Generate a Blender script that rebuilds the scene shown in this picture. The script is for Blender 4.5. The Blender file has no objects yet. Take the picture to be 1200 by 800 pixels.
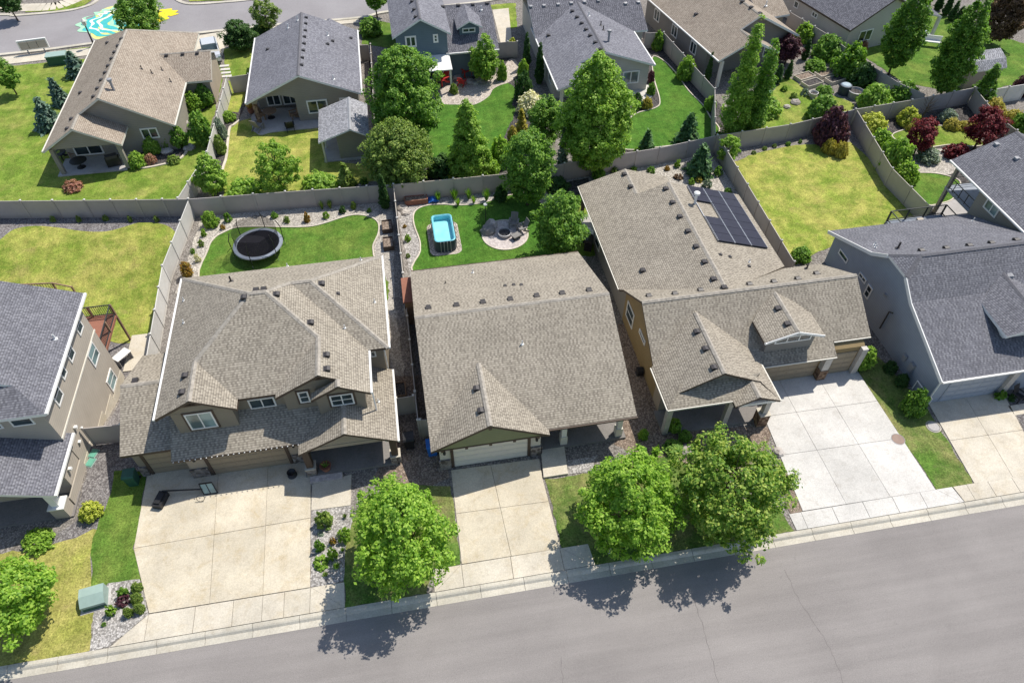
import bpy, bmesh, math, random
from mathutils import Vector, Matrix
RND = random.Random(11)
SC = bpy.context.scene
COL = SC.collection
# ------------------------------------------------------------------ camera model (drone 38 m above the street)
F, PIT, YAW, CH = 826.5, math.radians(48.25), math.radians(9.94), 38.0
_cy, _sy, _cp, _sp = math.cos(YAW), math.sin(YAW), math.cos(PIT), math.sin(PIT)
RT = Vector((_cy, -_sy, 0)); FW = Vector((_sy*_cp, _cy*_cp, -_sp)); UP = Vector((_sy*_sp, _cy*_sp, _cp))
def G(px, py, z=0.0):
    """survey helper: where a sight line of the aerial photo meets the level z"""
    d = FW + RT*((px-600)/F) + UP*((400-py)/F)
    t = (z-CH)/d.z
    return (d.x*t, d.y*t)
def atY(px, py, Y):
    d = FW + RT*((px-600)/F) + UP*((400-py)/F); t = Y/d.y
    return (d.x*t, Y, CH+d.z*t)
def atX(px, py, X):
    d = FW + RT*((px-600)/F) + UP*((400-py)/F); t = X/d.x
    return (X, d.y*t, CH+d.z*t)
def sst(a, b, x):
    t = max(0., min(1., (x-a)/(b-a))); return t*t*(3-2*t)
def hz(x, y):
    """ground level: the left neighbour's back yard drops to a daylight basement"""
    if x > -19.45: return 0.0
    return -1.9*sst(28.5, 35.5, y)*(1-sst(43, 52.5, y))
def GT(px, py):
    z = 0.0
    for _ in range(12):
        x, y = G(px, py, z); z = .5*z+.5*hz(x, y)
    x, y = G(px, py, z); return x, y

# ------------------------------------------------------------------ mesh builder
ORG = {}
class MB:
    def __init__(s): s.v = []; s.f = []; s.m = []; s.uv = []
    def poly(s, pts, m=0, uv=None):
        n = len(s.v); s.v += [tuple(p) for p in pts]; s.f.append(list(range(n, n+len(pts)))); s.m.append(m); s.uv.append(uv)
    def box(s, x0, x1, y0, y1, z0, z1, m=0):
        s.prism([(x0, y0), (x1, y0), (x1, y1), (x0, y1)], z0, z1, m, m)
    def prism(s, P, z0, z1, mt=0, ms=0):
        n = len(P)
        s.poly([(x, y, z1) for x, y in P], mt); s.poly([(x, y, z0) for x, y in reversed(P)], ms)
        for i in range(n):
            a, b = P[i], P[(i+1) % n]
            s.poly([(a[0], a[1], z0), (b[0], b[1], z0), (b[0], b[1], z1), (a[0], a[1], z1)], ms)
    def extr(s, axis, a0, a1, P, m=0):
        """profile P in (other horizontal axis, z) pushed along axis from a0 to a1"""
        f = (lambda a, p: (a, p[0], p[1])) if axis == 'x' else (lambda a, p: (p[0], a, p[1]))
        s.poly([f(a0, p) for p in P], m); s.poly([f(a1, p) for p in reversed(P)], m)
        for i in range(len(P)):
            p, q = P[i], P[(i+1) % len(P)]
            s.poly([f(a0, p), f(a1, p), f(a1, q), f(a0, q)], m)
    def obox(s, c, ax, ay, az, m=0):
        c, ax, ay, az = Vector(c), Vector(ax), Vector(ay), Vector(az)
        P = [c+ax*i+ay*j+az*k for k in (-.5, .5) for j in (-.5, .5) for i in (-.5, .5)]
        for q in ((0, 2, 3, 1), (4, 5, 7, 6), (0, 1, 5, 4), (2, 6, 7, 3), (0, 4, 6, 2), (1, 3, 7, 5)):
            s.poly([P[i] for i in q], m)
    def rbox(s, cx, cy, z0, z1, w, d, a, m=0):
        c, q = math.cos(a), math.sin(a)
        s.obox((cx, cy, (z0+z1)/2), (w*c, w*q, 0), (-d*q, d*c, 0), (0, 0, z1-z0), m)
    def bar(s, p, q, w, h=None, m=0):
        p, q = Vector(p), Vector(q); d = q-p
        if d.length < 1e-6: return
        side = d.cross(Vector((0, 0, 1)))
        side = Vector((1, 0, 0)) if side.length < 1e-5 else side.normalized()
        up = side.cross(d).normalized()
        s.obox((p+q)/2, d, side*w, up*(h or w), m)
    def tube(s, pts, r, n=7, m=0):
        pts = [Vector(p) for p in pts]; rr = r if isinstance(r, (list, tuple)) else [r]*len(pts)
        base = len(s.v); prev = None
        for i, p in enumerate(pts):
            d = (pts[min(i+1, len(pts)-1)]-pts[max(i-1, 0)])
            d = d.normalized() if d.length > 1e-9 else Vector((0, 0, 1))
            if prev is None:
                a = d.orthogonal().normalized()
            else:
                a = prev-d*prev.dot(d); a = a.normalized() if a.length > 1e-6 else d.orthogonal().normalized()
            prev = a; b = d.cross(a)
            for k in range(n):
                t = 2*math.pi*k/n; s.v.append(tuple(p+(a*math.cos(t)+b*math.sin(t))*rr[i]))
        for i in range(len(pts)-1):
            for k in range(n):
                k2 = (k+1) % n; o = base+i*n
                s.f.append([o+k, o+k2, o+n+k2, o+n+k]); s.m.append(m); s.uv.append(None)
        s.f.append([base+k for k in reversed(range(n))]); s.m.append(m); s.uv.append(None)
        o = base+(len(pts)-1)*n
        s.f.append([o+k for k in range(n)]); s.m.append(m); s.uv.append(None)
    def lathe(s, c, prof, n=16, m=0, sx=1, sy=1, cap=True):
        base = len(s.v); c = Vector(c)
        for r, z in prof:
            for k in range(n):
                t = 2*math.pi*k/n; s.v.append((c.x+r*math.cos(t)*sx, c.y+r*math.sin(t)*sy, c.z+z))
        for i in range(len(prof)-1):
            for k in range(n):
                k2 = (k+1) % n; o = base+i*n
                s.f.append([o+k, o+k2, o+n+k2, o+n+k]); s.m.append(m); s.uv.append(None)
        for i, rev in ((0, True), (len(prof)-1, False)):
            if cap and prof[i][0] > 1e-4:
                L = [base+i*n+k for k in range(n)]; s.f.append(L[::-1] if rev else L); s.m.append(m); s.uv.append(None)
    def build(s, name, mats, parent=None, smooth=False, recalc=True, bevel=0):
        o3 = Vector((0, 0, 0))
        if parent is not None: o3 = ORG[parent.name]
        me = bpy.data.meshes.new(name)
        me.from_pydata([(x-o3.x, y-o3.y, z-o3.z) for x, y, z in s.v], [], s.f)
        if not isinstance(mats, (list, tuple)): mats = [mats]
        for m in mats: me.materials.append(m)
        me.polygons.foreach_set('material_index', s.m)
        if any(u is not None for u in s.uv):
            L = me.uv_layers.new(name='UVMap'); li = 0
            for f, u in zip(s.f, s.uv):
                for k in range(len(f)):
                    if u is not None: L.data[li].uv = u[k]
                    li += 1
        if recalc:
            bm = bmesh.new(); bm.from_mesh(me); bmesh.ops.recalc_face_normals(bm, faces=bm.faces); bm.to_mesh(me); bm.free()
        if smooth: me.polygons.foreach_set('use_smooth', [True]*len(me.polygons))
        me.update()
        o = bpy.data.objects.new(name, me); COL.objects.link(o)
        if parent is not None: o.parent = parent
        ORG[o.name] = o3
        if bevel:
            b = o.modifiers.new('bevel', 'BEVEL'); b.width = bevel; b.segments = 2; b.limit_method = 'ANGLE'
        return o

def build_split(b, name, mats, parent):
    """one object for every separate piece in the builder"""
    key = lambda i: tuple(round(c, 4) for c in b.v[i])
    par = {}
    def find(a):
        while par[a] != a: par[a] = par[par[a]]; a = par[a]
        return a
    for f in b.f:
        ks = [key(i) for i in f]
        for k in ks: par.setdefault(k, k)
        for k in ks[1:]:
            r1, r2 = find(ks[0]), find(k)
            if r1 != r2: par[r2] = r1
    grp = {}
    for f, m, u in zip(b.f, b.m, b.uv): grp.setdefault(find(key(f[0])), []).append((f, m, u))
    out = []
    for fs in grp.values():
        n = MB()
        for f, m, u in fs: n.poly([b.v[i] for i in f], m, u)
        out.append(n.build(name, mats, parent))
    return out
def tag(o, label=None, cat=None, group=None, kind=None):
    if label: o['label'] = label
    if cat: o['category'] = cat
    if group: o['group'] = group
    if kind: o['kind'] = kind
    return o
def thing(name, label, cat, loc, group=None):
    o = bpy.data.objects.new(name, None); COL.objects.link(o); o.location = loc; o.empty_display_size = .3
    ORG[o.name] = Vector(loc); return tag(o, label, cat, group)
def centre(s):
    """move a top-level mesh's origin to its base"""
    me = s.data; xs = [v.co for v in me.vertices]
    c = Vector((sum(v.x for v in xs)/len(xs), sum(v.y for v in xs)/len(xs), min(v.z for v in xs)))
    me.transform(Matrix.Translation(-c)); s.location = c; return s
def dup(root, loc, rz=0, sc=1, label=None, group=None):
    r = root.copy(); COL.objects.link(r); r.location = loc; r.rotation_euler = (0, 0, rz)
    r.scale = sc if isinstance(sc, (tuple, list)) else (sc, sc, sc)
    if label: r['label'] = label
    if group: r['group'] = group
    for ch in list(root.children):
        c = ch.copy(); COL.objects.link(c); c.parent = r
        for g in ch.children:
            d = g.copy(); COL.objects.link(d); d.parent = c
    ORG[r.name] = Vector(loc)
    return r
ORD = ['first', 'second', 'third', 'fourth', 'fifth', 'sixth', 'seventh', 'eighth', 'ninth', 'tenth', 'eleventh', 'twelfth', 'thirteenth', 'fourteenth', 'fifteenth']

# ------------------------------------------------------------------ materials
class NT:
    def __init__(s, name, rough=.8, spec=.3):
        s.mat = bpy.data.materials.new(name); s.mat.use_nodes = True
        s.n = s.mat.node_tree.nodes; s.l = s.mat.node_tree.links
        s.b = s.n['Principled BSDF']; s.b.inputs['Roughness'].default_value = rough
        s.b.inputs['Specular IOR Level'].default_value = spec
        s.tc = s.n.new('ShaderNodeTexCoord')
    def set(s, sock, v):
        if hasattr(v, 'links') or isinstance(v, bpy.types.NodeSocket): s.l.new(v, sock)
        else: sock.default_value = v
    def noise(s, scale, detail=3, rough=.55, vec=None, dist=0):
        n = s.n.new('ShaderNodeTexNoise'); n.inputs['Scale'].default_value = scale; n.inputs['Detail'].default_value = detail
        n.inputs['Roughness'].default_value = rough; n.inputs['Distortion'].default_value = dist
        s.l.new(vec or s.geo(), n.inputs['Vector']); return n.outputs['Fac']
    def geo(s):
        if not hasattr(s, '_g'): s._g = s.n.new('ShaderNodeNewGeometry').outputs['Position']
        return s._g
    def ramp(s, fac, stops):
        r = s.n.new('ShaderNodeValToRGB'); e = r.color_ramp.elements
        while len(e) < len(stops): e.new(.5)
        for k, (p, c) in enumerate(stops):
            e[k].position = p; e[k].color = (*c, 1) if len(c) == 3 else c
        s.l.new(fac, r.inputs['Fac']); return r.outputs['Color']
    def mix(s, fac, a, b, mode='MIX'):
        m = s.n.new('ShaderNodeMix'); m.data_type = 'RGBA'; m.blend_type = mode
        s.set(m.inputs[0], fac)
        for sock, v in ((m.inputs[6], a), (m.inputs[7], b)):
            if isinstance(v, (tuple, list)): sock.default_value = (*v, 1) if len(v) == 3 else v
            else: s.l.new(v, sock)
        return m.outputs[2]
    def math(s, op, a, b=0.0, c=None):
        m = s.n.new('ShaderNodeMath'); m.operation = op
        s.set(m.inputs[0], a); s.set(m.inputs[1], b)
        if c is not None: s.set(m.inputs[2], c)
        return m.outputs[0]
    def bump(s, h, strength=.4, dist=.02):
        b = s.n.new('ShaderNodeBump'); b.inputs['Strength'].default_value = strength; b.inputs['Distance'].default_value = dist
        s.l.new(h, b.inputs['Height']); s.l.new(b.outputs[0], s.b.inputs['Normal'])
    def col(s, c):
        if isinstance(c, (tuple, list)): s.b.inputs['Base Color'].default_value = (*c, 1)
        else: s.l.new(c, s.b.inputs['Base Color'])
        return s.mat
def sc3(c, k): return tuple(min(1, x*k) for x in c)
def plain(name, c, rough=.6, spec=.3, metal=0, var=.12, scale=3):
    t = NT(name, rough, spec); t.b.inputs['Metallic'].default_value = metal
    return t.col(t.ramp(t.noise(scale, 4), [(.3, sc3(c, 1-var)), (.7, sc3(c, 1+var))]))
def concrete(name, c, stain=(.6, .52, .4), amt=.35, rough=.85):
    t = NT(name, rough, .2)
    a = t.ramp(t.noise(.35, 5, .6), [(.35, sc3(c, .86)), (.65, sc3(c, 1.08))])
    k = t.ramp(t.noise(.9, 6, .7, dist=.6), [(.48, (0, 0, 0)), (.75, (amt,)*3)])
    a = t.mix(k, a, tuple(x*y for x, y in zip(c, stain)))
    gi = t.n.new('ShaderNodeNewGeometry'); a = t.mix(1, a, t.ramp(gi.outputs['Random Per Island'], [(0, (.95, .95, .94)), (1, (1.035, 1.03, 1.02))]), 'MULTIPLY')
    sp = t.ramp(t.noise(14, 2), [(.3, (.86,)*3), (.7, (1.08,)*3)])
    a = t.mix(1, a, sp, 'MULTIPLY')
    dk = t.ramp(t.noise(1.6, 8, .8), [(.52, (1,)*3), (.72, (.70, .665, .62))])
    a = t.mix(.7, a, dk, 'MULTIPLY')
    t.bump(t.noise(40, 2), .15, .005); return t.col(a)
def gravel(name, c1, c2, scale=9, c3=None):
    t = NT(name, .95, .15)
    v = t.n.new('ShaderNodeTexVoronoi'); v.inputs['Scale'].default_value = scale; t.l.new(t.geo(), v.inputs['Vector'])
    bw = t.n.new('ShaderNodeRGBToBW'); t.l.new(v.outputs['Color'], bw.inputs[0])
    a = t.ramp(bw.outputs[0], [(.2, c1), (.55, c2), (.85, c3 or sc3(c2, 1.35))])
    ed = t.ramp(v.outputs['Distance'], [(.25, (1,)*3), (.75, (.55,)*3)])
    a = t.mix(1, a, ed, 'MULTIPLY')
    a = t.mix(1, a, t.ramp(t.noise(.5, 4), [(.3, (.85,)*3), (.7, (1.12,)*3)]), 'MULTIPLY')
    t.bump(v.outputs['Distance'], .6, .03); return t.col(a)
def grass(name, g, g2, dry, amt, lo=.42, hi=.66):
    t = NT(name, .95, .1)
    a = t.ramp(t.noise(3.2, 5, .65), [(.3, g), (.7, g2)])
    d = t.ramp(t.noise(.33, 5, .62, dist=.5), [(lo, (0, 0, 0)), (hi, (amt,)*3)])
    a = t.mix(d, a, dry)
    a = t.mix(.8, a, t.ramp(t.noise(1.1, 4, .7), [(.3, (.64,)*3), (.7, (1.3,)*3)]), 'MULTIPLY')
    mp = t.n.new('ShaderNodeMapping'); mp.inputs['Scale'].default_value = (1.6, .12, 1); mp.inputs['Rotation'].default_value = (0, 0, .35); t.l.new(t.geo(), mp.inputs['Vector'])
    a = t.mix(.7, a, t.ramp(t.noise(1.0, 3, .6, mp.outputs[0]), [(.3, (.84,)*3), (.7, (1.16,)*3)]), 'MULTIPLY')
    k2 = t.ramp(t.noise(.75, 6, .7, dist=.3), [(.54, (0, 0, 0)), (.74, (amt*.75,)*3)])
    a = t.mix(k2, a, (dry[0]*.92, dry[1]*.80, dry[2]*1.15))
    k3 = t.ramp(t.noise(.5, 5, .7, dist=.6), [(.34, (amt*.95,)*3), (.52, (0, 0, 0))])
    a = t.mix(k3, a, sc3(g, .8))
    f = t.noise(9, 4, .8)
    a = t.mix(1, a, t.ramp(f, [(.28, (.42,)*3), (.5, (.98,)*3), (.72, (1.55,)*3)]), 'MULTIPLY')
    t.bump(f, .8, .06); return t.col(a)
def shingle(name, c, dark, lite, pd=.3, pl=.3, rowh=.14, tab=.12, con=1.0):
    t = NT(name, .95, .12)
    uv = t.n.new('ShaderNodeSeparateXYZ'); t.l.new(t.tc.outputs['UV'], uv.inputs[0])
    row = t.math('FLOOR', t.math('DIVIDE', uv.outputs[1], rowh))
    fr = t.math('FRACT', t.math('DIVIDE', uv.outputs[1], rowh))
    w1 = t.n.new('ShaderNodeTexWhiteNoise'); w1.noise_dimensions = '1D'; t.l.new(row, w1.inputs['W'])
    u = t.math('ADD', t.math('DIVIDE', uv.outputs[0], tab), t.math('MULTIPLY', w1.outputs['Value'], 7.3))
    cell = t.math('FLOOR', u)
    par = t.math('MODULO', t.math('ABSOLUTE', cell), 2.0)
    cv = t.n.new('ShaderNodeCombineXYZ'); t.l.new(cell, cv.inputs[0]); t.l.new(row, cv.inputs[1])
    w2 = t.n.new('ShaderNodeTexWhiteNoise'); w2.noise_dimensions = '2D'; t.l.new(cv.outputs[0], w2.inputs['Vector'])
    val = t.math('ADD', t.math('MULTIPLY', w2.outputs['Value'], .62), t.math('MULTIPLY', par, .38))
    r = t.n.new('ShaderNodeValToRGB'); r.color_ramp.interpolation = 'CONSTANT'
    e = r.color_ramp.elements; e.new(.5); e.new(.7)
    mid = tuple((x+y)/2 for x, y in zip(c, dark))
    for k, (p, cc) in enumerate([(0, dark), (.26, mid), (.46, c), (.70, lite)]): e[k].position = p; e[k].color = (*cc, 1)
    t.l.new(val, r.inputs['Fac'])
    edge = t.ramp(fr, [(.0, (.55,)*3), (.22, (.72,)*3), (.38, (1.02,)*3), (1, (1.05,)*3)])  # shadow line under each shingle row, painted into the colour
    a = t.mix(1, r.outputs['Color'], edge, 'MULTIPLY')
    a = t.mix(1, a, t.ramp(t.noise(.45, 4, .6), [(.3, (.9,)*3), (.7, (1.08,)*3)]), 'MULTIPLY')
    a = t.mix(.8, a, t.ramp(t.noise(25, 2, .6), [(.3, (.8,)*3), (.7, (1.2,)*3)]), 'MULTIPLY')
    hgt = t.math('ADD', t.math('MULTIPLY', t.math('SUBTRACT', 1, fr), .5), t.math('MULTIPLY', w2.outputs['Value'], .5))
    t.bump(hgt, .35, .02); return t.col(a)
def siding(name, c, lap=.18, var=.06):
    t = NT(name, .75, .25)
    x = t.n.new('ShaderNodeSeparateXYZ'); t.l.new(t.geo(), x.inputs[0])
    fr = t.math('FRACT', t.math('DIVIDE', x.outputs[2], lap))
    a = t.ramp(fr, [(0, sc3(c, .62)), (.12, sc3(c, 1)), (1, sc3(c, 1.03))])
    a = t.mix(1, a, t.ramp(t.noise(.8, 4), [(.3, (1-var,)*3), (.7, (1+var,)*3)]), 'MULTIPLY')
    t.bump(t.math('SUBTRACT', 1, fr), .5, .02); return t.col(a)
def stone(name, c1, c2, scale=4):
    t = NT(name, .9, .2)
    v = t.n.new('ShaderNodeTexVoronoi'); v.inputs['Scale'].default_value = scale; t.l.new(t.geo(), v.inputs['Vector'])
    bw = t.n.new('ShaderNodeRGBToBW'); t.l.new(v.outputs['Color'], bw.inputs[0])
    a = t.ramp(bw.outputs[0], [(.2, c1), (.8, c2)])
    t.bump(v.outputs['Distance'], .7, .04); return t.col(a)
def leaf(name, c1, c2, c3, trans=.3, gain=1.3):
    c1, c2, c3 = sc3(c1, gain), sc3(c2, gain), sc3(c3, gain)
    t = NT(name, .55, .3)
    g = t.n.new('ShaderNodeNewGeometry')
    a = t.ramp(g.outputs['Random Per Island'], [(.05, c1), (.5, c2), (.95, c3)])
    t.col(a)
    tr = t.n.new('ShaderNodeBsdfTranslucent'); mx = t.n.new('ShaderNodeMixShader'); mx.inputs[0].default_value = trans
    t.l.new(t.mix(1, a, (1.3, 1.45, .7), 'MULTIPLY'), tr.inputs['Color'])
    out = t.n['Material Output']
    t.l.new(t.b.outputs[0], mx.inputs[1]); t.l.new(tr.outputs[0], mx.inputs[2]); t.l.new(mx.outputs[0], out.inputs['Surface'])
    return t.mat
def glass(name, c=(.03, .045, .05), rough=.06):
    t = NT(name, rough, .8); t.b.inputs['IOR'].default_value = 1.5
    return t.col(t.ramp(t.noise(.9, 1), [(.4, sc3(c, .6)), (.6, sc3(c, 1.6))]))
M = {}
def asphalt():
    t = NT('asphalt', .9, .2)
    mp = t.n.new('ShaderNodeMapping'); mp.inputs['Scale'].default_value = (.07, 1.1, 1); t.l.new(t.geo(), mp.inputs['Vector'])
    a = t.ramp(t.noise(.16, 5, .6, dist=.4), [(.3, (.235, .217, .206)), (.7, (.285, .264, .25))])
    a = t.mix(1, a, t.ramp(t.noise(1.0, 5, .65, mp.outputs[0]), [(.3, (.86,)*3), (.55, (1.0,)*3), (.72, (1.09,)*3)]), 'MULTIPLY')
    a = t.mix(1, a, t.ramp(t.noise(22, 3, .85), [(.25, (.70,)*3), (.75, (1.28,)*3)]), 'MULTIPLY')
    a = t.mix(1, a, t.ramp(t.noise(1.3, 6, .75), [(.62, (1,)*3), (.74, (.86,)*3)]), 'MULTIPLY')
    t.bump(t.noise(60, 2), .25, .01); return t.col(a)
M['asphalt'] = asphalt()
M['asphalt_back'] = (lambda t: (t.bump(t.noise(60, 2), .2, .01), t.col(t.mix(1, t.ramp(t.noise(.2, 5, .6), [(.3, (.25, .235, .24)), (.7, (.30, .285, .29))]), t.ramp(t.noise(9, 3, .8), [(.25, (.85,)*3), (.75, (1.12,)*3)]), 'MULTIPLY')))[1])(NT('asphalt_back', .9, .25))
M['crack'] = plain('tar_crack', (.155, .14, .135), .9)
M['conc_tan'] = concrete('concrete_tan', (.585, .525, .415), (.78, .69, .52), .7)
M['conc_cream'] = concrete('concrete_cream', (.59, .54, .45), (.82, .74, .58), .5)
M['conc_white'] = concrete('concrete_new', (.60, .58, .545), (.9, .9, .9), .15)
M['conc_curb'] = concrete('concrete_curb', (.54, .505, .43), (.75, .7, .6), .4)
M['conc_gray'] = concrete('concrete_gray', (.45, .43, .42), (.8, .8, .8), .3)
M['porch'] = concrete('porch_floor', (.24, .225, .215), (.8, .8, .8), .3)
M['drum_lid'] = plain('drum_lid', (.34, .42, .47), .5)
M['joint'] = plain('joint_dirt', (.12, .10, .08), .95)
M['edging'] = concrete('edging_concrete', (.62, .56, .47), (.8, .75, .7), .2)
M['soil'] = gravel('yard_gravel', (.20, .18, .16), (.29, .265, .24), 11)
M['gravel_light'] = gravel('pale_gravel', (.38, .345, .30), (.52, .48, .42), 11)
M['gravel_white'] = gravel('white_gravel', (.29, .27, .25), (.47, .445, .42), 11)
M['gravel_dark'] = gravel('dark_gravel', (.16, .145, .145), (.25, .235, .23), 11)
M['gravel_brown'] = gravel('brown_gravel', (.20, .15, .115), (.31, .245, .195), 11)
M['mulch'] = gravel('mulch', (.05, .045, .045), (.12, .11, .105), 10)
M['pebble'] = gravel('pebble_patio', (.42, .36, .30), (.60, .53, .46), 12)
M['grass_lush'] = grass('grass_lush', (.065, .15, .02), (.115, .215, .034), (.23, .27, .06), .5)
M['grass_deep'] = grass('grass_deep', (.05, .135, .018), (.085, .195, .027), (.15, .24, .04), .4)
M['grass_mid'] = grass('grass_mid', (.12, .205, .026), (.20, .285, .045), (.33, .335, .085), .75)
M['grass_dry'] = grass('grass_dry', (.24, .265, .055), (.35, .34, .085), (.43, .375, .13), .75, .35, .6)
M['grass_yellow'] = grass('grass_yellow', (.16, .25, .032), (.285, .335, .058), (.40, .375, .10), .85, .34, .60)
M['grass_olive'] = grass('grass_front', (.07, .15, .024), (.13, .215, .04), (.30, .26, .11), .7, .40, .62)  # front lawns' own darker olive with brown dry patches
M['sh_tan'] = shingle('shingle_tan', (.33, .294, .238), (.235, .207, .169), (.378, .338, .276))
M['sh_tan2'] = shingle('shingle_brown', (.34, .285, .228), (.255, .21, .167), (.40, .345, .28))
M['sh_gray'] = shingle('shingle_gray', (.17, .17, .19), (.125, .125, .14), (.215, .215, .235))
M['sh_slate'] = shingle('shingle_slate', (.20, .20, .225), (.145, .145, .165), (.27, .27, .295))
M['sh_dark'] = shingle('shingle_charcoal', (.15, .15, .17), (.10, .10, .115), (.21, .21, .235))
M['sh_pale'] = shingle('shingle_shed', (.30, .30, .32), (.2, .2, .21), (.43, .43, .45))
M['cap_tan'] = plain('ridge_cap_tan', (.335, .305, .262), .95, .1, 0, .28, 5)
M['cap_gray'] = plain('ridge_cap_gray', (.14, .138, .15), .95, .1, 0, .2, 8)
M['white'] = plain('white_paint', (.78, .77, .74), .5, .35, 0, .04)
M['offwhite'] = plain('cream_paint', (.66, .63, .55), .6, .3, 0, .05)
def vinyl(name, c):
    t = NT(name, .5, .35)
    oi = t.n.new('ShaderNodeObjectInfo')
    a = t.ramp(oi.outputs['Random'], [(0, sc3(c, .90)), (1, sc3(c, 1.07))])
    x = t.n.new('ShaderNodeSeparateXYZ'); t.l.new(t.geo(), x.inputs[0])
    splash = t.math('MULTIPLY', t.ramp(x.outputs[2], [(0, (1,)*3), (.45, (0, 0, 0))]), t.noise(2.5, 4, .7))
    a = t.mix(splash, a, (c[0]*.62, c[1]*.56, c[2]*.48))
    return t.col(t.mix(1, a, t.ramp(t.noise(1.2, 5, .6), [(.3, (.93,)*3), (.7, (1.05,)*3)]), 'MULTIPLY'))
M['vinyl'] = vinyl('vinyl_fence', (.46, .415, .365)); M['vinyl_gray'] = vinyl('vinyl_fence_grey', (.415, .38, .36)); M['vinyl_pale'] = vinyl('vinyl_fence_pale', (.62, .60, .56))  # pale vinyl puts the sunlight on right-facing fences into the colour
M['cap'] = plain('fence_cap', (.66, .64, .60), .5, .35, 0, .03)
M['brown_trim'] = plain('brown_trim', (.085, .06, .045), .6)
M['dark_trim'] = plain('dark_trim', (.045, .05, .05), .6)
M['sid_olive'] = siding('siding_taupe', (.25, .215, .165))
M['sid_cream'] = siding('siding_cream', (.60, .57, .50))
M['sid_green'] = siding('siding_sage', (.235, .245, .135))
M['sid_brown'] = siding('siding_brown', (.26, .19, .095))
M['sid_tan'] = siding('siding_tan', (.36, .305, .24))
M['sid_stone'] = siding('siding_greige', (.42, .375, .315))
M['sid_grey'] = siding('siding_bluegrey', (.31, .345, .40))
M['sid_blue'] = siding('siding_slateblue', (.13, .18, .215))
M['sid_khaki'] = siding('siding_khaki', (.29, .265, .225))
M['sid_pale'] = siding('siding_pale', (.50, .47, .43))
M['sid_greywall'] = siding('siding_grey', (.24, .225, .205))
M['door_tan'] = plain('garage_door_tan', (.30, .245, .175), .55, .3, 0, .04)
M['door_cream'] = plain('garage_door_cream', (.70, .67, .60), .5, .3, 0, .03)
M['door_grey'] = plain('garage_door_grey', (.34, .37, .42), .55, .3, 0, .04)
M['stone'] = stone('ledger_stone', (.10, .085, .075), (.30, .27, .25), 5)
M['brickstone'] = stone('brown_stone', (.10, .06, .04), (.32, .22, .15), 5)
M['rock'] = stone('boulder', (.28, .25, .22), (.50, .46, .42), 2)
M['glass'] = glass('window_glass'); M['glass_sky'] = glass('window_glass_bright', (.16, .23, .23), .12)
M['black'] = plain('black_metal', (.02, .02, .022), .45, .4)
M['vent'] = plain('vent_metal', (.05, .045, .045), .5, .4)
M['vent_grey'] = plain('vent_grey', (.30, .30, .31), .4, .5)
M['pipe_white'] = plain('vent_pipe', (.72, .72, .70), .4)
M['steel'] = plain('galvanised_steel', (.42, .43, .45), .35, .5, .7)
M['solar'] = plain('solar_cell', (.022, .02, .034), .35, .25, 0, .15, 2)
M['bark'] = plain('bark', (.13, .10, .075), .95, .1, 0, .3, 12)
M['wood'] = plain('weathered_wood', (.27, .18, .12), .85, .15, 0, .2, 6)
M['redwood'] = plain('red_deck_boards', (.28, .125, .085), .8, .2, 0, .12, 5)
M['pool_blue'] = plain('pool_liner', (.20, .57, .66), .5, .4, 0, .05)
M['pool_side'] = plain('pool_wall', (.035, .05, .075), .5, .4)
M['water'] = (lambda t: (t.bump(t.noise(3, 3), .12, .03), t.col(t.ramp(t.noise(.8, 3, .6), [(.3, (.22, .66, .70)), (.7, (.32, .74, .77))])))[1])(NT('pool_water', .12, .5))
M['tramp_mat'] = plain('jump_mat', (.014, .014, .018), .9, .1)
M['tramp_pad'] = plain('spring_pad', (.24, .27, .32), .5)
M['util_green'] = plain('utility_green', (.30, .40, .36), .5, .35, 0, .06)
M['util_dark'] = plain('utility_dark_green', (.03, .10, .07), .5)
M['lid_green'] = plain('lid_green', (.12, .34, .25), .6)
M['teal'] = plain('mural_teal', (.06, .42, .42), .8); M['mural_white'] = plain('mural_white', (.75, .78, .74), .8)
M['mural_green'] = plain('mural_green', (.35, .62, .42), .8); M['mural_yellow'] = plain('mural_yellow', (.80, .62, .03), .8)
M['mural_lime'] = plain('mural_lime', (.62, .66, .22), .8)
M['red'] = plain('red_paint', (.42, .035, .03), .5); M['blue'] = plain('blue_tarp', (.03, .16, .55), .5)
M['paver'] = stone('paver_blocks', (.42, .37, .35), (.58, .52, .49), 6)
M['rust'] = plain('rust_cover', (.29, .21, .17), .8)
M['post_tan'] = plain('post_paint', (.47, .44, .40), .6); M['car_paint'] = plain('silver_car_paint', (.62, .64, .66), .25, .6, .2, .02)
M['rubber'] = plain('rubber', (.02, .02, .02), .8); M['lamp_glow'] = plain('lamp_glass', (.75, .72, .64), .3)
M['cushion'] = plain('grey_cushion', (.22, .21, .20), .9)
# foliage
M['lf_maple'] = leaf('leaf_maple', (.09, .19, .018), (.19, .33, .032), (.33, .46, .075), .4)
M['lf_maple2'] = leaf('leaf_maple_dark', (.06, .14, .016), (.15, .255, .03), (.34, .40, .085), .36)
M['lf_green'] = leaf('leaf_green', (.055, .135, .018), (.125, .245, .03), (.235, .37, .06), .38)
M['lf_light'] = leaf('leaf_light', (.10, .195, .022), (.20, .33, .042), (.33, .46, .08), .4)
M['lf_olive'] = leaf('leaf_olive', (.07, .125, .025), (.15, .23, .042), (.28, .35, .08), .33)
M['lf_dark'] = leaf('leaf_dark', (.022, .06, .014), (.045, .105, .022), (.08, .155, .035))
M['lf_spruce'] = leaf('leaf_spruce', (.05, .10, .07), (.10, .17, .12), (.17, .24, .18), .1)
M['lf_spruce_green'] = leaf('leaf_spruce_green', (.03, .08, .028), (.06, .135, .04), (.11, .205, .065), .1)
M['lf_yellow'] = leaf('leaf_yellow', (.24, .29, .03), (.40, .43, .055), (.52, .52, .12))
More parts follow.
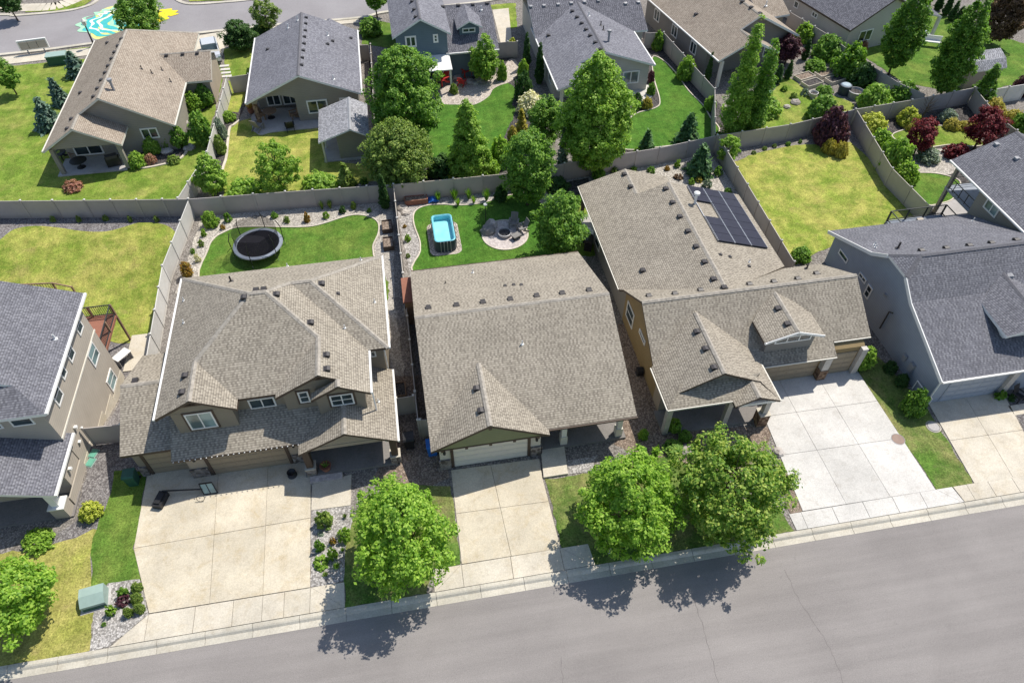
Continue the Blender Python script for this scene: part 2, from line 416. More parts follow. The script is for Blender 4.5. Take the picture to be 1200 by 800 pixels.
M['lf_gold'] = leaf('leaf_gold', (.22, .20, .03), (.36, .30, .045), (.44, .38, .09))
M['lf_red'] = leaf('leaf_red', (.06, .008, .012), (.14, .018, .025), (.25, .04, .05))
M['lf_purple'] = leaf('leaf_purple', (.03, .012, .018), (.075, .025, .038), (.15, .06, .075))
M['lf_bronze'] = leaf('leaf_bronze', (.06, .035, .02), (.14, .085, .05), (.24, .15, .09))
M['lf_grey'] = leaf('leaf_grey', (.12, .16, .12), (.20, .25, .19), (.30, .36, .28))
M['lf_flower'] = leaf('leaf_blossom', (.45, .42, .30), (.62, .58, .42), (.75, .70, .55))
M['lf_pink'] = leaf('leaf_pink', (.16, .15, .05), (.36, .15, .12), (.48, .26, .2))
M['lf_rust'] = leaf('leaf_rust', (.22, .11, .02), (.36, .19, .03), (.22, .24, .05))
# ------------------------------------------------------------------ ground, roads, paving
def cat(P, n=5, closed=True):
    """Catmull-Rom through the outline points"""
    out = []; N = len(P)
    for i in range(N if closed else N-1):
        p0, p1, p2, p3 = (P[(i-1) % N], P[i], P[(i+1) % N], P[(i+2) % N]) if closed else (P[max(i-1, 0)], P[i], P[i+1], P[min(i+2, N-1)])
        for k in range(n):
            t = k/n
            out.append(tuple(.5*((2*b)+(c-a)*t+(2*a-5*b+4*c-d)*t*t+(3*b-a-3*c+d)*t**3) for a, b, c, d in zip(p0, p1, p2, p3)))
    if not closed: out.append(P[-1])
    return out
def gp(px, z=0): return [G(x, y, z) for x, y in px]
def patch(name, P, z, mat, thick=0.0, kind='structure', label=None, smooth=False, terrain=False):
    P = [tuple(p) for p in P]
    if smooth: P = cat(P)
    if name in ('lawn', 'gravel_bed') and not terrain:
        Q = []
        for i in range(len(P)):
            p, q = P[i], P[(i+1) % len(P)]; L = math.dist(p, q); n = max(1, min(60, int(L/.45)))
            for k in range(n):
                f = k/n; j = .085 if L < 60 else 0
                Q.append((p[0]+(q[0]-p[0])*f+RND.uniform(-j, j), p[1]+(q[1]-p[1])*f+RND.uniform(-j, j)))
        P = Q
    if terrain:
        bm = bmesh.new(); vs = [bm.verts.new((x, y, 0)) for x, y in P]; f = bm.faces.new(vs)
        bmesh.ops.triangulate(bm, faces=[f])
        for _ in range(5):
            es = [e for e in bm.edges if e.calc_length() > .9]
            if not es: break
            bmesh.ops.subdivide_edges(bm, edges=es, cuts=1); bmesh.ops.triangulate(bm, faces=bm.faces[:])
        for v in bm.verts: v.co.z = hz(v.co.x, v.co.y)+z
        bmesh.ops.recalc_face_normals(bm, faces=bm.faces)
        me = bpy.data.meshes.new(name); bm.to_mesh(me); bm.free(); me.materials.append(mat)
        for q in me.polygons: q.use_smooth = True
        if me.polygons[0].normal.z < 0: me.flip_normals()
        o = bpy.data.objects.new(name, me); COL.objects.link(o)
    else:
        b = MB()
        if thick: b.prism(P, z-thick, z)
        else:
            ar = sum(P[i-1][0]*P[i][1]-P[i][0]*P[i-1][1] for i in range(len(P)))
            b.poly([(x, y, z) for x, y in (P if ar > 0 else P[::-1])])
        o = b.build(name, mat, recalc=bool(thick))
    return tag(o, label, None, None, kind)
# one ground sheet to the horizon; it steps down to the street level at the kerb
KY = 15.78
def ground():
    xs = [-900, -300, -120, -70, -50]+[-45+.8*i for i in range(33)]+[-19.46, -19.44, -5, 15, 40, 80, 160, 400, 900]
    xs = sorted(set(round(x, 3) for x in xs if x <= -19.44 or x > -19))
    ys = [-900, -200, -40, KY, KY+.01, 20, 24]+[27+.8*i for i in range(34)]+[60, 80, 110, 200, 500, 900]
    me = bpy.data.meshes.new('ground'); V = []; Fc = []
    for y in ys:
        for x in xs: V.append((x, y, -.14 if y <= KY else hz(x, y)))
    n = len(xs)
    for j in range(len(ys)-1):
        for i in range(n-1): Fc.append((j*n+i, j*n+i+1, (j+1)*n+i+1, (j+1)*n+i))
    me.from_pydata(V, [], Fc); me.materials.append(M['soil'])
    o = bpy.data.objects.new('ground', me); COL.objects.link(o); tag(o, kind='structure')
ground()
# near street
b = MB(); b.poly([(-160, 3.6, -.13), (160, 3.6, -.13), (160, 15.3, -.13), (-160, 15.3, -.13)], 0)
def crack(b, P, w, z):
    P = cat(P, 6, False); Q = []
    for i, p in enumerate(P): Q.append((p[0]+RND.uniform(-.05, .05), p[1]+RND.uniform(-.04, .04)))
    for p, q in zip(Q, Q[1:]):
        d = Vector((q[0]-p[0], q[1]-p[1])); 
        if d.length < 1e-4: continue
        n = Vector((-d.y, d.x)).normalized()*w*RND.uniform(.3, .65)
        b.poly([(p[0]-n.x, p[1]-n.y, z), (q[0]-n.x, q[1]-n.y, z), (q[0]+n.x, q[1]+n.y, z), (p[0]+n.x, p[1]+n.y, z)], 1)
for pts, w in ((((813, 700), (820, 722), (828, 748), (835, 775), (842, 803)), .026), (((920, 667), (935, 700), (958, 735), (975, 765), (990, 803)), .026),
               (((657, 770), (661, 803)), .02), (((690, 700), (691, 706)), .01),):
    crack(b, [G(x, y, -.13) for x, y in pts], w, -.126)
tag(b.build('street', [M['asphalt'], M['crack']], recalc=False), 'grey asphalt street with thin cracks along the front yards', None, None, 'structure')
# rolled kerb and gutter, cast in lengths with open joints
b = MB(); x = -60.0
while x < 70:
    L = 2.44
    b.extr('x', x+.012, x+L-.012, [(15.28, -.15), (15.28, -.118), (15.62, -.105), (15.72, .0), (15.80, .035), (15.98, .035), (16.0, -.15)])
    x += L
tag(b.build('kerb', M['conc_curb']), 'pale concrete kerb and gutter along the street', None, None, 'structure')
b = MB(); b.extr('x', -160, 160, [(3.0, -.15), (3.0, .04), (3.25, .04), (3.32, -.1), (3.62, -.118), (3.62, -.15)])
tag(b.build('kerb', M['conc_curb']), 'concrete kerb on the far side of the street', None, None, 'structure')
patch('lawn', [(-160, -40), (160, -40), (160, 3.0), (-160, 3.0)], .02, M['grass_mid'])

def clip(P, a, b, side):
    """keep the part of polygon P on one side of the line a-b"""
    n = (-(b[1]-a[1]), b[0]-a[0]); out = []
    dd = [((p[0]-a[0])*n[0]+(p[1]-a[1])*n[1])*side for p in P]
    for i in range(len(P)):
        j = (i+1) % len(P)
        if dd[i] >= 0: out.append(P[i])
        if dd[i]*dd[j] < 0:
            t = dd[i]/(dd[i]-dd[j]); out.append((P[i][0]+(P[j][0]-P[i][0])*t, P[i][1]+(P[j][1]-P[i][1])*t))
    return out
def inset(P, w):
    c = (sum(p[0] for p in P)/len(P), sum(p[1] for p in P)/len(P))
    return [(p[0]+(c[0]-p[0])*w/max(.3, math.dist(p, c)), p[1]+(c[1]-p[1])*w/max(.3, math.dist(p, c))) for p in P]
def slabs(name, P, cuts, z, mat, label, gap=.016, kind='structure'):
    Ps = [P]
    for a, bb in cuts:
        N = []
        for p in Ps:
            for s in (1, -1):
                q = clip(p, a, bb, s)
                if len(q) > 2: N.append(q)
        Ps = N
    b = MB()
    for p in Ps: b.prism(inset(p, gap), z-.09, z, 0, 0)
    b.poly([(x, y, z-.03) for x, y in inset(P, .05)], 1)
    return tag(b.build(name, [mat, M['joint']]), label, None, None, kind)
def gl(a, b): return (G(*a), G(*b))
# driveways ------------------------------------------------------------
AY0 = 16.0; AY1 = 17.45
P1 = [(-18.25, 26.3), (-18.19, 21.48), (-16.72, 17.48), (-8.22, 17.44), (-8.3, 25.8), (-15.2, 25.8), (-15.2, 26.3)]
P1 = [(-18.25, 26.6), (-18.19, 21.48), (-16.72, 17.48), (-8.22, 17.44), (-8.3, 26.0), (-15.2, 26.6)]
slabs('driveway', P1, [((-14.1, 30), (-13.55, 17)), ((-11.0, 30), (-10.75, 17)), ((-18.2, 21.5), (-8.2, 21.7))], .05, M['conc_tan'], 'wide tan concrete driveway with hairline stains in front of the leftmost full house')
slabs('sidewalk', [(-18.45, AY0), (-6.35, AY0), (-6.36, 17.42), (-16.74, 17.44)], [((-16.7, 17.44), (-18.45, 16)), ((-16.74, 18), (-16.74, 15)), ((-14.3, 18), (-14.3, 15)), ((-12.3, 18), (-12.3, 15)), ((-10.75, 18), (-10.75, 15)), ((-8.2, 17.5), (-8.25, 15)), ((-8.2, 17.44), (-6.35, 16)), ((-9.6, 18), (-9.6, 15))], .045, M['conc_cream'], 'concrete apron at the foot of the wide tan driveway')
P2 = gp([(528.5, 551), (632, 537.5), (635.5, 559), (657, 642.5), (541, 661)])
slabs('driveway', P2, [gl((575, 545), (600, 655)), gl((533, 602), (647, 587))], .05, M['conc_tan'], 'narrow tan concrete driveway of four slabs at the centre')
xa = [G(507.5, 666)[0], G(690, 641)[0]]
yl = G(541, 661)[1]
slabs('sidewalk', [(xa[0]-.05, AY0), (xa[1]+.1, AY0), (xa[1], yl-.03), (xa[0], yl-.03)], [((G(541, 661)[0], 20), (G(544, 690)[0], 15)), ((G(600, 652)[0], 20), (G(602, 682)[0], 15)), ((G(657, 642.5)[0], 20), (G(662, 672)[0], 15)), ((xa[0], 16), (G(541, 661)[0], yl)), ((xa[1], 16), (G(657, 642)[0], yl))], .045, M['conc_cream'], 'concrete apron at the foot of the narrow central driveway')
P3 = gp([(902, 447), (946, 440), (950, 424), (996, 413), (1004.5, 434.5), (1096, 574), (940.5, 599), (913, 532), (895, 488)])
slabs('driveway', P3, [gl((915, 450), (991, 590)), gl((958, 442), (1043.5, 583)), gl((898, 488), (1024, 470.5)), gl((914.5, 533.5), (1052, 514))], .05, M['conc_white'], 'broad new white concrete driveway right of the twin street trees')
ya = G(940.5, 599)[1]-.03
x3 = [G(925, 604)[0], G(1117, 572)[0]]
slabs('sidewalk', [(x3[0], AY0), (x3[1]+.1, AY0), (x3[1]-.05, ya), (x3[0], ya)], [((G(x, 600)[0], 20), (G(x+9, 628)[0], 15)) for x in (941, 981, 1021, 1060, 1097)]+[((x3[1], 16), (G(1097, 574)[0], ya))], .045, M['conc_white'], 'white concrete apron at the foot of the broad driveway')
P4 = gp([(1086, 470), (1173, 456), (1199.5, 506.5), (1232, 553), (1141.6, 567)])
slabs('driveway', P4, [gl((1130, 464), (1187, 560)), gl((1115, 516), (1199, 504))], .05, M['conc_cream'], 'cream concrete driveway at the right edge')
x4 = G(1117.5, 572)[0]+.1
slabs('sidewalk', [(x4, AY0), (x4+14, AY0), (x4+14, ya), (x4-.1, ya)], [((G(x, 570)[0], 20), (G(x+10, 596)[0], 15)) for x in (1138, 1166, 1198, 1228)], .045, M['conc_cream'], 'cream concrete apron along the kerb at the right edge')
# front yards ----------------------------------------------------------
def lawn(px, mat, z=.022, smooth=False, label=None, name='lawn'): return patch(name, gp(px), z, M[mat], 0, 'structure', label, smooth)
patch('gravel_bed', gp([(40, 640), (90, 610), (107, 523), (140, 520), (175, 520), (175, 562), (150, 590), (110, 640), (60, 660)]), .008, M['gravel_dark'])
lawn([(133, 551), (168, 551), (172, 559), (157, 643), (165, 679), (127, 684), (108, 690), (107, 650), (112, 622), (118, 607), (127, 586), (132, 562)], 'grass_lush')
P = [(108, 690), (107, 650), (112, 622), (108, 620), (90, 631), (61, 638), (45, 641), (-20, 652), (-90, 690)]
patch('lawn', [(-40, 15.98)]+[G(106, 763)]+gp([(110, 712), (127, 684)])+gp(P), .02, M['grass_dry'])
patch('gravel_bed', gp([(127, 684), (165, 679), (175, 718), (128, 758)])+[(-18.6, 15.99)]+gp([(106, 762), (110, 712)]), .026, M['gravel_white'])
patch('gravel_bed', [(-8.25, 23.4)]+gp([(411, 592), (420, 640), (404, 681)])+[(-8.2, 17.46)], .02, M['gravel_white'])
patch('gravel_bed', gp([(462, 440), (508, 440), (528, 560), (465, 585), (440, 565)]), .012, M['gravel_brown'])
patch('lawn', [(-6.33, 15.99), (-2.0, 15.99)]+gp([(507, 666), (541, 662), (528.5, 570), (512, 569), (470, 566), (420, 590), (406, 640), (404, 681)]), .03, M['grass_olive'])
patch('path', gp([(366, 568), (412, 556), (411, 592), (365, 598)]), .055, M['conc_cream'], .05)
lawn([(639, 562), (692, 556), (735, 535), (790, 535), (830, 560), (880, 590), (912, 596), (918, 604)], 'grass_olive', .03)
patch('lawn', gp([(639, 561.5), (700, 553), (918, 604)])+[(G(936, 627)[0]-.05, 15.99), (xa[1]+.12, 15.99)]+gp([(688, 641), (659, 644)]), .022, M['grass_olive'])
patch('gravel_bed', gp([(911, 540), (915, 538), (940, 599), (926, 604), (915, 575)]), .036, M['gravel_brown'])
patch('gravel_bed', gp([(662, 541), (700, 533), (695, 551), (667, 556)]), .03, M['gravel_white'])
patch('gravel_bed', gp([(745, 520), (780, 500), (905, 500), (890, 560), (820, 560), (790, 540), (760, 540)]), .014, M['gravel_brown'])
patch('gravel_bed', gp([(725, 380), (745, 380), (790, 500), (760, 540), (720, 520)]), .01, M['gravel_brown'])
lawn([(1000, 427), (1008, 412), (1030, 418), (1088, 481), (1141.5, 567), (1097, 574)], 'grass_olive', .02)
patch('gravel_bed', gp([(1178, 462), (1240, 452), (1260, 490), (1200, 505)]), .012, M['gravel_dark'])
patch('path', gp([(1181, 476), (1230, 468), (1240, 478), (1189, 487)]), .05, M['conc_cream'], .06)
patch('path', gp([(633.5, 526), (661, 523.5), (665.5, 556), (637, 560.5)]), .16, M['conc_cream'], .15)
# back yards -----------------------------------------------------------
def terr(px): return [GT(x, y) for x, y in px]
patch('gravel_bed', [(-19.5, 53.0), (-19.5, 28.6), (-21.8, 28.0), (-22.0, 36.3), (-45, 36.3), (-45, 56.5)], .012, M['gravel_dark'], terrain=True)
patch('lawn', cat(terr([(-60, 300), (-20, 290), (0, 281), (16.5, 269), (41, 265), (69, 267), (96, 271), (124, 271.5), (146, 266), (165, 261), (190, 262.7), (203.5, 270), (207.6, 280), (203.5, 296), (195, 313), (190, 332), (191, 354), (191, 376), (182, 392.5), (162, 400), (150, 402), (130, 400), (95, 380), (40, 360), (-40, 350)]), 4), .03, M['grass_yellow'], terrain=True)
def yard(px, mat, z, name='gravel_bed'): return patch(name, gp(px), z, M[mat])
yard([(238, 252), (460, 235), (462, 345), (480, 480), (462, 480), (440, 300), (205, 345), (210, 330)], 'gravel_light', .010)
def edged(px, mat, z=.03, w=.11, cl=True, edge='edging'):
    """a lawn with its raised concrete edging"""
    P = cat(gp(px), 5); patch('lawn', P, z, M[mat])
    b = MB()
    for i in range(len(P)):
        p, q = P[i], P[(i+1) % len(P)]
        if math.dist(p, q) > 1e-3: b.bar((p[0], p[1], .04), (q[0], q[1], .04), w, .1)
    return tag(b.build('lawn_edging', M[edge]), kind='structure')
L1 = [(238, 332), (244, 293), (251, 280), (262, 273), (278, 267), (305, 266), (333, 266.5), (361.5, 266), (380.5, 262), (402, 255), (418.5, 252), (435, 255), (443.5, 262), (443.5, 274), (437.5, 288), (438, 299), (438, 325), (330, 340)]
edged(L1, 'grass_lush')
patch('lawn', cat(gp([(443, 318), (451, 323), (456, 338), (453, 355), (447, 366), (440, 350)])), .034, M['grass_lush'])
yard([(462, 238), (600, 222), (660, 208), (700, 206), (705, 240), (680, 330), (490, 360)], 'gravel_white', .011)
L2 = [(494, 325), (492.7, 294.5), (492, 282.6), (486, 266), (484.4, 254), (488.7, 246), (501.8, 241), (520.8, 240), (535, 241), (554, 240), (570.6, 237), (582.5, 233), (606, 228), (625, 232), (640, 245), (650, 270), (655, 290), (650, 320)]
edged(L2, 'grass_deep', .034)
fp = G(592, 275.5); fr = (G(618.5, 275.5)[0]-G(565.5, 275.5)[0])/2
patch('patio', [(fp[0]+fr*math.cos(2*math.pi*k/40), fp[1]+fr*math.sin(2*math.pi*k/40)) for k in range(40)], .06, M['paver'], .05, label='round paver patio with a fire pit in the green lawn')
b = MB(); n = 48
for k in range(n):
    a0, a1 = 2*math.pi*k/n, 2*math.pi*(k+1)/n
    b.bar((fp[0]+fr*1.02*math.cos(a0), fp[1]+fr*1.02*math.sin(a0), .05), (fp[0]+fr*1.02*math.cos(a1), fp[1]+fr*1.02*math.sin(a1), .05), .12, .1)
tag(b.build('lawn_edging', M['edging']), kind='structure')
yard([(690, 206), (806, 184), (832, 178), (920, 305), (700, 260)], 'gravel_light', .009)
yard([(655, 215), (690, 208), (692, 300), (660, 300)], 'mulch', .016)
patch('lawn', gp([(650, 300), (640, 250), (662, 232), (688, 226), (697, 300)]), .02, M['grass_mid'])
yard([(838, 178), (1000, 146), (1080, 240), (1040, 270), (930, 310)], 'soil', .008)
patch('lawn', cat(gp([(858, 197), (868, 187), (887, 180), (920, 173), (950, 169), (973, 172), (992, 168), (1000, 170), (1045, 211), (1088, 252), (1040, 274), (975, 288), (930, 310), (905, 280), (880, 240)])), .03, M['grass_yellow'])
yard([(995, 148), (1135, 122), (1260, 190), (1200, 260), (1090, 250)], 'mulch', .012)
edged([(1045, 160), (1058, 153), (1075, 150), (1097, 147.5), (1120, 151), (1140, 159), (1154, 169), (1140, 172), (1115, 170), (1090, 173), (1065, 172)], 'grass_mid', .03)
patch('gravel_bed', cat(gp([(1062, 178), (1090, 175), (1118, 174), (1140, 178), (1130, 195), (1108, 206), (1072, 203)])), .02, M['gravel_light'])
edged([(1064, 206), (1085, 203), (1108, 206), (1125, 214), (1118, 232), (1102, 239), (1085, 240), (1070, 225)], 'grass_lush', .03)
patch('path', gp([(1090, 241), (1118, 234), (1175, 262), (1150, 280), (1098, 254)]), .05, M['conc_gray'], .04)
patch('lawn', gp([(1160, 150), (1235, 130), (1260, 190), (1215, 165)]), .02, M['grass_mid'])
# second row of yards
patch('lawn', [(-90, 56.5)]+[(-38, 55.4)]+[(-19.2, 52.6)]+gp([(240, 180), (262, 88), (258, 75), (128, 66), (0, 79), (-80, 85)]), .012, M['grass_mid'])
patch('gravel_bed', cat(gp([(140, 188), (160, 196), (170, 196.5), (200, 191), (212, 186), (219, 178), (221, 165), (228, 140), (250, 120), (254, 100), (215, 110), (190, 160), (150, 165)])), .024, M['mulch'])
b = MB(); P = cat(gp([(140, 188.5), (160, 196), (172, 197), (200, 191), (212, 186), (219, 178)]), 5, False)
for p, q in zip(P, P[1:]): b.bar((p[0], p[1], .05), (q[0], q[1], .05), .2, .12)
tag(b.build('lawn_edging', M['edging']), kind='structure')
lawn([(264, 92), (262, 58), (300, 48), (296, 90)], 'grass_mid', .014)
lawn([(266, 95), (292, 92), (286, 116), (279, 132), (266, 131)], 'grass_yellow', .02)
patch('gravel_bed', gp([(243, 178), (258, 128), (290, 116), (281, 141), (266, 165), (262, 208), (236, 220)]), .014, M['mulch'])
PB = [(262, 208), (261.5, 198), (265.5, 185), (267, 169), (269.4, 151), (281, 141.5), (305, 137), (330, 152), (372, 150), (400, 190), (430, 195), (438, 140), (440, 212), (350, 228), (262, 234)]
lawn(PB, 'grass_yellow', .02)
b = MB(); P = cat(gp([(261.5, 208), (261.5, 198), (265.5, 185), (267, 169), (269.4, 151), (274, 147), (281, 141.5)]), 5, False)
for p, q in zip(P, P[1:]): b.bar((p[0], p[1], .05), (q[0], q[1], .05), .22, .12)
tag(b.build('lawn_edging', M['edging']), kind='structure')
patch('patio', cat(gp([(296, 151), (300, 156), (306, 159), (318, 156), (345, 153), (374, 150), (376, 143), (350, 128), (300, 132)])), .1, M['conc_gray'], .1, label='grey concrete patio under the rear gable of the slate roofed house')
lawn([(424, 52), (424, 20), (470, 30), (478, 60)], 'grass_lush', .014)
patch('gravel_bed', gp([(432, 55), (438, 140), (462, 150), (520, 110), (600, 60), (640, 190), (600, 222), (460, 230), (440, 200)]), .012, M['mulch'])
patch('lawn', cat(gp([(507, 128), (522, 121), (540, 122), (556, 122), (573, 113), (578.5, 103), (588, 98), (598, 99), (604.6, 107), (600, 121), (604, 130), (597, 148), (586, 170), (560, 192), (507, 192), (488, 165), (498, 142)])), .03, M['grass_deep'])
patch('patio', cat(gp([(517, 121), (517, 106), (535, 97), (560, 92), (585, 85), (597, 70), (606, 73), (607, 86), (598, 96), (586, 100.5), (578, 105), (572, 114), (556, 123), (538, 123)])), .035, M['pebble'], .03, label='curved beige pebble path and patio by the slate blue house')
patch('driveway', gp([(577, 12), (596, 10), (600, 50), (587, 52)]), .03, M['conc_cream'], .03)
lawn([(573, 6), (604, 4), (606, 32), (594, 36)], 'grass_mid', .02)
patch('gravel_bed', gp([(735, 50), (782, 40), (850, 130), (870, 172), (700, 200), (700, 150), (730, 120)]), .012, M['mulch'])
edged([(764.7, 67.4), (778, 72), (793.5, 88), (807, 107), (824, 124), (832, 137.5), (843, 154), (820, 166), (780, 172), (735, 176), (722, 165), (730, 148.6), (745, 134), (769, 126.5), (773, 117), (766, 91)], 'grass_deep', .03)
patch('patio', gp([(737, 110), (752, 98), (768, 103), (764, 114), (748, 122)]), .06, M['conc_white'], .05, label='small white patio beside the hip roofed house')
yard([(845, 110), (935, 25), (1060, 98), (1075, 132), (875, 172)], 'soil', .010)
patch('lawn', cat(gp([(885, 120), (905, 108), (918, 92), (930, 94), (945, 108), (955, 128), (945, 142), (915, 148), (885, 156)])), .022, M['grass_mid'])
patch('lawn', cat(gp([(940, 125), (968, 112), (1000, 122), (990, 138), (960, 145)])), .020, M['grass_mid'])
patch('lawn', [G(975, 40), G(1056, 96), G(1130, 111), G(1165, 104), G(1260, 85), G(1260, 70), G(1180, 45), G(1090, 12), G(1020, 0)], .02, M['grass_lush'])
# street behind --------------------------------------------------------
up = [(-120, 22), (0, 18.2), (19, 19), (75, 14), (100, 8.7), (112, 3), (122, -8)]
up2 = [(195, -12), (203, -3), (215, 4), (230, 5.5), (260, 3.5), (297, 0), (400, -14), (560, -36)]
lo = [(640, -12), (576, 1), (520, 8), (451, 15), (422, 21.5), (333, 29), (297, 32.5), (182, 45), (115, 51), (57, 58.7), (0, 65), (-120, 78)]
patch('street', gp(up)+gp([(140, -30), (180, -30)])+gp(up2)+gp(lo), .03, M['asphalt_back'], label='grey asphalt street behind the second row of houses')
def ribbon(name, px, w, z0, z1, mat, label=None):
    P = cat(gp(px), 5, False); b = MB()
    for p, q in zip(P, P[1:]):
        if math.dist(p, q) > .01: b.bar((p[0], p[1], (z0+z1)/2), (q[0], q[1], (z0+z1)/2), w, z1-z0)
    return tag(b.build(name, mat), label, None, None, 'structure')
ribbon('kerb', up, .5, -.02, .12, M['conc_curb']); ribbon('kerb', up2, .5, -.02, .12, M['conc_curb'])
ribbon('kerb', lo, .5, -.02, .12, M['conc_curb'])
ribbon('sidewalk', [(-120, 86), (0, 72.5), (57, 66), (112, 60), (130, 56)], 1.9, -.02, .06, M['conc_cream'], 'concrete sidewalk along the street behind')
ribbon('sidewalk', [(-120, 13), (0, 10), (30, 9.5), (66, 7.5), (92, -2)], 2.2, -.02, .06, M['conc_cream'], 'concrete sidewalk across the street behind')
patch('lawn', gp([(30, 15), (34, 10), (68, 8), (100, -1), (108, 1), (98, 7.5), (75, 12.5)]), .05, M['grass_mid'])
patch('lawn', gp([(222, 2), (260, 1), (300, -3), (300, -30), (225, -30)]), .05, M['grass_mid'])
patch('lawn', gp([(60, 61.5), (112, 54.5), (113, 57.5), (61, 64.5)]), .05, M['grass_mid'])
patch('lawn', gp([(184, 47.5), (206, 44.5), (204, 48.5), (184, 51)]), .05, M['grass_mid'])
patch('driveway', gp([(184, 53), (206, 47), (270, 36), (263, 58), (258, 76), (215, 60)]), .05, M['conc_cream'], label='concrete driveway with a parked silver car')
ribbon('sidewalk', [(262, 44), (300, 37), (330, 32), (420, 24)], 1.5, -.02, .06, M['conc_cream'])
# painted street art, flat on the asphalt
def blob(b, px, m, z):
    P = cat(gp(px), 6); ar = sum(P[i-1][0]*P[i][1]-P[i][0]*P[i-1][1] for i in range(len(P)))
    b.poly([(x, y, z) for x, y in (P if ar > 0 else P[::-1])], m)
b = MB()
blob(b, [(107, 26), (120, 12), (136, 7), (150, 6), (175, 5), (184, 8), (186, 14), (185, 24), (180, 33), (165, 41), (140, 40), (122, 46), (108, 44)], 4, .034)
mcx, mcy = G(158, 24)
def swirl(r0, r1, a0, a1, m, z, sq=.72):
    n = 26
    def p(r, k): a = math.radians(a0+(a1-a0)*k/n); w = 1+.05*math.sin(k*.8+r0*3); return (mcx+r*w*math.cos(a), mcy+r*w*sq*math.sin(a), z)
    for k in range(n):
        f0, f1 = math.sin(math.pi*(k+.15)/(n+.3))**.6, math.sin(math.pi*(k+1.15)/(n+.3))**.6
        rm = (r0+r1)/2; h = (r1-r0)/2
        b.poly([p(rm-h*f0, k), p(rm-h*f1, k+1), p(rm+h*f1, k+1), p(rm+h*f0, k)][::-1], m)
for i, (r0, r1, a0, a1, m) in enumerate(((.6, 1.9, 90, 300, 2), (1.7, 2.6, 80, 330, 0), (2.5, 3.0, 100, 290, 2), (3.0, 4.1, 95, 280, 0), (3.9, 4.3, 110, 265, 1), (4.3, 5.4, 120, 262, 0), (4.8, 5.2, 140, 240, 1), (5.2, 6.2, 150, 255, 0), (4.2, 5.3, 92, 128, 2), (5.6, 6.6, 112, 150, 2), (5.9, 6.5, 150, 225, 2), (5.0, 5.7, 112, 150, 1), (2.6, 4.0, -30, 45, 3), (3.6, 5.2, 5, 52, 3), (1.6, 2.6, -50, 30, 4), (3.0, 3.6, -80, -25, 1))):
    swirl(r0, r1, a0, a1, m, .038+.0025*i)
tag(b.build('street_mural', [M['teal'], M['mural_white'], M['mural_green'], M['mural_yellow'], M['mural_lime']], recalc=False), 'teal, white and yellow swirls painted on the street behind', 'street painting')
bpy.data.objects['street_mural']['kind'] = 'structure'
del bpy.data.objects['street_mural']['category']
# ------------------------------------------------------------------ fences
def fence(P, label, mat='vinyl', h=1.83, sp=2.4, group='vinyl privacy fences', terr_=False, start=True, end=True, posts=True):
    P = [tuple(p) for p in P]
    t = thing('fence', label, 'fence', (P[0][0], P[0][1], hz(*P[0]) if terr_ else 0), group)
    pm = bpy.data.meshes
    first = True
    for i in range(len(P)-1):
        a, c = Vector(P[i]), Vector(P[i+1]); L = (c-a).length; n = max(1, round(L/sp)); d = (c-a)/n
        ang = math.atan2(d.y, d.x)
        for k in range(n):
            p, q = a+d*k, a+d*(k+1); u = d.normalized()
            z0 = min(hz(*p), hz(*q)) if terr_ else 0
            b = MB(); s, e = p+u*.05, q-u*.05; m = (s+e)/2; ln = (e-s).length
            w = Vector((-u.y, u.x))
            b.obox((m.x, m.y, z0+h/2-.03), (u.x*ln, u.y*ln, 0), (w.x*.03, w.y*.03, 0), (0, 0, h-.18))
            for zz in (z0+.08, z0+h-.09): b.obox((m.x, m.y, zz), (u.x*ln, u.y*ln, 0), (w.x*.055, w.y*.055, 0), (0, 0, .13))
            nb = max(2, int(ln/.16))
            for j in range(1, nb):
                g = s+u*(ln*j/nb); b.obox((g.x, g.y, z0+h/2-.03), (u.x*.012, u.y*.012, 0), (w.x*.036, w.y*.036, 0), (0, 0, h-.3))
            b.build('panel', M[mat], t)
            if (k == 0 and i == 0 and not start): continue
            post(t, p, z0, h, ang, mat)
    if end: post(t, Vector(P[-1]), hz(*P[-1]) if terr_ else 0, h, ang, mat)
    return t
def post(t, p, z0, h, ang, mat):
    b = MB(); b.rbox(p.x, p.y, z0-.1, z0+h+.05, .128, .128, ang, 0)
    c, s = math.cos(ang), math.sin(ang); Q = [(p.x+c*i*.08-s*j*.08, p.y+s*i*.08+c*j*.08) for i, j in ((-1, -1), (1, -1), (1, 1), (-1, 1))]
    b.prism(Q, z0+h+.051, z0+h+.08, 1, 1); ap = (p.x, p.y, z0+h+.15)
    for i in range(4): b.poly([(*Q[i], z0+h+.081), (*Q[(i+1) % 4], z0+h+.081), ap], 1)
    b.build('post', [M[mat], M['cap']], t)
H = 1.83
def top(x, y): return G(x, y, H)
c0 = G(229, 253.5)
fence([G(-30, 257), G(0, 256), G(110, 255), c0], 'grey fence along the back of the dry yard at the far left', 'vinyl_gray', end=False)
c1 = top(461, 216); c2 = G(600, 223); c3 = G(690, 206); c4 = G(836, 178.5); c5 = G(995, 147.5); c6 = G(1132, 122)
fence([c0, G(340, 245), c1], 'grey fence behind the trampoline yard', 'vinyl_gray', end=False)
fence([c1, c2], 'tan grey fence behind the pool yard', 'vinyl', end=False)
fence([c2, c3], 'tan grey fence in the shade of the tall tree between two yards', 'vinyl_gray', end=False)
fence([c3, G(770, 193), c4], 'grey fence behind the gravel garden and solar roof', 'vinyl_gray', end=False)
fence([c4, G(920, 165.5), c5], 'grey fence along the back of the large dry lawn', 'vinyl_gray', end=False)
fence([c5, G(1060, 136.5), c6], 'grey fence behind the yellow shrubs and red maples', 'vinyl_gray')
f0 = Vector(c0)
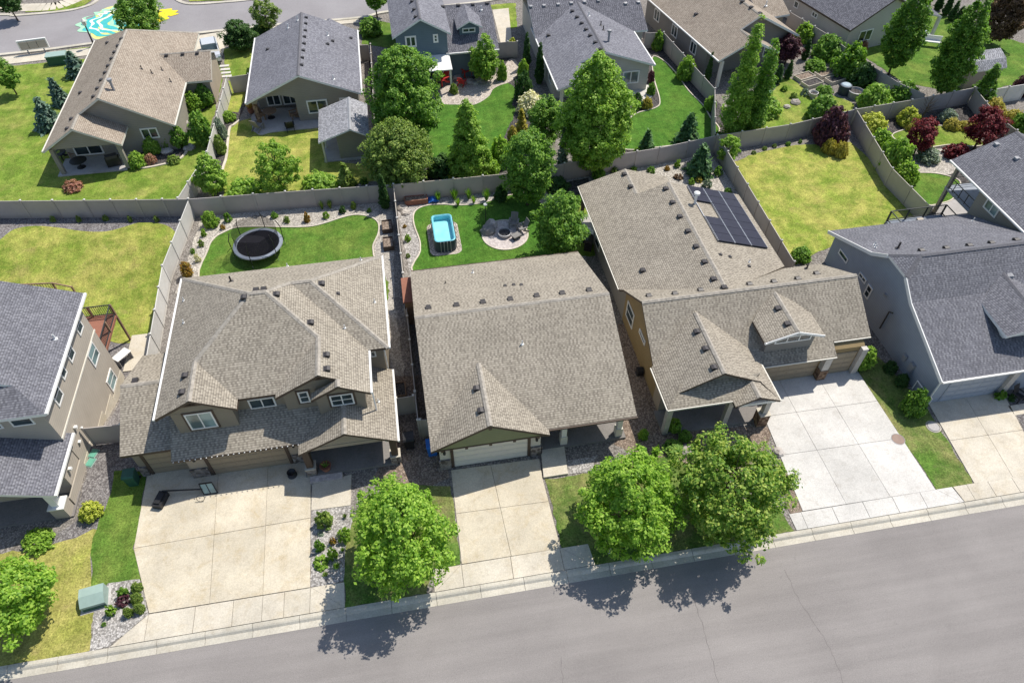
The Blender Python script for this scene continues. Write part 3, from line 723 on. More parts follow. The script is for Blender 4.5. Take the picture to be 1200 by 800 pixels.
fence([(f0.x+.02, f0.y-.2), (-19.3, 44), (-18.95, 34.4)], 'pale sunlit fence between the dry yard and the trampoline yard', 'vinyl_pale', start=False)
fence([(c1[0], c1[1]-.2), top(472, 320), top(489.5, 492)], 'long narrow fence between the trampoline yard and the pool yard', 'vinyl', start=False)
fence([top(96, 501.5), top(141, 497)], 'short grey fence closing the gravel side yard at the left', 'vinyl_gray')
fence([top(464, 466.5), (top(486, 463)[0]-.1, top(486, 463)[1])], 'short tan fence left of the long side fence', 'vinyl')
fence([(top(489.5, 492)[0]+.15, top(489.5, 492)[1]), top(507, 491)], 'short tan fence against the left wall of the central house', 'vinyl')
fence([(c4[0]+.05, c4[1]-.2), top(931, 306.5)], 'long shaded fence between solar roof and large dry lawn', 'vinyl', start=False)
fence([(c5[0]+.05, c5[1]-.2), top(1046, 197), top(1092, 243)], 'shaded fence between large dry lawn and red maple garden', 'vinyl', start=False)
fence([(c6[0], c6[1]-.2), top(1170, 136), top(1215, 170)], 'fence running right from the corner by the red maples', 'vinyl', start=False)
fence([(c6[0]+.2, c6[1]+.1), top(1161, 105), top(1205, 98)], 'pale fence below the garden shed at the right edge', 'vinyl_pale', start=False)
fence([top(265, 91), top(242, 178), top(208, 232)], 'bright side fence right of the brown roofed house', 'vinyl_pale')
fence([(top(265, 91)[0]+.2, top(265, 91)[1]+.1), top(291, 87)], 'short tan fence left of the slate roofed house', 'vinyl', start=False)
fence([top(434, 52), top(438.5, 140)], 'side fence right of the slate roofed house', 'vinyl')
fence([(top(434, 52)[0]-.2, top(434, 52)[1]), (top(421, 52)[0], top(434, 52)[1])], 'short tan fence at the right corner of the slate roof', 'vinyl', start=False)
fence([top(583, 50), top(595, 49), top(606, 49)], 'short grey fence between slate blue house and hip roofed house', 'vinyl_gray')
fence([top(757, 38.5), top(778, 38), top(838, 104), (c4[0]-.1, c4[1]+.3)], 'grey fence between the hip roofed house and the tan house', 'vinyl_gray', end=False)
fence([top(926, 14), top(970, 40), top(1013, 71.7), top(1054, 97), (G(1078, 132)[0], G(1078, 132)[1]+.3)], 'grey fence between kitchen garden and large bright lawn', 'vinyl_gray', end=False)
# ------------------------------------------------------------------ house helpers
def plane_n(P):
    n = Vector((0, 0, 0))
    for i in range(len(P)):
        a, b = Vector(P[i]), Vector(P[(i+1) % len(P)]); n += a.cross(b)
    n.normalize(); return n if n.z > 0 else -n
def roof(t, planes, sh, fascia, th=.2, name='roof'):
    b = MB()
    for P in planes:
        n = plane_n(P); hv = Vector((0, 0, 1)).cross(n); hv = hv.normalized() if hv.length > 1e-4 else Vector((1, 0, 0)); uv_ = n.cross(hv)
        P = [Vector(p) for p in P]
        ar = sum(P[i-1].x*P[i].y-P[i].x*P[i-1].y for i in range(len(P)))
        if ar < 0: P = P[::-1]
        b.poly(P, 0, [(p.dot(hv), p.dot(uv_)) for p in P])
        D = [p-Vector((0, 0, th)) for p in P]
        b.poly(D[::-1], 2)
        for i in range(len(P)):
            j = (i+1) % len(P); b.poly([D[i], D[j], P[j], P[i]], 1)
    o = b.build(name, [M[sh], M[fascia], M['offwhite']], t, recalc=False); o['_p'] = 0; del o['_p']
    PL[o.name] = planes; return o
PL = {}
def caps(t, r, segs, mat='cap_tan', w=.15):
    b = MB()
    for p, q in segs:
        p, q = Vector(p), Vector(q); d = (q-p).normalized(); s = d.cross(Vector((0, 0, 1))).normalized(); dz = Vector((0, 0, 1))
        A = [x+s*w-dz*.045 for x in (p, q)]; B = [x+dz*.035 for x in (p, q)]; C_ = [x-s*w-dz*.045 for x in (p, q)]
        b.poly([A[0], A[1], B[1], B[0]]); b.poly([B[0], B[1], C_[1], C_[0]]); b.poly([A[0], B[0], C_[0]]); b.poly([A[1], C_[1], B[1]])
    return build_split(b, 'ridge_cap', M[mat], r)
def inside(p, P):
    c = False
    for i in range(len(P)):
        a, b = P[i], P[i-1]
        if (a[1] > p.y) != (b[1] > p.y) and p.x < (b[0]-a[0])*(p.y-a[1])/(b[1]-a[1])+a[0]: c = not c
    return c
def on_roof(r, px, py):
    d = FW+RT*((px-600)/F)+UP*((400-py)/F); o = Vector((0, 0, CH)); best = None
    for P in PL[r.name]:
        n = plane_n(P); t = (Vector(P[0])-o).dot(n)/d.dot(n); p = o+d*t
        if t > 0 and inside(p, P) and (best is None or t < best[0]): best = (t, p, n)
    return best
def mesh_of(b, name, mats):
    o = b.build(name, mats); me = o.data; bpy.data.objects.remove(o); return me
def vent_mesh(mat):
    b = MB(); b.box(-.2, .2, -.2, .2, 0, .03)
    b.extr('x', -.16, .16, [(-.17, .03), (-.21, .10), (-.15, .18), (.02, .16), (.16, .03)])
    return mesh_of(b, 'roof_vent', [M[mat]])
VENT = {k: vent_mesh(k) for k in ('vent', 'vent_grey', 'pipe_white')}
def pipe_mesh(mat, h=.45, r=.06):
    b = MB(); b.lathe((0, 0, 0), [(.16, -.06), (.16, .02), (r, .06), (r, h), (r*.8, h), (r*.8, h-.05), (0, h-.05)], 10)
    return mesh_of(b, 'vent_pipe', [M[mat]])
PIPE = {k: pipe_mesh(k) for k in ('vent', 'pipe_white')}
def put(r, me, name, p, M3):
    o = bpy.data.objects.new(name, me); COL.objects.link(o); o.parent = r
    o.location = Vector(p)-ORG[r.name]; o.rotation_euler = M3.to_euler(); ORG[o.name] = ORG[r.name]; return o
def vents(r, pts, mat='vent', s=1.0):
    for px, py in pts:
        h = on_roof(r, px, py)
        if not h: print('vent miss', r.name, r.parent.name, px, py); continue
        _, p, n = h; dn = Vector((n.x, n.y, 0)); dn = dn.normalized() if dn.length > 1e-4 else Vector((0, -1, 0))
        y = -(dn-n*dn.dot(n)).normalized(); x = y.cross(n)
        m = Matrix((x, y, n)).transposed()
        put(r, VENT[mat], 'roof_vent', p, m).scale = (s, s, s)
def pipes(r, pts, mat='pipe_white', s=1.0):
    for px, py in pts:
        h = on_roof(r, px, py)
        if not h: print('pipe miss', r.name, r.parent.name, px, py); continue
        put(r, PIPE[mat], 'vent_pipe', h[1], Matrix.Identity(3)).scale = (s, s, s)
def gableX(x0, x1, y0, y1, ze, zr, yr=None):
    yr = (y0+y1)/2 if yr is None else yr
    return [[(x0, y0, ze), (x1, y0, ze), (x1, yr, zr), (x0, yr, zr)], [(x0, yr, zr), (x1, yr, zr), (x1, y1, ze), (x0, y1, ze)]]
def gableY(y0, y1, x0, x1, ze, zr, xr=None, y1r=None, ze2=None):
    xr = (x0+x1)/2 if xr is None else xr
    return [[(x0, y0, ze), (xr, y0, zr), (xr, y1, zr), (x0, y1, ze)], [(xr, y0, zr), (x1, y0, ze2 or ze), (x1, y1, ze2 or ze), (xr, y1, zr)]]
def wall(t, parts, mat, name='wall'):
    b = MB()
    for p in parts:
        if p[0] == 'box': b.box(*p[1:])
        elif p[0] == 'prism': b.prism(*p[1:])
        else: b.extr(*p)
    return b.build(name, M[mat] if isinstance(mat, str) else mat, t)
def facing(f): return {'S': (Vector((1, 0, 0)), Vector((0, -1, 0))), 'N': (Vector((-1, 0, 0)), Vector((0, 1, 0))), 'E': (Vector((0, 1, 0)), Vector((1, 0, 0))), 'W': (Vector((0, -1, 0)), Vector((-1, 0, 0)))}[f]
def window(t, f, d, a0, a1, z0, z1, frame='white', trim=None, mull=1, rows=0, pane='glass', tw=.09):
    """a window on the wall plane at d, spanning a0..a1 along the wall"""
    U, N = facing(f); ax = Vector((1, 0, 0)) if f in 'SN' else Vector((0, 1, 0)); up = Vector((0, 0, 1))
    if a0 > a1: a0, a1 = a1, a0
    if z0 > z1: z0, z1 = z1, z0
    base = Vector((0, d, 0)) if f in 'SN' else Vector((d, 0, 0))
    w = a1-a0; h = z1-z0; cx = (a0+a1)/2; cz = (z0+z1)/2
    b = MB()
    def bx(ca, cz_, wa, hz_, dep, m=0, off=0): b.obox(base+ax*ca+up*cz_+N*(dep/2-.02+off), ax*wa, N*dep, up*hz_, m)
    for s in (-1, 1):
        bx(cx+s*(w/2-tw/2), cz, tw, h, .08); bx(cx, cz+s*(h/2-tw/2), w-2*tw-.002, tw, .08)
        if trim:
            bx(cx+s*(w/2+.055), cz, .11, h+.22, .06, 1); bx(cx, cz+s*(h/2+.055), w, .11, .06, 1)
    for k in range(1, mull+1): bx(a0+w*k/(mull+1), cz, tw*.8, h-2*tw-.002, .072)
    for k in range(1, rows+1): bx(cx, z0+h*k/(rows+1), w-2*tw-.002, tw*.6, .066)
    o = b.build('window', [M[frame], M[trim or frame]], t)
    b = MB(); b.obox(base+ax*cx+up*cz+N*.02, ax*(w-tw*2+.01), N*.03, up*(h-tw*2+.01)); b.build('pane', M[pane], o)
    return o
def win_px(t, f, d, pts, **k):
    q = [(atY if f in 'SN' else atX)(x, y, d) for x, y in pts]
    a = [p[0] if f in 'SN' else p[1] for p in q]; z = [p[2] for p in q]
    a.sort(); z.sort(); n = len(a)//2
    return window(t, f, d, sum(a[:n])/n, sum(a[n:])/n, sum(z[:n])/n, sum(z[n:])/n, **k)
def gdoor(t, y, x0, x1, h, mat, z0=.05, trim=None, dep=.06):
    b = MB(); n = 4
    for k in range(n):
        za, zb = z0+h*k/n, z0+h*(k+1)/n
        b.box(x0, x1, y-dep, y, za+.012, zb-.012)
        m = max(2, int((x1-x0)/.7))
        for j in range(m):
            xa, xb = x0+(x1-x0)*j/m, x0+(x1-x0)*(j+1)/m
            b.box(xa+.07, xb-.07, y-dep-.015, y-dep-.001, za+.09, zb-.09)
    b.box(x0, x1, y-.02, y+.02, z0, z0+h)
    d = b.build('garage_door', M[mat], t)
    if trim:
        b = MB()
        for xx in (x0-.1, x1+.1): b.box(xx-.09, xx+.09, y-.1, y+.02, .05, z0+h)
        b.box(x0-.19, x1+.19, y-.1, y+.02, z0+h+.001, z0+h+.18); b.build('door_trim', M[trim], t)
    return d
def gutter(t, segs, mat='white', s=.11):
    b = MB()
    for p, q in segs: b.bar(p, q, s, s)
    return build_split(b, 'gutter', M[mat], t)
def lamp(t, x, y, z):
    b = MB(); b.box(x-.07, x+.07, y-.06, y, z-.12, z+.12); b.lathe((x, y-.14, z-.16), [(.05, 0), (.09, .06), (.09, .26), (.03, .34)], 8)
    return b.build('wall_lamp', M['black'], t)
# ================================================================== centre house
def house_centre():
    t = thing('house', 'single storey house with big plain tan gable roof and cream garage front, photo centre', 'house', (5.6, 31, 0), 'houses along the street')
    K = 3.1/7.7; zf = 2.8
    main = gableX(-.75, 11.9, 23.6, 39.0, 2.8, 5.9, 31.3)
    gab = gableY(23.2, 28.05, -.77, 6.37, 2.78, 4.6)
    r = roof(t, main+gab, 'sh_tan', 'brown_trim')
    caps(t, r, [((-.75, 31.3, 5.9), (11.9, 31.3, 5.9)), ((2.8, 23.2, 4.6), (2.8, 28.0, 4.6))])
    vents(r, [(502, 361), (535, 358), (566, 354.5), (598, 351), (629, 347), (659, 344), (690.5, 340.5), (559, 455), (564, 481)])
    vents(r, [(592, 335), (602, 334), (611, 334)], s=.6); pipes(r, [(554, 319.5), (612, 403)], 'pipe_white', .7); pipes(r, [(522, 332)], 'vent', .5)
    # body below the roof planes
    def zm(y): return (2.8+K*(y-23.6) if y < 31.3 else 2.8+K*(39-y))-.22
    wall(t, [('x', -.3, 11.45, [(26.4, 0), (26.4, zm(26.4)), (31.3, zm(31.3)), (38.55, zm(38.55)), (38.55, 0)])], 'sid_cream')
    b = MB(); b.box(-.3, 5.95, 23.75, 26.38, 0, 2.72); b.build('garage_wall', M['sid_cream'], t)
    b = MB(); b.extr('y', 23.3, 23.5, [(-.55, 2.60), (-.4, 2.72), (2.8, 4.36), (6.0, 2.72), (6.15, 2.60)]); b.build('gable_wall', M['sid_green'], t)
    b = MB()
    for x in (-.1, 1.35, 2.8, 4.25, 5.7): b.box(x-.09, x+.09, 23.32, 23.73, 2.36, 2.595)
    b.obox((2.8, 23.24, 4.28), (.18, 0, 0), (0, .1, 0), (0, 0, .22)); b.box(-.5, 6.1, 23.27, 23.295, 2.60, 2.70)
    build_split(b, 'corbel', M['brown_trim'], t)
    gdoor(t, 23.76, .55, 5.12, 2.12, 'door_cream', trim='brown_trim')
    b = MB(); b.box(-.38, .34, 23.62, 23.74, 0, .95); b.box(5.33, 6.03, 23.62, 23.74, 0, .95); b.box(5.98, 6.06, 23.62, 25.2, 0, .95); build_split(b, 'stone_base', M['stone'], t)
    lamp(t, .0, 23.74, 1.85); lamp(t, 5.68, 23.74, 1.85)
    # entry porch
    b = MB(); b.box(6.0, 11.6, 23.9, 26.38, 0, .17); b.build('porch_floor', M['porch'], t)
    for x in (7.55, 11.15):
        b = MB(); b.box(x-.16, x+.16, 24.1, 24.42, .17, 2.62); b.box(x-.22, x+.22, 24.04, 24.48, .171, .95, 1); b.box(x-.2, x+.2, 24.06, 24.46, 2.5, 2.62)
        b.build('column', [M['white'], M['offwhite']], t)
    b = MB(); b.box(6.4, 11.45, 24.15, 24.35, 2.62, 2.9); build_split(b, 'porch_beam', M['brown_trim'], t)
    window(t, 'S', 26.4, 8.6, 10.6, .9, 2.3); b = MB(); b.box(6.9, 7.85, 26.33, 26.4, .17, 2.25); b.build('door', M['brown_trim'], t)
    gutter(t, [((6.3, 23.55, 2.72), (11.95, 23.55, 2.72)), ((-.7, 39.08, 2.72), (11.9, 39.08, 2.72))], 'brown_trim', .1)
    window(t, 'W', -.3, 33.5, 35, 1, 2.2, pane='glass'); window(t, 'W', -.3, 28.5, 29.5, 1.1, 2.2)
    b = MB(); b.box(-1.5, -.32, 36.3, 38.9, 2.28, 2.36); b.build('side_awning', M['redwood'], t)
    b = MB(); b.box(-1.4, -1.3, 36.4, 36.5, 0, 2.28); b.box(-1.4, -1.3, 38.7, 38.8, 0, 2.28); build_split(b, 'awning_post', M['wood'], t)
    b = MB(); b.box(-1.4, -.32, 36.32, 36.38, 0, 2.27); b.build('awning_panel', M['wood'], t)
house_centre()
# ================================================================== house with many gables, left of the centre
def house_left():
    t = thing('house', 'two storey taupe house with many tan gables above a three car garage', 'house', (-9.8, 32, 0), 'houses along the street')
    e = 5.4; zr = 8.45
    A = [[(-15.85, 38.1, e), (-15.85, 26.3, e), (-13.6, 26.3, 6.64), (-13.6, 29.25, 6.64), (-10.3, 32.55, zr)],
         [(-13.6, 29.25, 6.64), (-13.6, 26.3, 6.64), (-11.35, 26.3, e), (-11.35, 27.0, e)],
         [(-11.35, 27, e), (-9.22, 27, e), (-6.5, 29.72, 6.9), (-9.33, 32.55, zr), (-10.3, 32.55, zr), (-13.6, 29.25, 6.64)],
         [(-6.5, 29.72, 6.9), (-9.22, 27.0, e), (-9.22, 26.7, e), (-6.5, 26.7, 6.9)],
         [(-9.33, 32.55, zr), (-6.5, 29.72, 6.9), (-6.5, 26.7, 6.9), (-5.5, 26.7, 6.35), (-5.5, 26.15, 6.35), (-3.78, 26.15, e), (-3.78, 38.1, e)],
         [(-5.5, 26.7, 6.35), (-7.2, 26.7, 5.41), (-7.2, 26.15, 5.41), (-5.5, 26.15, 6.35)],
         [(-15.85, 38.1, e), (-10.3, 32.55, zr), (-9.33, 32.55, zr), (-3.78, 38.1, e)],
         [(-2.55, 29.5, e), (-2.55, 38.1, e), (-6.85, 33.8, 7.765)],
         [(-2.55, 29.5, e), (-6.85, 33.8, 7.765), (-8.08, 33.8, 7.765), (-3.78, 29.5, e)],
         [(-2.55, 38.1, e), (-3.78, 38.1, e), (-8.08, 33.8, 7.765), (-6.85, 33.8, 7.765)]]
    r = roof(t, A, 'sh_tan', 'brown_trim')
    caps(t, r, [((-15.85, 38.1, e), (-10.3, 32.55, zr)), ((-10.3, 32.55, zr), (-9.33, 32.55, zr)), ((-10.3, 32.55, zr), (-13.6, 29.25, 6.64)),
                ((-13.6, 29.25, 6.64), (-13.6, 26.3, 6.64)), ((-9.33, 32.55, zr), (-6.5, 29.72, 6.9)), ((-6.5, 29.72, 6.9), (-6.5, 26.7, 6.9)),
                ((-9.33, 32.55, zr), (-8.08, 33.8, 7.765)), ((-8.08, 33.8, 7.765), (-6.85, 33.8, 7.765)), ((-6.85, 33.8, 7.765), (-2.55, 38.1, e)), ((-6.85, 33.8, 7.765), (-2.55, 29.5, e)),
                ((-5.5, 26.15, 6.35), (-5.5, 26.7, 6.35))])
    vents(r, [(286.5, 348.5), (323.5, 345), (300, 340.5), (309, 339.5), (376.5, 332.5), (363.5, 378), (382, 416), (382.5, 432.5), (217.5, 440), (214, 459.5)])
    vents(r, [(396, 344)], s=.6); pipes(r, [(215.5, 352), (215.5, 378), (337, 312), (423, 305), (404, 384), (439, 354)], 'pipe_white', .6); pipes(r, [(271, 330)], 'vent')
    # lower roofs
    B = gableX(-18.75, -15.2, 26.1, 34.0, 2.7, 4.45, 30.05)
    Bm = [[(-15.72, 25.2, 2.7), (-4.0, 25.2, 2.7), (-4.0, 27.55, 3.99), (-15.72, 27.55, 3.99)]]
    Bp = [[(-8.45, 24.4, 2.7), (-5.55, 24.4, 4.15), (-5.55, 27.2, 4.15), (-8.45, 27.2, 2.7)],
          [(-5.55, 24.4, 4.15), (-2.65, 24.4, 2.7), (-2.65, 30.0, 2.7), (-4.1, 30.0, 3.425), (-4.1, 27.2, 3.425), (-5.55, 27.2, 4.15)]]
    r2 = roof(t, B+Bm+Bp, 'sh_tan', 'brown_trim', .18)
    caps(t, r2, [((-18.75, 30.05, 4.45), (-15.5, 30.05, 4.45)), ((-5.55, 24.4, 4.15), (-5.55, 26.9, 4.15))])
    vents(r2, [(158.5, 446.5)]); pipes(r2, [(443.5, 470.5)], 'pipe_white', .6)
    # walls
    wall(t, [('box', -15.45, -4.2, 27.4, 37.75, 0, 5.3), ('box', -15.1, -11.75, 26.6, 27.38, 2.6, 5.3), ('box', -8.9, -4.21, 27.05, 27.39, 2.9, 5.3), ('box', -7.0, -4.21, 26.55, 27.04, 2.6, 5.3),
             ('box', -4.19, -2.95, 29.9, 37.7, 0, 5.3), ('box', -18.4, -15.46, 26.45, 33.7, 0, 2.6), ('extr',)] [:6], 'sid_olive')
    b = MB()
    b.extr('y', 26.61, 26.9, [(-15.5, 5.22), (-13.6, 6.4), (-11.7, 5.22)]); b.extr('y', 27.06, 27.3, [(-8.9, 5.25), (-6.5, 6.66), (-5.5, 6.0), (-4.25, 5.25)]); b.extr('y', 26.56, 26.8, [(-6.95, 5.22), (-5.5, 6.1), (-4.1, 5.22)])
    b.extr('x', -18.38, -18.2, [(26.46, 2.55), (30.05, 4.2), (33.7, 2.55)]); build_split(b, 'gable_wall', M['sid_olive'], t)
    b = MB(); b.extr('y', 24.75, 24.95, [(-7.6, 2.72), (-5.55, 3.85), (-3.5, 2.72)]); b.box(-8.0, -3.1, 24.72, 24.98, 2.45, 2.73); b.build('porch_gable', M['sid_tan'], t)
    b = MB(); b.obox((-13.6, 26.5, 6.0), (1.5, 0, 0), (0, .1, 0), (0, 0, .1)); b.obox((-6.5, 26.95, 6.3), (1.4, 0, 0), (0, .1, 0), (0, 0, .1)); b.obox((-5.5, 26.45, 5.9), (1.0, 0, 0), (0, .1, 0), (0, 0, .1)); build_split(b, 'gable_trim', M['brown_trim'], t)
    win_px(t, 'S', 26.6, [(216, 485), (248, 481.5), (256, 499), (223.5, 503)], trim='brown_trim', pane='glass_sky')
    win_px(t, 'S', 27.4, [(290.5, 468.5), (320.5, 464), (324.5, 474.5), (293.5, 479)], trim=None)
    win_px(t, 'S', 27.05, [(348.6, 459), (361, 457.5), (364, 470), (351.6, 471.5)], trim='brown_trim', mull=0, rows=1)
    win_px(t, 'S', 26.55, [(385.5, 463.5), (413, 459.5), (416, 472.5), (389, 475)], trim='brown_trim', rows=1)
    win_px(t, 'S', 29.9, [(434, 411), (440, 410), (441, 417), (434, 418)], mull=0)
    # garage fronts
    b = MB(); b.box(-15.3, -8.6, 25.75, 27.38, 0, 2.55); b.build('garage_wall', M['sid_tan'], t)
    gdoor(t, 25.77, -14.05, -9.55, 2.15, 'door_tan', trim='brown_trim'); gdoor(t, 26.47, -17.75, -15.5, 2.1, 'door_tan', trim='brown_trim')
    b = MB(); b.box(-15.36, -14.3, 25.64, 25.74, 0, .9); b.box(-9.3, -8.55, 25.64, 25.74, 0, .9); b.box(-18.45, -18.0, 26.32, 26.44, 0, .9); build_split(b, 'stone_base', M['stone'], t)
    lamp(t, -14.75, 25.75, 2.0); lamp(t, -8.95, 25.75, 2.0)
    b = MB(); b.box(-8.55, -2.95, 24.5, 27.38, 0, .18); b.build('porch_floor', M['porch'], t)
    for x in (-8.15, -3.0):
        b = MB(); b.box(x-.2, x+.2, 24.6, 25.0, .18, 2.46); b.box(x-.3, x+.3, 24.5, 25.1, .181, .8, 1); b.box(x-.33, x+.33, 24.47, 25.13, .801, .88, 2)
        b.build('column', [M['brown_trim'], M['stone'], M['conc_curb']], t)
    b = MB(); b.box(-6.3, -5.3, 27.31, 27.39, .18, 2.3); b.build('door', M['brown_trim'], t); window(t, 'S', 27.4, -7.9, -6.7, .9, 2.2)
    b = MB()
    for x, y, z in ((-7.5, 25.2, 2.35), (-6.3, 25.8, 2.35), (-3.3, 25.0, 2.35)): b.lathe((x, y, z-.28), [(.05, 0), (.17, .06), (.19, .16), (.12, .27), (.02, .3)], 10)
    build_split(b, 'porch_lamp', M['lamp_glow'], t)
    gutter(t, [((-15.92, 26.3, e-.06), (-15.92, 38.1, e-.06)), ((-2.48, 29.5, e-.06), (-2.48, 38.1, e-.06)), ((-3.71, 26.15, e-.06), (-3.71, 29.45, e-.06)), ((-2.58, 24.4, 2.63), (-2.58, 30, 2.63))], 'white', .12)
    b = MB()
    for k in range(24): b.lathe((-15.6+k*.31, 25.13, 2.72), [(.0, -.05), (.045, 0), (0, .05)], 6)
    build_split(b, 'string_light', M['pipe_white'], t)
    b = MB(); b.box(-8.3, -6.35, 24.0, 24.46, 0, .17); b.build('porch_step', M['paver'], t)
    b = MB(); b.tube([(-2.88, 30.1, .1), (-2.88, 30.1, 5.2)], .05, 6); b.tube([(-3.72, 26.5, 2.9), (-3.72, 26.5, 5.3)], .05, 6); build_split(b, 'downspout', M['white'], t)
house_left()
# ================================================================== house with the solar array
def house_solar():
    t = thing('house', 'brown sided house with tan roofs, solar array and front dormer', 'house', (21, 33, 0), 'houses along the street')
    rear = [[(13.8, 46.8, 3), (13.8, 33.6, 3), (20.1, 33.6, 5.0), (20.1, 43.4, 5.0), (17.6, 43.4, 4.206), (17.6, 46.8, 4.206)],
            [(20.1, 43.4, 5.0), (20.1, 31.5, 5.0), (20.1, 31.0, 5.0), (26.4, 34.6, 3.0), (26.4, 43.4, 3.0)],
            [(17.6, 46.8, 4.206), (17.6, 43.3, 4.206), (21.4, 43.3, 3.0), (21.4, 46.8, 3.0)]]
    rear[0] = [(13.8, 46.8, 3), (13.8, 34.3, 3), (20.1, 31.0, 5.0), (20.1, 43.4, 5.0), (17.6, 43.4, 4.206), (17.6, 46.8, 4.206)]
    kf = (5.3-3)/3.6
    front = [[(14.0, 27.1, 3.0), (21.0, 27.1, 3.0), (29.15, 27.1, 3.0), (29.15, 30.7, 5.3), (14.0, 30.7, 5.3)], [(14.0, 30.7, 5.3), (29.15, 30.7, 5.3), (29.15, 34.5, 2.9), (14.0, 34.5, 2.9)],
             [(20.5, 27.1, 3.0), (20.5, 26.2, 2.48), (26.45, 26.2, 2.48), (26.45, 27.1, 3.0)]]
    kg = .5; zg = 4.8
    gab = [[(13.85, 23.6, 3.02), (14.75, 24.4, 3.47), (17.4, 24.4, zg), (17.4, 29.85, zg), (13.85, 27.0, 3.02)],
           [(17.4, 24.4, zg), (20.1, 24.4, 3.42), (20.1, 24.3, 3.42), (20.95, 23.1, 2.98), (20.95, 27.0, 2.98), (17.4, 29.85, zg)],
           [(13.85, 23.6, 3.02), (18.0, 23.6, 3.02), (20.2, 24.9, 3.67), (14.9, 24.9, 3.67)],
           [(18.0, 23.1, 2.98), (19.42, 23.1, 3.62), (19.42, 25.0, 3.62), (18.0, 25.0, 2.98)],
           [(19.42, 23.1, 3.62), (20.95, 23.1, 2.98), (20.95, 24.4, 2.98), (19.42, 25.0, 3.62)]]
    zd = 5.05
    dor = [[(23.15, 26.0, zd), (21.1, 26.1, 4.28), (21.1, 28.0, 4.28), (23.15, 30.3, zd)], [(23.15, 26.0, zd), (23.15, 30.3, zd), (25.2, 28.0, 4.28), (25.2, 26.1, 4.28)]]
    dor = [[(x, y+.65, z) for x, y, z in P] for P in dor]
    r = roof(t, rear+front+gab+dor, 'sh_tan', 'brown_trim', .17)
    caps(t, r, [((20.1, 43.4, 5), (20.1, 31.2, 5)), ((17.6, 46.8, 4.206), (17.6, 43.4, 4.206)), ((14, 30.7, 5.3), (29.15, 30.7, 5.3)), ((17.4, 24.4, zg), (17.4, 29.6, zg)), ((23.15, 26.7, zd), (23.15, 30.6, zd)), ((19.42, 23.1, 3.62), (19.42, 24.9, 3.62))])
    vents(r, [(732, 204.5), (739.5, 219), (780.5, 221.5), (788.5, 237.5), (797, 254), (806.5, 271), (816, 289), (826, 307), (836.5, 327), (760.5, 347), (791, 344.5), (821, 340.5), (849, 337), (878.5, 333.5), (907, 330.5), (935, 327), (957, 321), (817, 388.5), (827, 408.5), (837, 430.5), (912, 361.5), (923, 379.5), (753.5, 317)])
    vents(r, [(844, 298.5), (855, 301), (877.5, 312), (820, 222)], s=.6); pipes(r, [(878, 307)], 'pipe_white', .6); pipes(r, [(945, 315)], 'vent')
    h = on_roof(r, 814, 239)
    b = MB(); p = h[1]; b.tube([p, p+Vector((0, 0, .9))], .1, 8); b.lathe(p+Vector((0, 0, .9)), [(.1, -.02), (.24, .0), (.24, .16), (.1, .24), (0, .25)], 10); b.build('flue', M['pipe_white'], r)
    # walls
    wall(t, [('x', 14.3, 28.7, [(26.7, 0), (26.7, 2.55), (30.7, 5.05), (34.2, 2.75), (34.2, 0)]), ('y', 31, 43.1, [(14.3, 0), (14.3, 2.95), (20.1, 4.78), (25.9, 2.95), (25.9, 0)])][:1], 'sid_brown')
    wall(t, [('y', 34.21, 43.1, [(14.3, 0), (14.3, 2.9), (20.1, 4.75), (25.9, 2.9), (25.9, 0)])], 'sid_greywall')
    b = MB(); b.box(14.28, 20.8, 25.6, 26.69, 0, 2.8); b.build('entry_wall', M['sid_tan'], t)
    b = MB(); b.extr('y', 24.85, 25.0, [(14.7, 3.25), (17.4, 4.58), (20.1, 3.25)]); b.build('gable_wall', M['sid_greywall'], t)
    gdoor(t, 26.72, 21.35, 25.7, 2.15, 'door_tan', trim='sid_tan' if 0 else None); gdoor(t, 28.0-1.3, 26.75, 28.3, 2.1, 'door_tan')
    b = MB(); b.box(25.85, 26.35, 26.25, 26.68, 0, 2.4); b.box(28.4, 28.8, 26.35, 26.68, 0, 2.55); build_split(b, 'pier', M['post_tan'], t)
    b = MB(); b.box(25.8, 26.4, 26.2, 26.66, .0, 1.0); build_split(b, 'stone_base', M['brickstone'], t)
    # dormer front
    b = MB(); b.extr('y', 27.0, 28.4, [(21.5, 3.0), (21.5, 4.3), (23.15, 4.85), (24.8, 4.3), (24.8, 3.0)]); b.build('dormer_wall', M['sid_greywall'], t)
    window(t, 'S', 27.0, 22.0, 24.5, 3.72, 4.32, mull=2)
    b = MB()
    for k in range(9): b.obox((21.15+.5*k, 26.62, 4.32), (.06, 0, 0), (0, .12, 0), (0, 0, .06)) if k < 1 else None
    b.bar((21.1, 26.68, 4.2), (23.15, 26.6, 4.97), .06, .16); b.bar((23.15, 26.6, 4.97), (25.2, 26.68, 4.2), .06, .16); build_split(b, 'dormer_trim', M['white'], t)
    # porch
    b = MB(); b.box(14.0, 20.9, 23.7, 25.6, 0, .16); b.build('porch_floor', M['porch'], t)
    for x, y in ((14.15, 23.9), (18.15, 23.9), (20.55, 23.6)):
        b = MB(); b.box(x-.17, x+.17, y-.17, y+.17, .16, 2.86)
        if x > 20: b.box(x-.34, x+.34, y-.34, y+.34, 0, 1.15, 1); b.box(x-.37, x+.37, y-.37, y+.37, 1.151, 1.22, 2)
        b.build('column', [M['post_tan'], M['brickstone'], M['conc_curb']], t)
    b = MB(); b.bar((14.0, 23.72, 2.78), (18.15, 23.72, 2.78), .15, .2); b.bar((18.3, 23.3, 2.78), (20.75, 23.3, 2.78), .15, .2); build_split(b, 'porch_beam', M['white'], t)
    b = MB(); b.box(16.2, 17.2, 25.53, 25.6, .16, 2.3); b.build('door', M['brown_trim'], t)
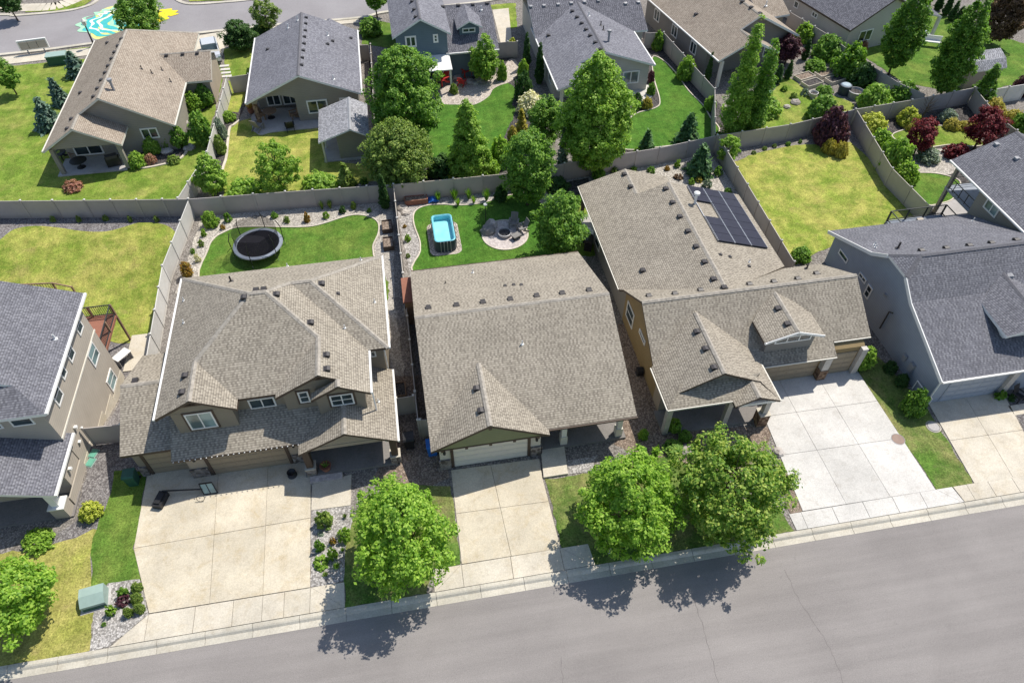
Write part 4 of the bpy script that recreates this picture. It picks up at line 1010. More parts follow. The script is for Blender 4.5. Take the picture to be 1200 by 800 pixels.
    gutter(t, [((13.8, 23.55, 2.95), (18.0, 23.55, 2.95)), ((13.79, 23.6, 2.95), (13.79, 27.0, 2.95)), ((21.0, 26.15, 2.42), (26.45, 26.15, 2.42)), ((26.5, 27.05, 2.93), (29.15, 27.05, 2.93)), ((13.74, 34.4, 2.92), (13.74, 46.8, 2.92)), ((21.0, 23.1, 2.92), (21.0, 26.1, 2.92))], 'offwhite', .07)
    # west wall windows
    win_px(t, 'W', 14.3, [(736.5, 353), (744, 368.5), (741, 385), (733.5, 369)], mull=0, rows=1, tw=.1)
    win_px(t, 'W', 14.3, [(725.5, 373), (733, 390), (730.5, 399), (724, 383)], mull=0, rows=1, tw=.1)
    win_px(t, 'W', 14.3, [(750.5, 385), (757, 401.5), (755.5, 404.5), (749, 388)], mull=0, tw=.1)
    win_px(t, 'W', 14.3, [(695, 293), (703, 306), (700, 318), (692, 305)], mull=0, rows=1, tw=.1)
    win_px(t, 'W', 14.3, [(698, 276), (704, 286), (702, 293), (697, 284)], mull=0, tw=.1)
    # rear patio
    b = MB(); b.box(14.0, 21.3, 43.11, 46.6, 0, .12); b.build('patio_floor', M['conc_gray'], t)
    b = MB()
    for x, y in ((14.2, 46.4), (21.1, 46.4)): b.box(x-.12, x+.12, y-.12, y+.12, .12, 2.85)
    build_split(b, 'patio_post', M['brown_trim'], t)
    return r, t
ROOF_S, HS = house_solar()
# solar array: a thing bolted on the roof
def solar():
    t = thing('solar_array', 'dark solar panel array on the tan roof slope', 'solar panels', (23.5, 39, 3.8))
    # slope plane of the east rear roof: z = 3 + (26.4-x)*k
    k = 2.0/6.3
    a = Vector((22.0, 43.75)); 
    c_a, c_b, c_c, c_d = [on_roof(ROOF_S, *p)[1] if on_roof(ROOF_S, *p) else None for p in ((806, 220), (862, 231), (897, 289), (842, 279))]
    print('solar', c_a, c_b, c_c, c_d)
    x0, x1 = 21.6, 25.8; y0, y1 = 36.4, 43.2
    n = Vector((k, 0, 1)).normalized(); ux = Vector((1, 0, -k)).normalized()
    cols = 3; rows = 7; wx = (x1-x0)/cols; wy = (y1-y0)/rows
    b2 = MB()
    for i in range(cols):
        for j in range(rows):
            if i == 0 and j in (3, 4): continue
            cx, cy = x0+wx*(i+.5), y0+wy*(j+.5); z = 3+(26.4-cx)*k+.13
            b = MB(); L = math.hypot(wx, wx*k)
            b.obox(Vector((cx, cy, z)), ux*(L-.03), (0, wy-.03, 0), n*.04, 0)
            for s in (-1, 1): b.obox(Vector((cx, cy, z))+ux*(s*(L/2-.025))+n*.003, ux*.03, (0, wy-.024, 0), n*.046, 1)
            b.build('solar_panel', [M['solar'], M['steel']], t)
    for i in range(cols+1):
        cx = x0+wx*i; z = 3+(26.4-cx)*k
        b2.bar((cx, y0+.05, z+.06), (cx, y1-.05, z+.06), .05, .06)
    b2.build('mounting_rail', M['steel'], t)
solar()
# ================================================================== blue grey house at the right
def house_right():
    t = thing('house', 'blue grey house with clipped charcoal gable at the right edge', 'house', (37.5, 30, 0), 'houses along the street')
    x0, x1 = 31.65, 43.6
    prof = [(22.7, 3.0), (27.85, 5.0), (29.25, 6.0), (30.35, 6.78), (31.5, 6.0), (32.9, 5.0), (38.0, 2.85)]
    hx = x0+1.35
    P = []
    for (ya, za), (yb, zb) in zip(prof, prof[1:]):
        if za == 6.0 and zb > 6: P.append([(x0, ya, za), (x1, ya, za), (x1, yb, zb), (hx, yb, zb)])
        elif zb == 6.0 and za > 6: P.append([(hx, ya, za), (x1, ya, za), (x1, yb, zb), (x0, yb, zb)])
        else: P.append([(x0, ya, za), (x1, ya, za), (x1, yb, zb), (x0, yb, zb)])
    P.append([(x0, 29.25, 6.0), (hx, 30.35, 6.78), (x0, 31.5, 6.0)])
    D = [[(38.6, 24.2, 5.35), (36.4, 24.35, 4.55), (36.4, 27.2, 4.75), (38.6, 28.95, 5.7)], [(38.6, 24.2, 5.35), (38.6, 28.95, 5.7), (40.8, 27.2, 4.75), (40.8, 24.35, 4.55)]]
    r = roof(t, P+D, 'sh_gray', 'white', .2)
    caps(t, r, [((hx, 30.35, 6.78), (x1, 30.35, 6.78)), ((x0, 29.25, 6), (hx, 30.35, 6.78)), ((x0, 31.5, 6), (hx, 30.35, 6.78)), ((38.6, 24.2, 5.35), (38.6, 28.9, 5.7))], 'cap_gray')
    vents(r, [(1080, 294), (1109, 291), (1136, 288), (1162, 285), (1191, 281.5)]); vents(r, [(1183, 323.5)], 'vent_grey'); pipes(r, [(1025, 287), (1026, 290), (1140, 259)], 'pipe_white', .7); pipes(r, [(1052, 291)], 'vent', 1.2)
    w = [(p[0]+(.45 if p[0] < 30 else -.45)*(1 if i in (0, 6) else 0), p[1]-.24) for i, p in enumerate(prof)]
    wall(t, [('x', 32.05, 43.2, [(23.15, 0)]+[(23.15, 2.9)]+w[1:3]+[(29.35, 5.78), (31.4, 5.78)]+w[5:6]+[(37.55, 2.8), (37.55, 0)])], 'sid_grey')
    win_px(t, 'W', 32.05, [(985.5, 291), (995, 304), (992, 309), (982.5, 296)], mull=0, tw=.1)
    win_px(t, 'W', 32.05, [(1008.5, 318), (1016, 328), (1014, 333), (1006, 323)], mull=1, tw=.1)
    win_px(t, 'W', 32.05, [(1018.4, 332.5), (1023.7, 338.8), (1016.9, 351), (1011.9, 344)], mull=0, rows=1, tw=.1)
    gdoor(t, 23.17, 33.0, 37.0, 2.15, 'door_grey')
    b = MB(); b.box(37.3, 37.75, 22.9, 23.14, 0, 2.8); build_split(b, 'pier', M['post_tan'], t)
    b = MB(); b.box(37.8, 43.2, 22.6, 23.14, 0, .14); b.build('porch_floor', M['porch'], t)
    b = MB(); b.extr('y', 24.75, 27.5, [(36.75, 3.9), (36.75, 4.5), (38.6, 5.05), (40.4, 4.5), (40.4, 3.9)]); b.build('dormer_wall', M['white'], t)
    window(t, 'S', 24.75, 37.2, 39.9, 4.02, 4.62, mull=2)
    gutter(t, [((x0, 22.63, 2.95), (x1, 22.63, 2.95))], 'white', .11)
    b = MB(); b.tube([(31.98, 23.0, 2.6), (31.98, 23.0, 1.0), (32.3, 23.05, .6), (32.3, 23.05, .05)], .05, 6); b.tube([(31.9, 23.3, .95), (31.9, 24.4, .95), (31.9, 24.4, .1)], .045, 6); build_split(b, 'downspout', M['white'], t)
    b = MB(); b.box(31.85, 32.03, 25.2, 25.6, .8, 1.5); b.box(31.85, 32.03, 26.1, 26.4, .9, 1.4); b.box(31.9, 32.03, 30.3, 30.5, 3.1, 3.25); build_split(b, 'meter_box', M['vent_grey'], t)
    b = MB(); b.tube([(31.9, 29.3, .9), (31.9, 29.3, 2.6), (31.8, 28.9, 2.9)], .06, 6); b.build('flue', M['vent'], t)
    for (ya, za), (yb, zb) in zip(prof, prof[1:]):
        if za == zb: continue
        if 6.7 < max(za, zb): continue
        b = MB(); b.bar((x0-.03, ya, za-.12), (x0-.03, yb, zb-.12), .07, .26); b.build('bargeboard', M['white'], t)
    # rear balcony with railing
    b = MB(); b.box(38.2, 43.2, 37.6, 40.0, 1.17, 1.35); b.build('balcony', M['tramp_pad'], t)
    b = MB()
    for x in (38.25, 39.9, 41.5, 43.15): b.box(x-.05, x+.05, 39.9, 40.0, 1.35, 2.35); b.box(x-.07, x+.07, 39.88, 40.02, 0, 1.17)
    for z in (2.35, 1.5): b.bar((38.25, 39.95, z), (43.15, 39.95, z), .06); b.bar((38.25, 37.7, z), (38.25, 39.95, z), .06); b.bar((43.15, 37.7, z), (43.15, 39.95, z), .06)
    for k in range(1, 40): b.bar((38.25+k*.1225, 39.95, 1.5), (38.25+k*.1225, 39.95, 2.33), .016)
    b.build('balcony_railing', M['dark_trim'], t)
    b = MB(); b.box(39.3, 39.8, 38.5, 39.0, 1.351, 1.8); b.box(40.4, 40.9, 38.9, 39.4, 1.351, 1.8); b.box(41.6, 42.0, 38.6, 39.0, 1.351, 1.75); build_split(b, 'balcony_seat', M['sid_stone'], t)
house_right()
# ================================================================== far right, behind
def house_far_right():
    t = thing('house', 'grey green house with covered rear deck, right edge above the clipped gable', 'house', (50, 41, 0), 'houses along the street')
    # eave runs y; rake to the front left
    pk = (47.9, 43.3, 5.9); 
    x0 = 44.6
    ev = G(1114.5, 187.5, 5.0); en = G(1200, 255, 5.0); pkp = G(1165.7, 163, 6.6)
    A = [[(ev[0], ev[1], 5.0), (en[0]-.1, en[1]-3, 5.0), (en[0]+6, en[1]-3.2, 6.9), (pkp[0], pkp[1], 6.9)], [(pkp[0], pkp[1], 6.9), (en[0]+6, en[1]-3.2, 6.9), (en[0]+12, en[1]-2, 5.0), (pkp[0]+6, pkp[1]+1, 5.0)]]
    x_e = ev[0]; yt = ev[1]; yb = en[1]-4
    A = [[(x_e, yt, 5.0), (x_e, yb, 5.0), (x_e+5, yb, 6.9), (x_e+5, yt+.3, 6.9)], [(x_e+5, yt+.3, 6.9), (x_e+5, yb, 6.9), (x_e+10, yb, 5.0), (x_e+10, yt, 5.0)]]
    r = roof(t, A, 'sh_gray', 'white', .2)
    caps(t, r, [((x_e+5, yt+.3, 6.9), (x_e+5, yb, 6.9))], 'cap_gray')
    vents(r, [(1168.5, 169.5), (1192, 186)], 'vent_grey')
    wx = x_e+.5; wy = yt-3.6
    wall(t, [('y', yb+.4, wy, [(wx, 0), (wx, 4.9), (x_e+5, 6.6), (x_e+9.5, 4.9), (x_e+9.5, 0)])], 'sid_khaki')
    win_px(t, 'W', wx, [(1162, 228), (1176, 240), (1166, 255.5), (1151, 242)], mull=1, tw=.12, pane='glass_sky')
    b = MB(); b.box(wx, x_e+9.5, wy, yt-.3, 2.4, 2.6); b.build('deck', M['tramp_pad'], t)
    b = MB()
    for x in (wx+.15, x_e+5): b.box(x-.13, x+.13, yt-.6, yt-.34, 0, 4.8)
    build_split(b, 'deck_post', M['sid_khaki'], t)
    b = MB()
    for z in (3.5, 2.75): b.bar((wx+.05, wy, z), (wx+.05, yt-.4, z), .05); b.bar((wx, yt-.4, z), (x_e+9, yt-.4, z), .05)
    for k in range(5): b.bar((wx+.05, wy+(yt-.4-wy)*k/4, 2.6), (wx+.05, wy+(yt-.4-wy)*k/4, 3.5), .05)
    b.build('deck_railing', M['dark_trim'], t)
    gutter(t, [((x_e-.06, yb, 4.95), (x_e-.06, yt, 4.95))], 'white', .12)
house_far_right()
# ================================================================== neighbour at the left edge
def house_left_edge():
    t = thing('house', 'greige house with charcoal roofs and rear deck, cut by the left edge', 'house', (-27, 31, 0), 'houses along the street')
    e = 6.0; xe = -21.65; k = .42
    xr = -28.5; zr = e+(xe-xr)*k
    yf = 27.3; yb = 37.05
    zs = e+1.5*k
    A = [[(xe, yb, e), (xe, yf, e), (xe-1.75, yf+1.75, e+1.75*k), (xr, yf+1.75, zr), (xr, yb, zr)],
         [(xe, yf, e), (xr-(xe-xr), yf, e), (xr-(xe-xr)+1.9, yf+1.9, e+1.9*k), (xe-1.9, yf+1.9, e+1.9*k)],
         [(xr, yb, zr), (xr, yf+1.75, zr), (2*xr-xe+1.75, yf+1.75, e+1.75*k), (2*xr-xe, yf, e), (2*xr-xe, yb, e)]]
    r = roof(t, A, 'sh_gray', 'white', .2)
    caps(t, r, [((xr, yb, zr), (xr, yf+1.75, zr))], 'cap_gray')
    pipes(r, [(65, 397)], 'pipe_white', .9)
    lo = [[(-21.85, 24.0, 2.75), (-35, 24.0, 2.75), (-35, 27.8, 4.45), (-21.85, 27.8, 4.45)]]
    lo = [[(-21.85, 24.0, 2.75), (-21.85, 28.3, 2.75), (-26.5, 28.3, 4.4), (-26.5, 24.0, 4.4)], [(-26.5, 24, 4.4), (-26.5, 28.3, 4.4), (-31.2, 28.3, 2.75), (-31.2, 24, 2.75)]]
    r2 = roof(t, lo, 'sh_gray', 'white', .2); pipes(r2, [(66, 510)], 'pipe_white', .9)
    xw = -22.15
    wall(t, [('box', -35, xw, 27.75, 36.55, -2.2, 5.85)], 'sid_stone')
    b = MB(); b.extr('y', 29.1, 36.54, [(-34, 5.8), (xr, zr-.25), (xw, 5.8)]); b.build('gable_wall', M['sid_greywall'], t)
    b = MB(); b.box(xw, xw+.05, 27.7, 36.6, 3.02, 3.14); b.box(xw, xw+.06, 27.7, 36.6, -2.2, -.1) if 0 else None; b.build('band', M['offwhite'], t)
    b = MB()
    for i, (ya, yc) in enumerate(((27.76, 30.5), (30.5, 32.2), (32.2, 34), (34, 36.53))): b.box(xw, xw+.03, ya, yc, -2.2, .25-.45*i)
    build_split(b, 'foundation', M['conc_cream'], t)
    win_px(t, 'E', xw, [(106.5, 400.5), (116.5, 413), (111.5, 431), (101, 417)], mull=0, rows=1, tw=.1, pane='glass_sky')
    win_px(t, 'E', xw, [(128.5, 430.5), (137, 443), (132, 461), (124.5, 447)], mull=0, rows=1, tw=.1, pane='glass_sky')
    for y in (35.3, 33.0): window(t, 'E', xw, y-.45, y+.45, 4.3, 5.4, mull=0, rows=1, tw=.1)
    window(t, 'E', xw, 29.2, 30.2, 4.2, 5.4, mull=0, rows=1, tw=.1); window(t, 'E', xw, 31.0, 31.7, 4.5, 5.4, mull=0, tw=.1)
    window(t, 'S', 27.75, -24.0, -22.8, 4.75, 5.4, mull=0); window(t, 'S', 27.75, -27.4, -24.5, 4.75, 5.4, mull=1)
    # garage wing and entry
    wall(t, [('box', -31, -22.2, 25.9, 27.74, 0, 2.6)], 'sid_stone', 'garage_wall')
    b = MB(); b.extr('y', 24.3, 24.5, [(-30.6, 2.5), (-26.5, 4.1), (-22.4, 2.5)]); b.build('porch_gable', M['sid_greywall'], t)
    b = MB(); b.box(-31, -22.0, 24.2, 25.89, 0, .12); b.build('porch_floor', M['porch'], t)
    b = MB(); b.box(-22.75, -22.35, 24.3, 24.7, .12, 2.55); b.box(-22.95, -22.15, 24.15, 24.95, .121, 1.1, 1); b.box(-23.0, -22.1, 24.1, 25.0, 1.101, 1.18); b.build('column', [M['white'], M['sid_stone']], t)
    b = MB(); b.box(xw+.0, xw+.07, 25.0, 27.7, 0, .85); b.build('side_wing_wall', M['sid_stone'], t)
    gutter(t, [((xe+.06, yf, e-.05), (xe+.06, yb, e-.05)), ((-21.78, 24.0, 2.7), (-21.78, 28.3, 2.7))], 'white', .14)
    b = MB(); b.box(xw+.02, xw+.2, 29.0, 29.2, 2.2, 2.35); b.box(xw+.02, xw+.2, 26.4, 26.6, 1.6, 1.75); b.box(xw+.02, xw+.16, 28.5, 28.7, 1.4, 1.5); build_split(b, 'wall_vent', M['white'], t)
    # rear deck
    zd = .9
    b = MB(); b.box(-25.6, -22.3, 36.57, 40.3, zd-.2, zd); b.build('deck', M['redwood'], t)
    b = MB()
    for x in (-25.5, -23.9, -22.35): b.box(x-.07, x+.07, 40.15, 40.29, -2.0, zd+1.0)
    b.box(-22.42, -22.28, 38.4, 38.54, zd, zd+1.0); build_split(b, 'deck_post', M['wood'], t)
    b = MB()
    for a, c in (((-25.5, 40.2), (-22.35, 40.2)), ((-22.35, 40.2), (-22.35, 36.7))):
        for z in (zd+1.0, zd+.12): b.bar((*a, z), (*c, z), .06)
        n = 22
        for j in range(n): p = (a[0]+(c[0]-a[0])*j/n, a[1]+(c[1]-a[1])*j/n); b.bar((*p, zd+.1), (*p, zd+1.0), .025)
    b.build('deck_railing', M['dark_trim'], t)
    b = MB(); b.bar((-22.3, 40.1, zd-.25), (-21.6, 40.3, zd-.25), .1) if 0 else None
    b.box(-22.3, -20.9, 37.0, 40.6, -1.88, -1.80); b.build('patio', M['conc_cream'], t)
house_left_edge()
# ================================================================== second row of houses
def house_brown_roof():
    t = thing('house', 'taupe house with pale brown roof and shaded rear patio, top left', 'house', (-26, 70, 0), 'houses behind the fence')
    e, zr = 2.8, 6.0; xl, xr, xc = -31.4, -20.6, -26.0; k = (zr-e)/5.4
    A = [[(xl, 60.1, e), (xl, 81.6, e), (xc, 76.2, zr), (xc, 62.6, zr), (-28.2, 62.6, e+3.2*k), (-28.2, 60.1, e+3.2*k)],
         [(xr, 62.6, e), (xr, 81.6, e), (xc, 76.2, zr), (xc, 62.6, zr)], [(xl, 81.6, e), (xr, 81.6, e), (xc, 76.2, zr)],
         [(-28.2, 60.1, e+3.2*k), (-24.8, 60.1, e), (-24.8, 63.2, e), (-28.2, 63.2, e+3.2*k)],
         [(-24, 70.6, e), (-18.1, 70.6, e), (-18.1, 73.9, 4.3), (-24, 73.9, 4.3)], [(-24, 73.9, 4.3), (-18.1, 73.9, 4.3), (-18.1, 77.2, e), (-24, 77.2, e)]]
    r = roof(t, A, 'sh_tan2', 'offwhite')
    caps(t, r, [((xc, 62.6, zr), (xc, 76.2, zr)), ((-28.2, 60.1, e+3.2*k), (-28.2, 62.6, e+3.2*k)), ((xc, 76.2, zr), (xr, 81.6, e)), ((-23, 73.9, 4.3), (-18.1, 73.9, 4.3))], 'cap_tan')
    vents(r, [(142.5, 46), (138.5, 54), (134.5, 61.5), (131, 69), (127, 77.5), (123.5, 85.5), (119, 94), (114.5, 104), (110, 113.5), (126, 50.5), (94.5, 109), (84, 139.5), (79, 151), (195, 65), (214, 63.5), (231, 62.5)], s=.9)
    pipes(r, [(166, 81), (190, 82.5), (178, 86), (200, 96)], 'vent', .8)
    h = on_roof(r, 133.5, 106); b = MB(); p = h[1]; b.tube([p, p+Vector((0, 0, .9))], .12, 8); b.lathe(p+Vector((0, 0, .9)), [(.1, -.02), (.22, 0), (.22, .2), (0, .26)], 10); b.build('flue', M['vent_grey'], r)
    wall(t, [('y', 63.1, 76.0, [(-31, 0), (-31, 2.75), (xc, 5.7), (-21, 2.75), (-21, 0)]), ('y', 76.01, 81, [(-31, 0), (-31, 2.6), (-21, 2.6), (-21, 0)])][:1], 'sid_khaki')
    wall(t, [('box', -30.9, -21.1, 76.01, 81, 0, 2.6), ('x', -21, -18.5, [(71, 0), (71, 2.7), (73.9, 4.05), (76.8, 2.7), (76.8, 0)])][1:], 'sid_tan', 'garage_wall')
    b = MB(); b.extr('y', 60.5, 60.65, [(-31, 2.65), (-28.2, 4.4), (-25.2, 2.65)]); b.build('gable_wall', M['sid_khaki'], t)
    win_px(t, 'S', 63.1, [(164, 151), (184, 149), (186.5, 160), (168, 164)], tw=.12)
    window(t, 'S', 63.1, -30.3, -27.8, .3, 2.4, mull=1, tw=.12)
    b = MB(); b.box(-31.4, -25.4, 60.3, 63.09, 0, .12); b.build('patio_floor', M['conc_gray'], t)
    for x in (-30.9, -25.3):
        b = MB(); b.box(x-.17, x+.17, 60.45, 60.8, .12, 2.7); b.build('column', M['sid_khaki'], t)
    gutter(t, [((xl-.05, 60.1, e-.05), (xl-.05, 81.6, e-.05)), ((xr+.05, 62.6, e-.05), (xr+.05, 70.5, e-.05))], 'offwhite', .12)
house_brown_roof()
def house_slate():
    t = thing('house', 'tan house with broad slate gable roof and recessed rear patio', 'house', (-9, 72, 0), 'houses behind the fence')
    e, zr = 2.8, 5.15; xl, xr = -14.4, -3.45; xc = -9.0
    A = gableY(65.4, 79.2, xl, xr, e, zr, xc)
    A += [[(-8, 79.5, e+.5), (-6.3, 80.2, 3.9), (-6.3, 77.2, 3.9)], [(-6.3, 80.2, 3.9), (-4.6, 79.8, e+.2), (-6.3, 77.0, 3.9)]]
    r = roof(t, A, 'sh_slate', 'white')
    caps(t, r, [((xc, 65.4, zr), (xc, 79.2, zr))], 'cap_gray')
    vents(r, [(358.5, 21), (358, 28), (357.5, 36), (356.5, 43.5), (356, 51.5), (355, 59.5), (354, 68), (353, 76.5), (314, 58), (383.5, 52), (389.5, 48.5), (411, 45)], s=.9)
    pipes(r, [(349, 24), (338, 33), (384, 42), (391, 93)], 'pipe_white')
    wall(t, [('y', 69.4, 78.8, [(-14, 0), (-14, 2.75), (xc, 4.9), (-3.85, 2.75), (-3.85, 0)])], 'sid_khaki')
    wall(t, [('box', -9.9, -3.85, 66.0, 69.39, 0, 2.7)], 'sid_khaki')
    b = MB(); b.extr('y', 65.95, 66.15, [(-14, 2.35), (-14, 2.7), (xc, 4.88), (-3.9, 2.7), (-9.9, 2.6), (-10.2, 2.75), (-11.2, 3.0), (-12.3, 3.0), (-13.3, 2.75), (-13.55, 2.35)])
    b.build('gable_wall', M['sid_khaki'], t)
    b = MB(); b.box(-14.0, -13.6, 65.95, 66.35, 0, 2.36); b.build('column', M['brickstone'], t)
    window(t, 'S', 69.4, -13.2, -11.8, .15, 2.35, mull=1, tw=.12); window(t, 'S', 69.4, -11.6, -10.1, .15, 2.35, mull=1, tw=.12)
    window(t, 'S', 66.0, -8.9, -6.9, .8, 2.2, mull=1, tw=.13); window(t, 'S', 66.0, -5.7, -4.5, 1.3, 2.2, mull=0, tw=.13)
    gutter(t, [((xl-.05, 65.4, e-.05), (xl-.05, 79.2, e-.05)), ((xr+.05, 65.4, e-.05), (xr+.05, 79.2, e-.05))], 'white', .13)
house_slate()
def shed_slate():
    t = thing('garden_shed', 'grey roofed garden shed with open side porch, near the slate gable house', 'shed', (-5.2, 60.5, 0))
    A = [[(-7.6, 57.9, 2.45), (-4.6, 57.9, 3.5), (-4.6, 63.6, 3.5), (-7.6, 63.6, 2.45)], [(-4.6, 57.9, 3.5), (-3.0, 57.9, 2.65), (-3.0, 63.6, 2.65), (-4.6, 63.6, 3.5)]]
    r = roof(t, A, 'sh_pale', 'white', .14); caps(t, r, [((-4.6, 57.9, 3.5), (-4.6, 63.6, 3.5))], 'vent_grey')
    wall(t, [('y', 58.7, 63.2, [(-6.0, 0), (-6.0, 2.8), (-4.6, 3.25), (-3.3, 2.6), (-3.3, 0)])], 'sid_khaki')
    for y in (58.4, 60.8, 63.0):
        b = MB(); b.box(-7.4, -7.25, y-.08, y+.08, 0, 2.35); b.build('post', M['offwhite'], t)
    b = MB(); b.box(-7.5, -3.2, 58.4, 63.4, 0, .1); b.build('shed_floor', M['conc_gray'], t)
shed_slate()
def house_blue():
    t = thing('house', 'slate blue two storey house with grey gable, white patio cover and dormer', 'house', (5.5, 75, 0), 'houses behind the fence')
    e, zr = 5.2, 6.9
    A = gableY(71.4, 86, .2, 6.2, e, zr)
    Bm = [[(5.6, 71.7, 3.0), (11.2, 71.7, 3.0), (11.2, 77.6, 5.4), (5.6, 77.6, 5.4)], [(5.6, 77.6, 5.4), (11.2, 77.6, 5.4), (11.2, 83, 3.2), (5.6, 83, 3.2)]]
    D = gableY(73.3, 77.4, 7.0, 9.7, 4.75, 5.45)
    r = roof(t, A, 'sh_slate', 'white'); r2 = roof(t, Bm, 'sh_dark', 'white'); r3 = roof(t, D, 'sh_slate', 'white', .14, 'dormer_roof')
    caps(t, r, [((3.2, 71.4, zr), (3.2, 86, zr))], 'cap_gray'); caps(t, r2, [((5.6, 77.6, 5.4), (11.2, 77.6, 5.4))], 'cap_gray')
    vents(r, [(487.5, 20), (485.5, 11.5), (483, 2)], s=1); vents(r2, [(519, 8), (537, 6.5), (554, 5.5), (571, 4)], 'vent'); pipes(r2, [(564, 12)], 'pipe_white')
    wall(t, [('y', 71.9, 84, [(.6, 0), (.6, 5.1), (3.2, 6.6), (5.8, 5.1), (5.8, 0)]), ('x', 5.81, 10.8, [(72.2, 0), (72.2, 2.9), (77.6, 5.1), (82, 3.2), (82, 0)])], 'sid_blue')
    b = MB(); b.extr('y', 73.8, 76, [(7.3, 3.7), (7.3, 4.65), (8.35, 5.25), (9.4, 4.65), (9.4, 3.7)]); b.build('dormer_wall', M['sid_blue'], t)
    win_px(t, 'S', 71.9, [(474.2, 42.6), (487.7, 41.8), (488.2, 55), (475.5, 55.6)], tw=.16)
    win_px(t, 'S', 71.9, [(507.2, 40.3), (513.2, 39.7), (513.7, 49.6), (508, 50.4)], mull=0, rows=1, tw=.16)
    window(t, 'S', 73.8, 7.6, 9.0, 4.05, 4.55, mull=1, tw=.12)
    b = MB(); b.extr('x', 1.6, 5.9, [(69.1, 2.45), (72.0, 2.75), (72.0, 2.85), (69.1, 2.55)]); b.build('patio_cover', M['white'], t)
    for x in (1.8, 5.7):
        b = MB(); b.box(x-.1, x+.1, 69.3, 69.5, 0, 2.46); b.build('post', M['offwhite'], t)
    window(t, 'S', 71.9, 3.2, 5.2, .2, 2.3, tw=.12); gutter(t, [((5.9, 71.64, 2.95), (11.2, 71.64, 2.95))], 'white', .12)
house_blue()
def house_hip():
    t = thing('house', 'cream house with large charcoal roof behind the tallest broad tree', 'house', (21.5, 72, 0), 'houses behind the fence')
    e = 3.0; xl, xr, xc = 15.5, 26.35, 20.9; zr = 4.85; k = (zr-e)/5.4
    A = [[(xl, 62.4, e), (xl, 76, e), (xl+.5, 79, e+.2), (xc, 79, zr), (xc, 65.6, zr), (18.3, 65.6, e+2.8*k), (18.3, 62.4, e+2.8*k)],
         [(xr, 65.6, e), (xr, 73.4, e), (xr, 79, e), (xc, 79, zr), (xc, 65.6, zr)], [(18.3, 62.4, e+2.8*k), (20.9, 62.4, e), (20.9, 66.0, e), (18.3, 66.0, e+2.8*k)]]
    Bm = [[(15.4, 73.3, 3), (28.0, 73.3, 3), (28.0, 78.6, 5.3), (15.4, 78.6, 5.3)], [(15.4, 78.6, 5.3), (28, 78.6, 5.3), (28, 84, 3), (15.4, 84, 3)]]
    r = roof(t, A, 'sh_slate', 'white'); r2 = roof(t, Bm, 'sh_dark', 'white')
    caps(t, r, [((xc, 65.6, zr), (xc, 78, zr))], 'cap_gray')
    vents(r, [(671, 13.5), (676.5, 20.5), (682, 27.5), (687, 35), (692, 42), (698, 50), (704, 58), (643, 42)], 'vent')
    vents(r2, [(622, 8), (637.5, 7), (654, 5.5), (669.5, 4), (685, 2.5), (701, 1), (733, 4.5), (748, 3)], 'vent_grey')
    pipes(r, [(704, 30), (707, 35.5)], 'vent'); h = on_roof(r, 713, 49); b = MB(); p = h[1]; b.tube([p, p+Vector((0, 0, 1.0))], .12, 8); b.lathe(p+Vector((0, 0, 1)), [(.1, -.02), (.22, 0), (.22, .2), (0, .26)], 10); b.build('flue', M['vent_grey'], r); pipes(r, [(690, 19)], 'pipe_white')
    wall(t, [('y', 66.1, 83.5, [(15.9, 0), (15.9, 2.95), (xc, 4.6), (25.95, 2.95), (25.95, 0)])], 'sid_pale')
    wall(t, [('x', 26.0, 27.6, [(73.8, 0), (73.8, 2.9), (78.6, 5.0), (83.5, 2.9), (83.5, 0)])], 'sid_pale')
    window(t, 'S', 66.1, 23.2, 25.0, .9, 2.3, tw=.14, pane='glass_sky'); window(t, 'W', 15.9, 67, 68.2, 1, 2.2, tw=.12); window(t, 'W', 15.9, 71, 72.2, 1, 2.2, tw=.12)
    for x in (16.0, 20.7):
        b = MB(); b.box(x-.15, x+.15, 62.7, 63.0, 0, 2.9); b.build('column', M['offwhite'], t)
    gutter(t, [((xl-.05, 62.4, e-.05), (xl-.05, 76, e-.05)), ((xr+.05, 65.6, e-.05), (xr+.05, 73.2, e-.05))], 'white', .12)
house_hip()
def rot_frame(o, ang):
    c, s = math.cos(ang), math.sin(ang)
    return lambda u, v, z: (o[0]+u*c-v*s, o[1]+u*s+v*c, z)
def rwall(t, f, segs, mat, name='wall'):
    """walls of a house turned on its plot: list of (profile in u,z ; v0 ; v1)"""
    b = MB()
    for prof, v0, v1 in segs:
        b.poly([f(u, v0, z) for u, z in prof]); b.poly([f(u, v1, z) for u, z in prof[::-1]])
        for i in range(len(prof)):
            p, q = prof[i], prof[(i+1) % len(prof)]; b.poly([f(p[0], v0, p[1]), f(p[0], v1, p[1]), f(q[0], v1, q[1]), f(q[0], v0, q[1])])
    return b.build(name, M[mat], t)
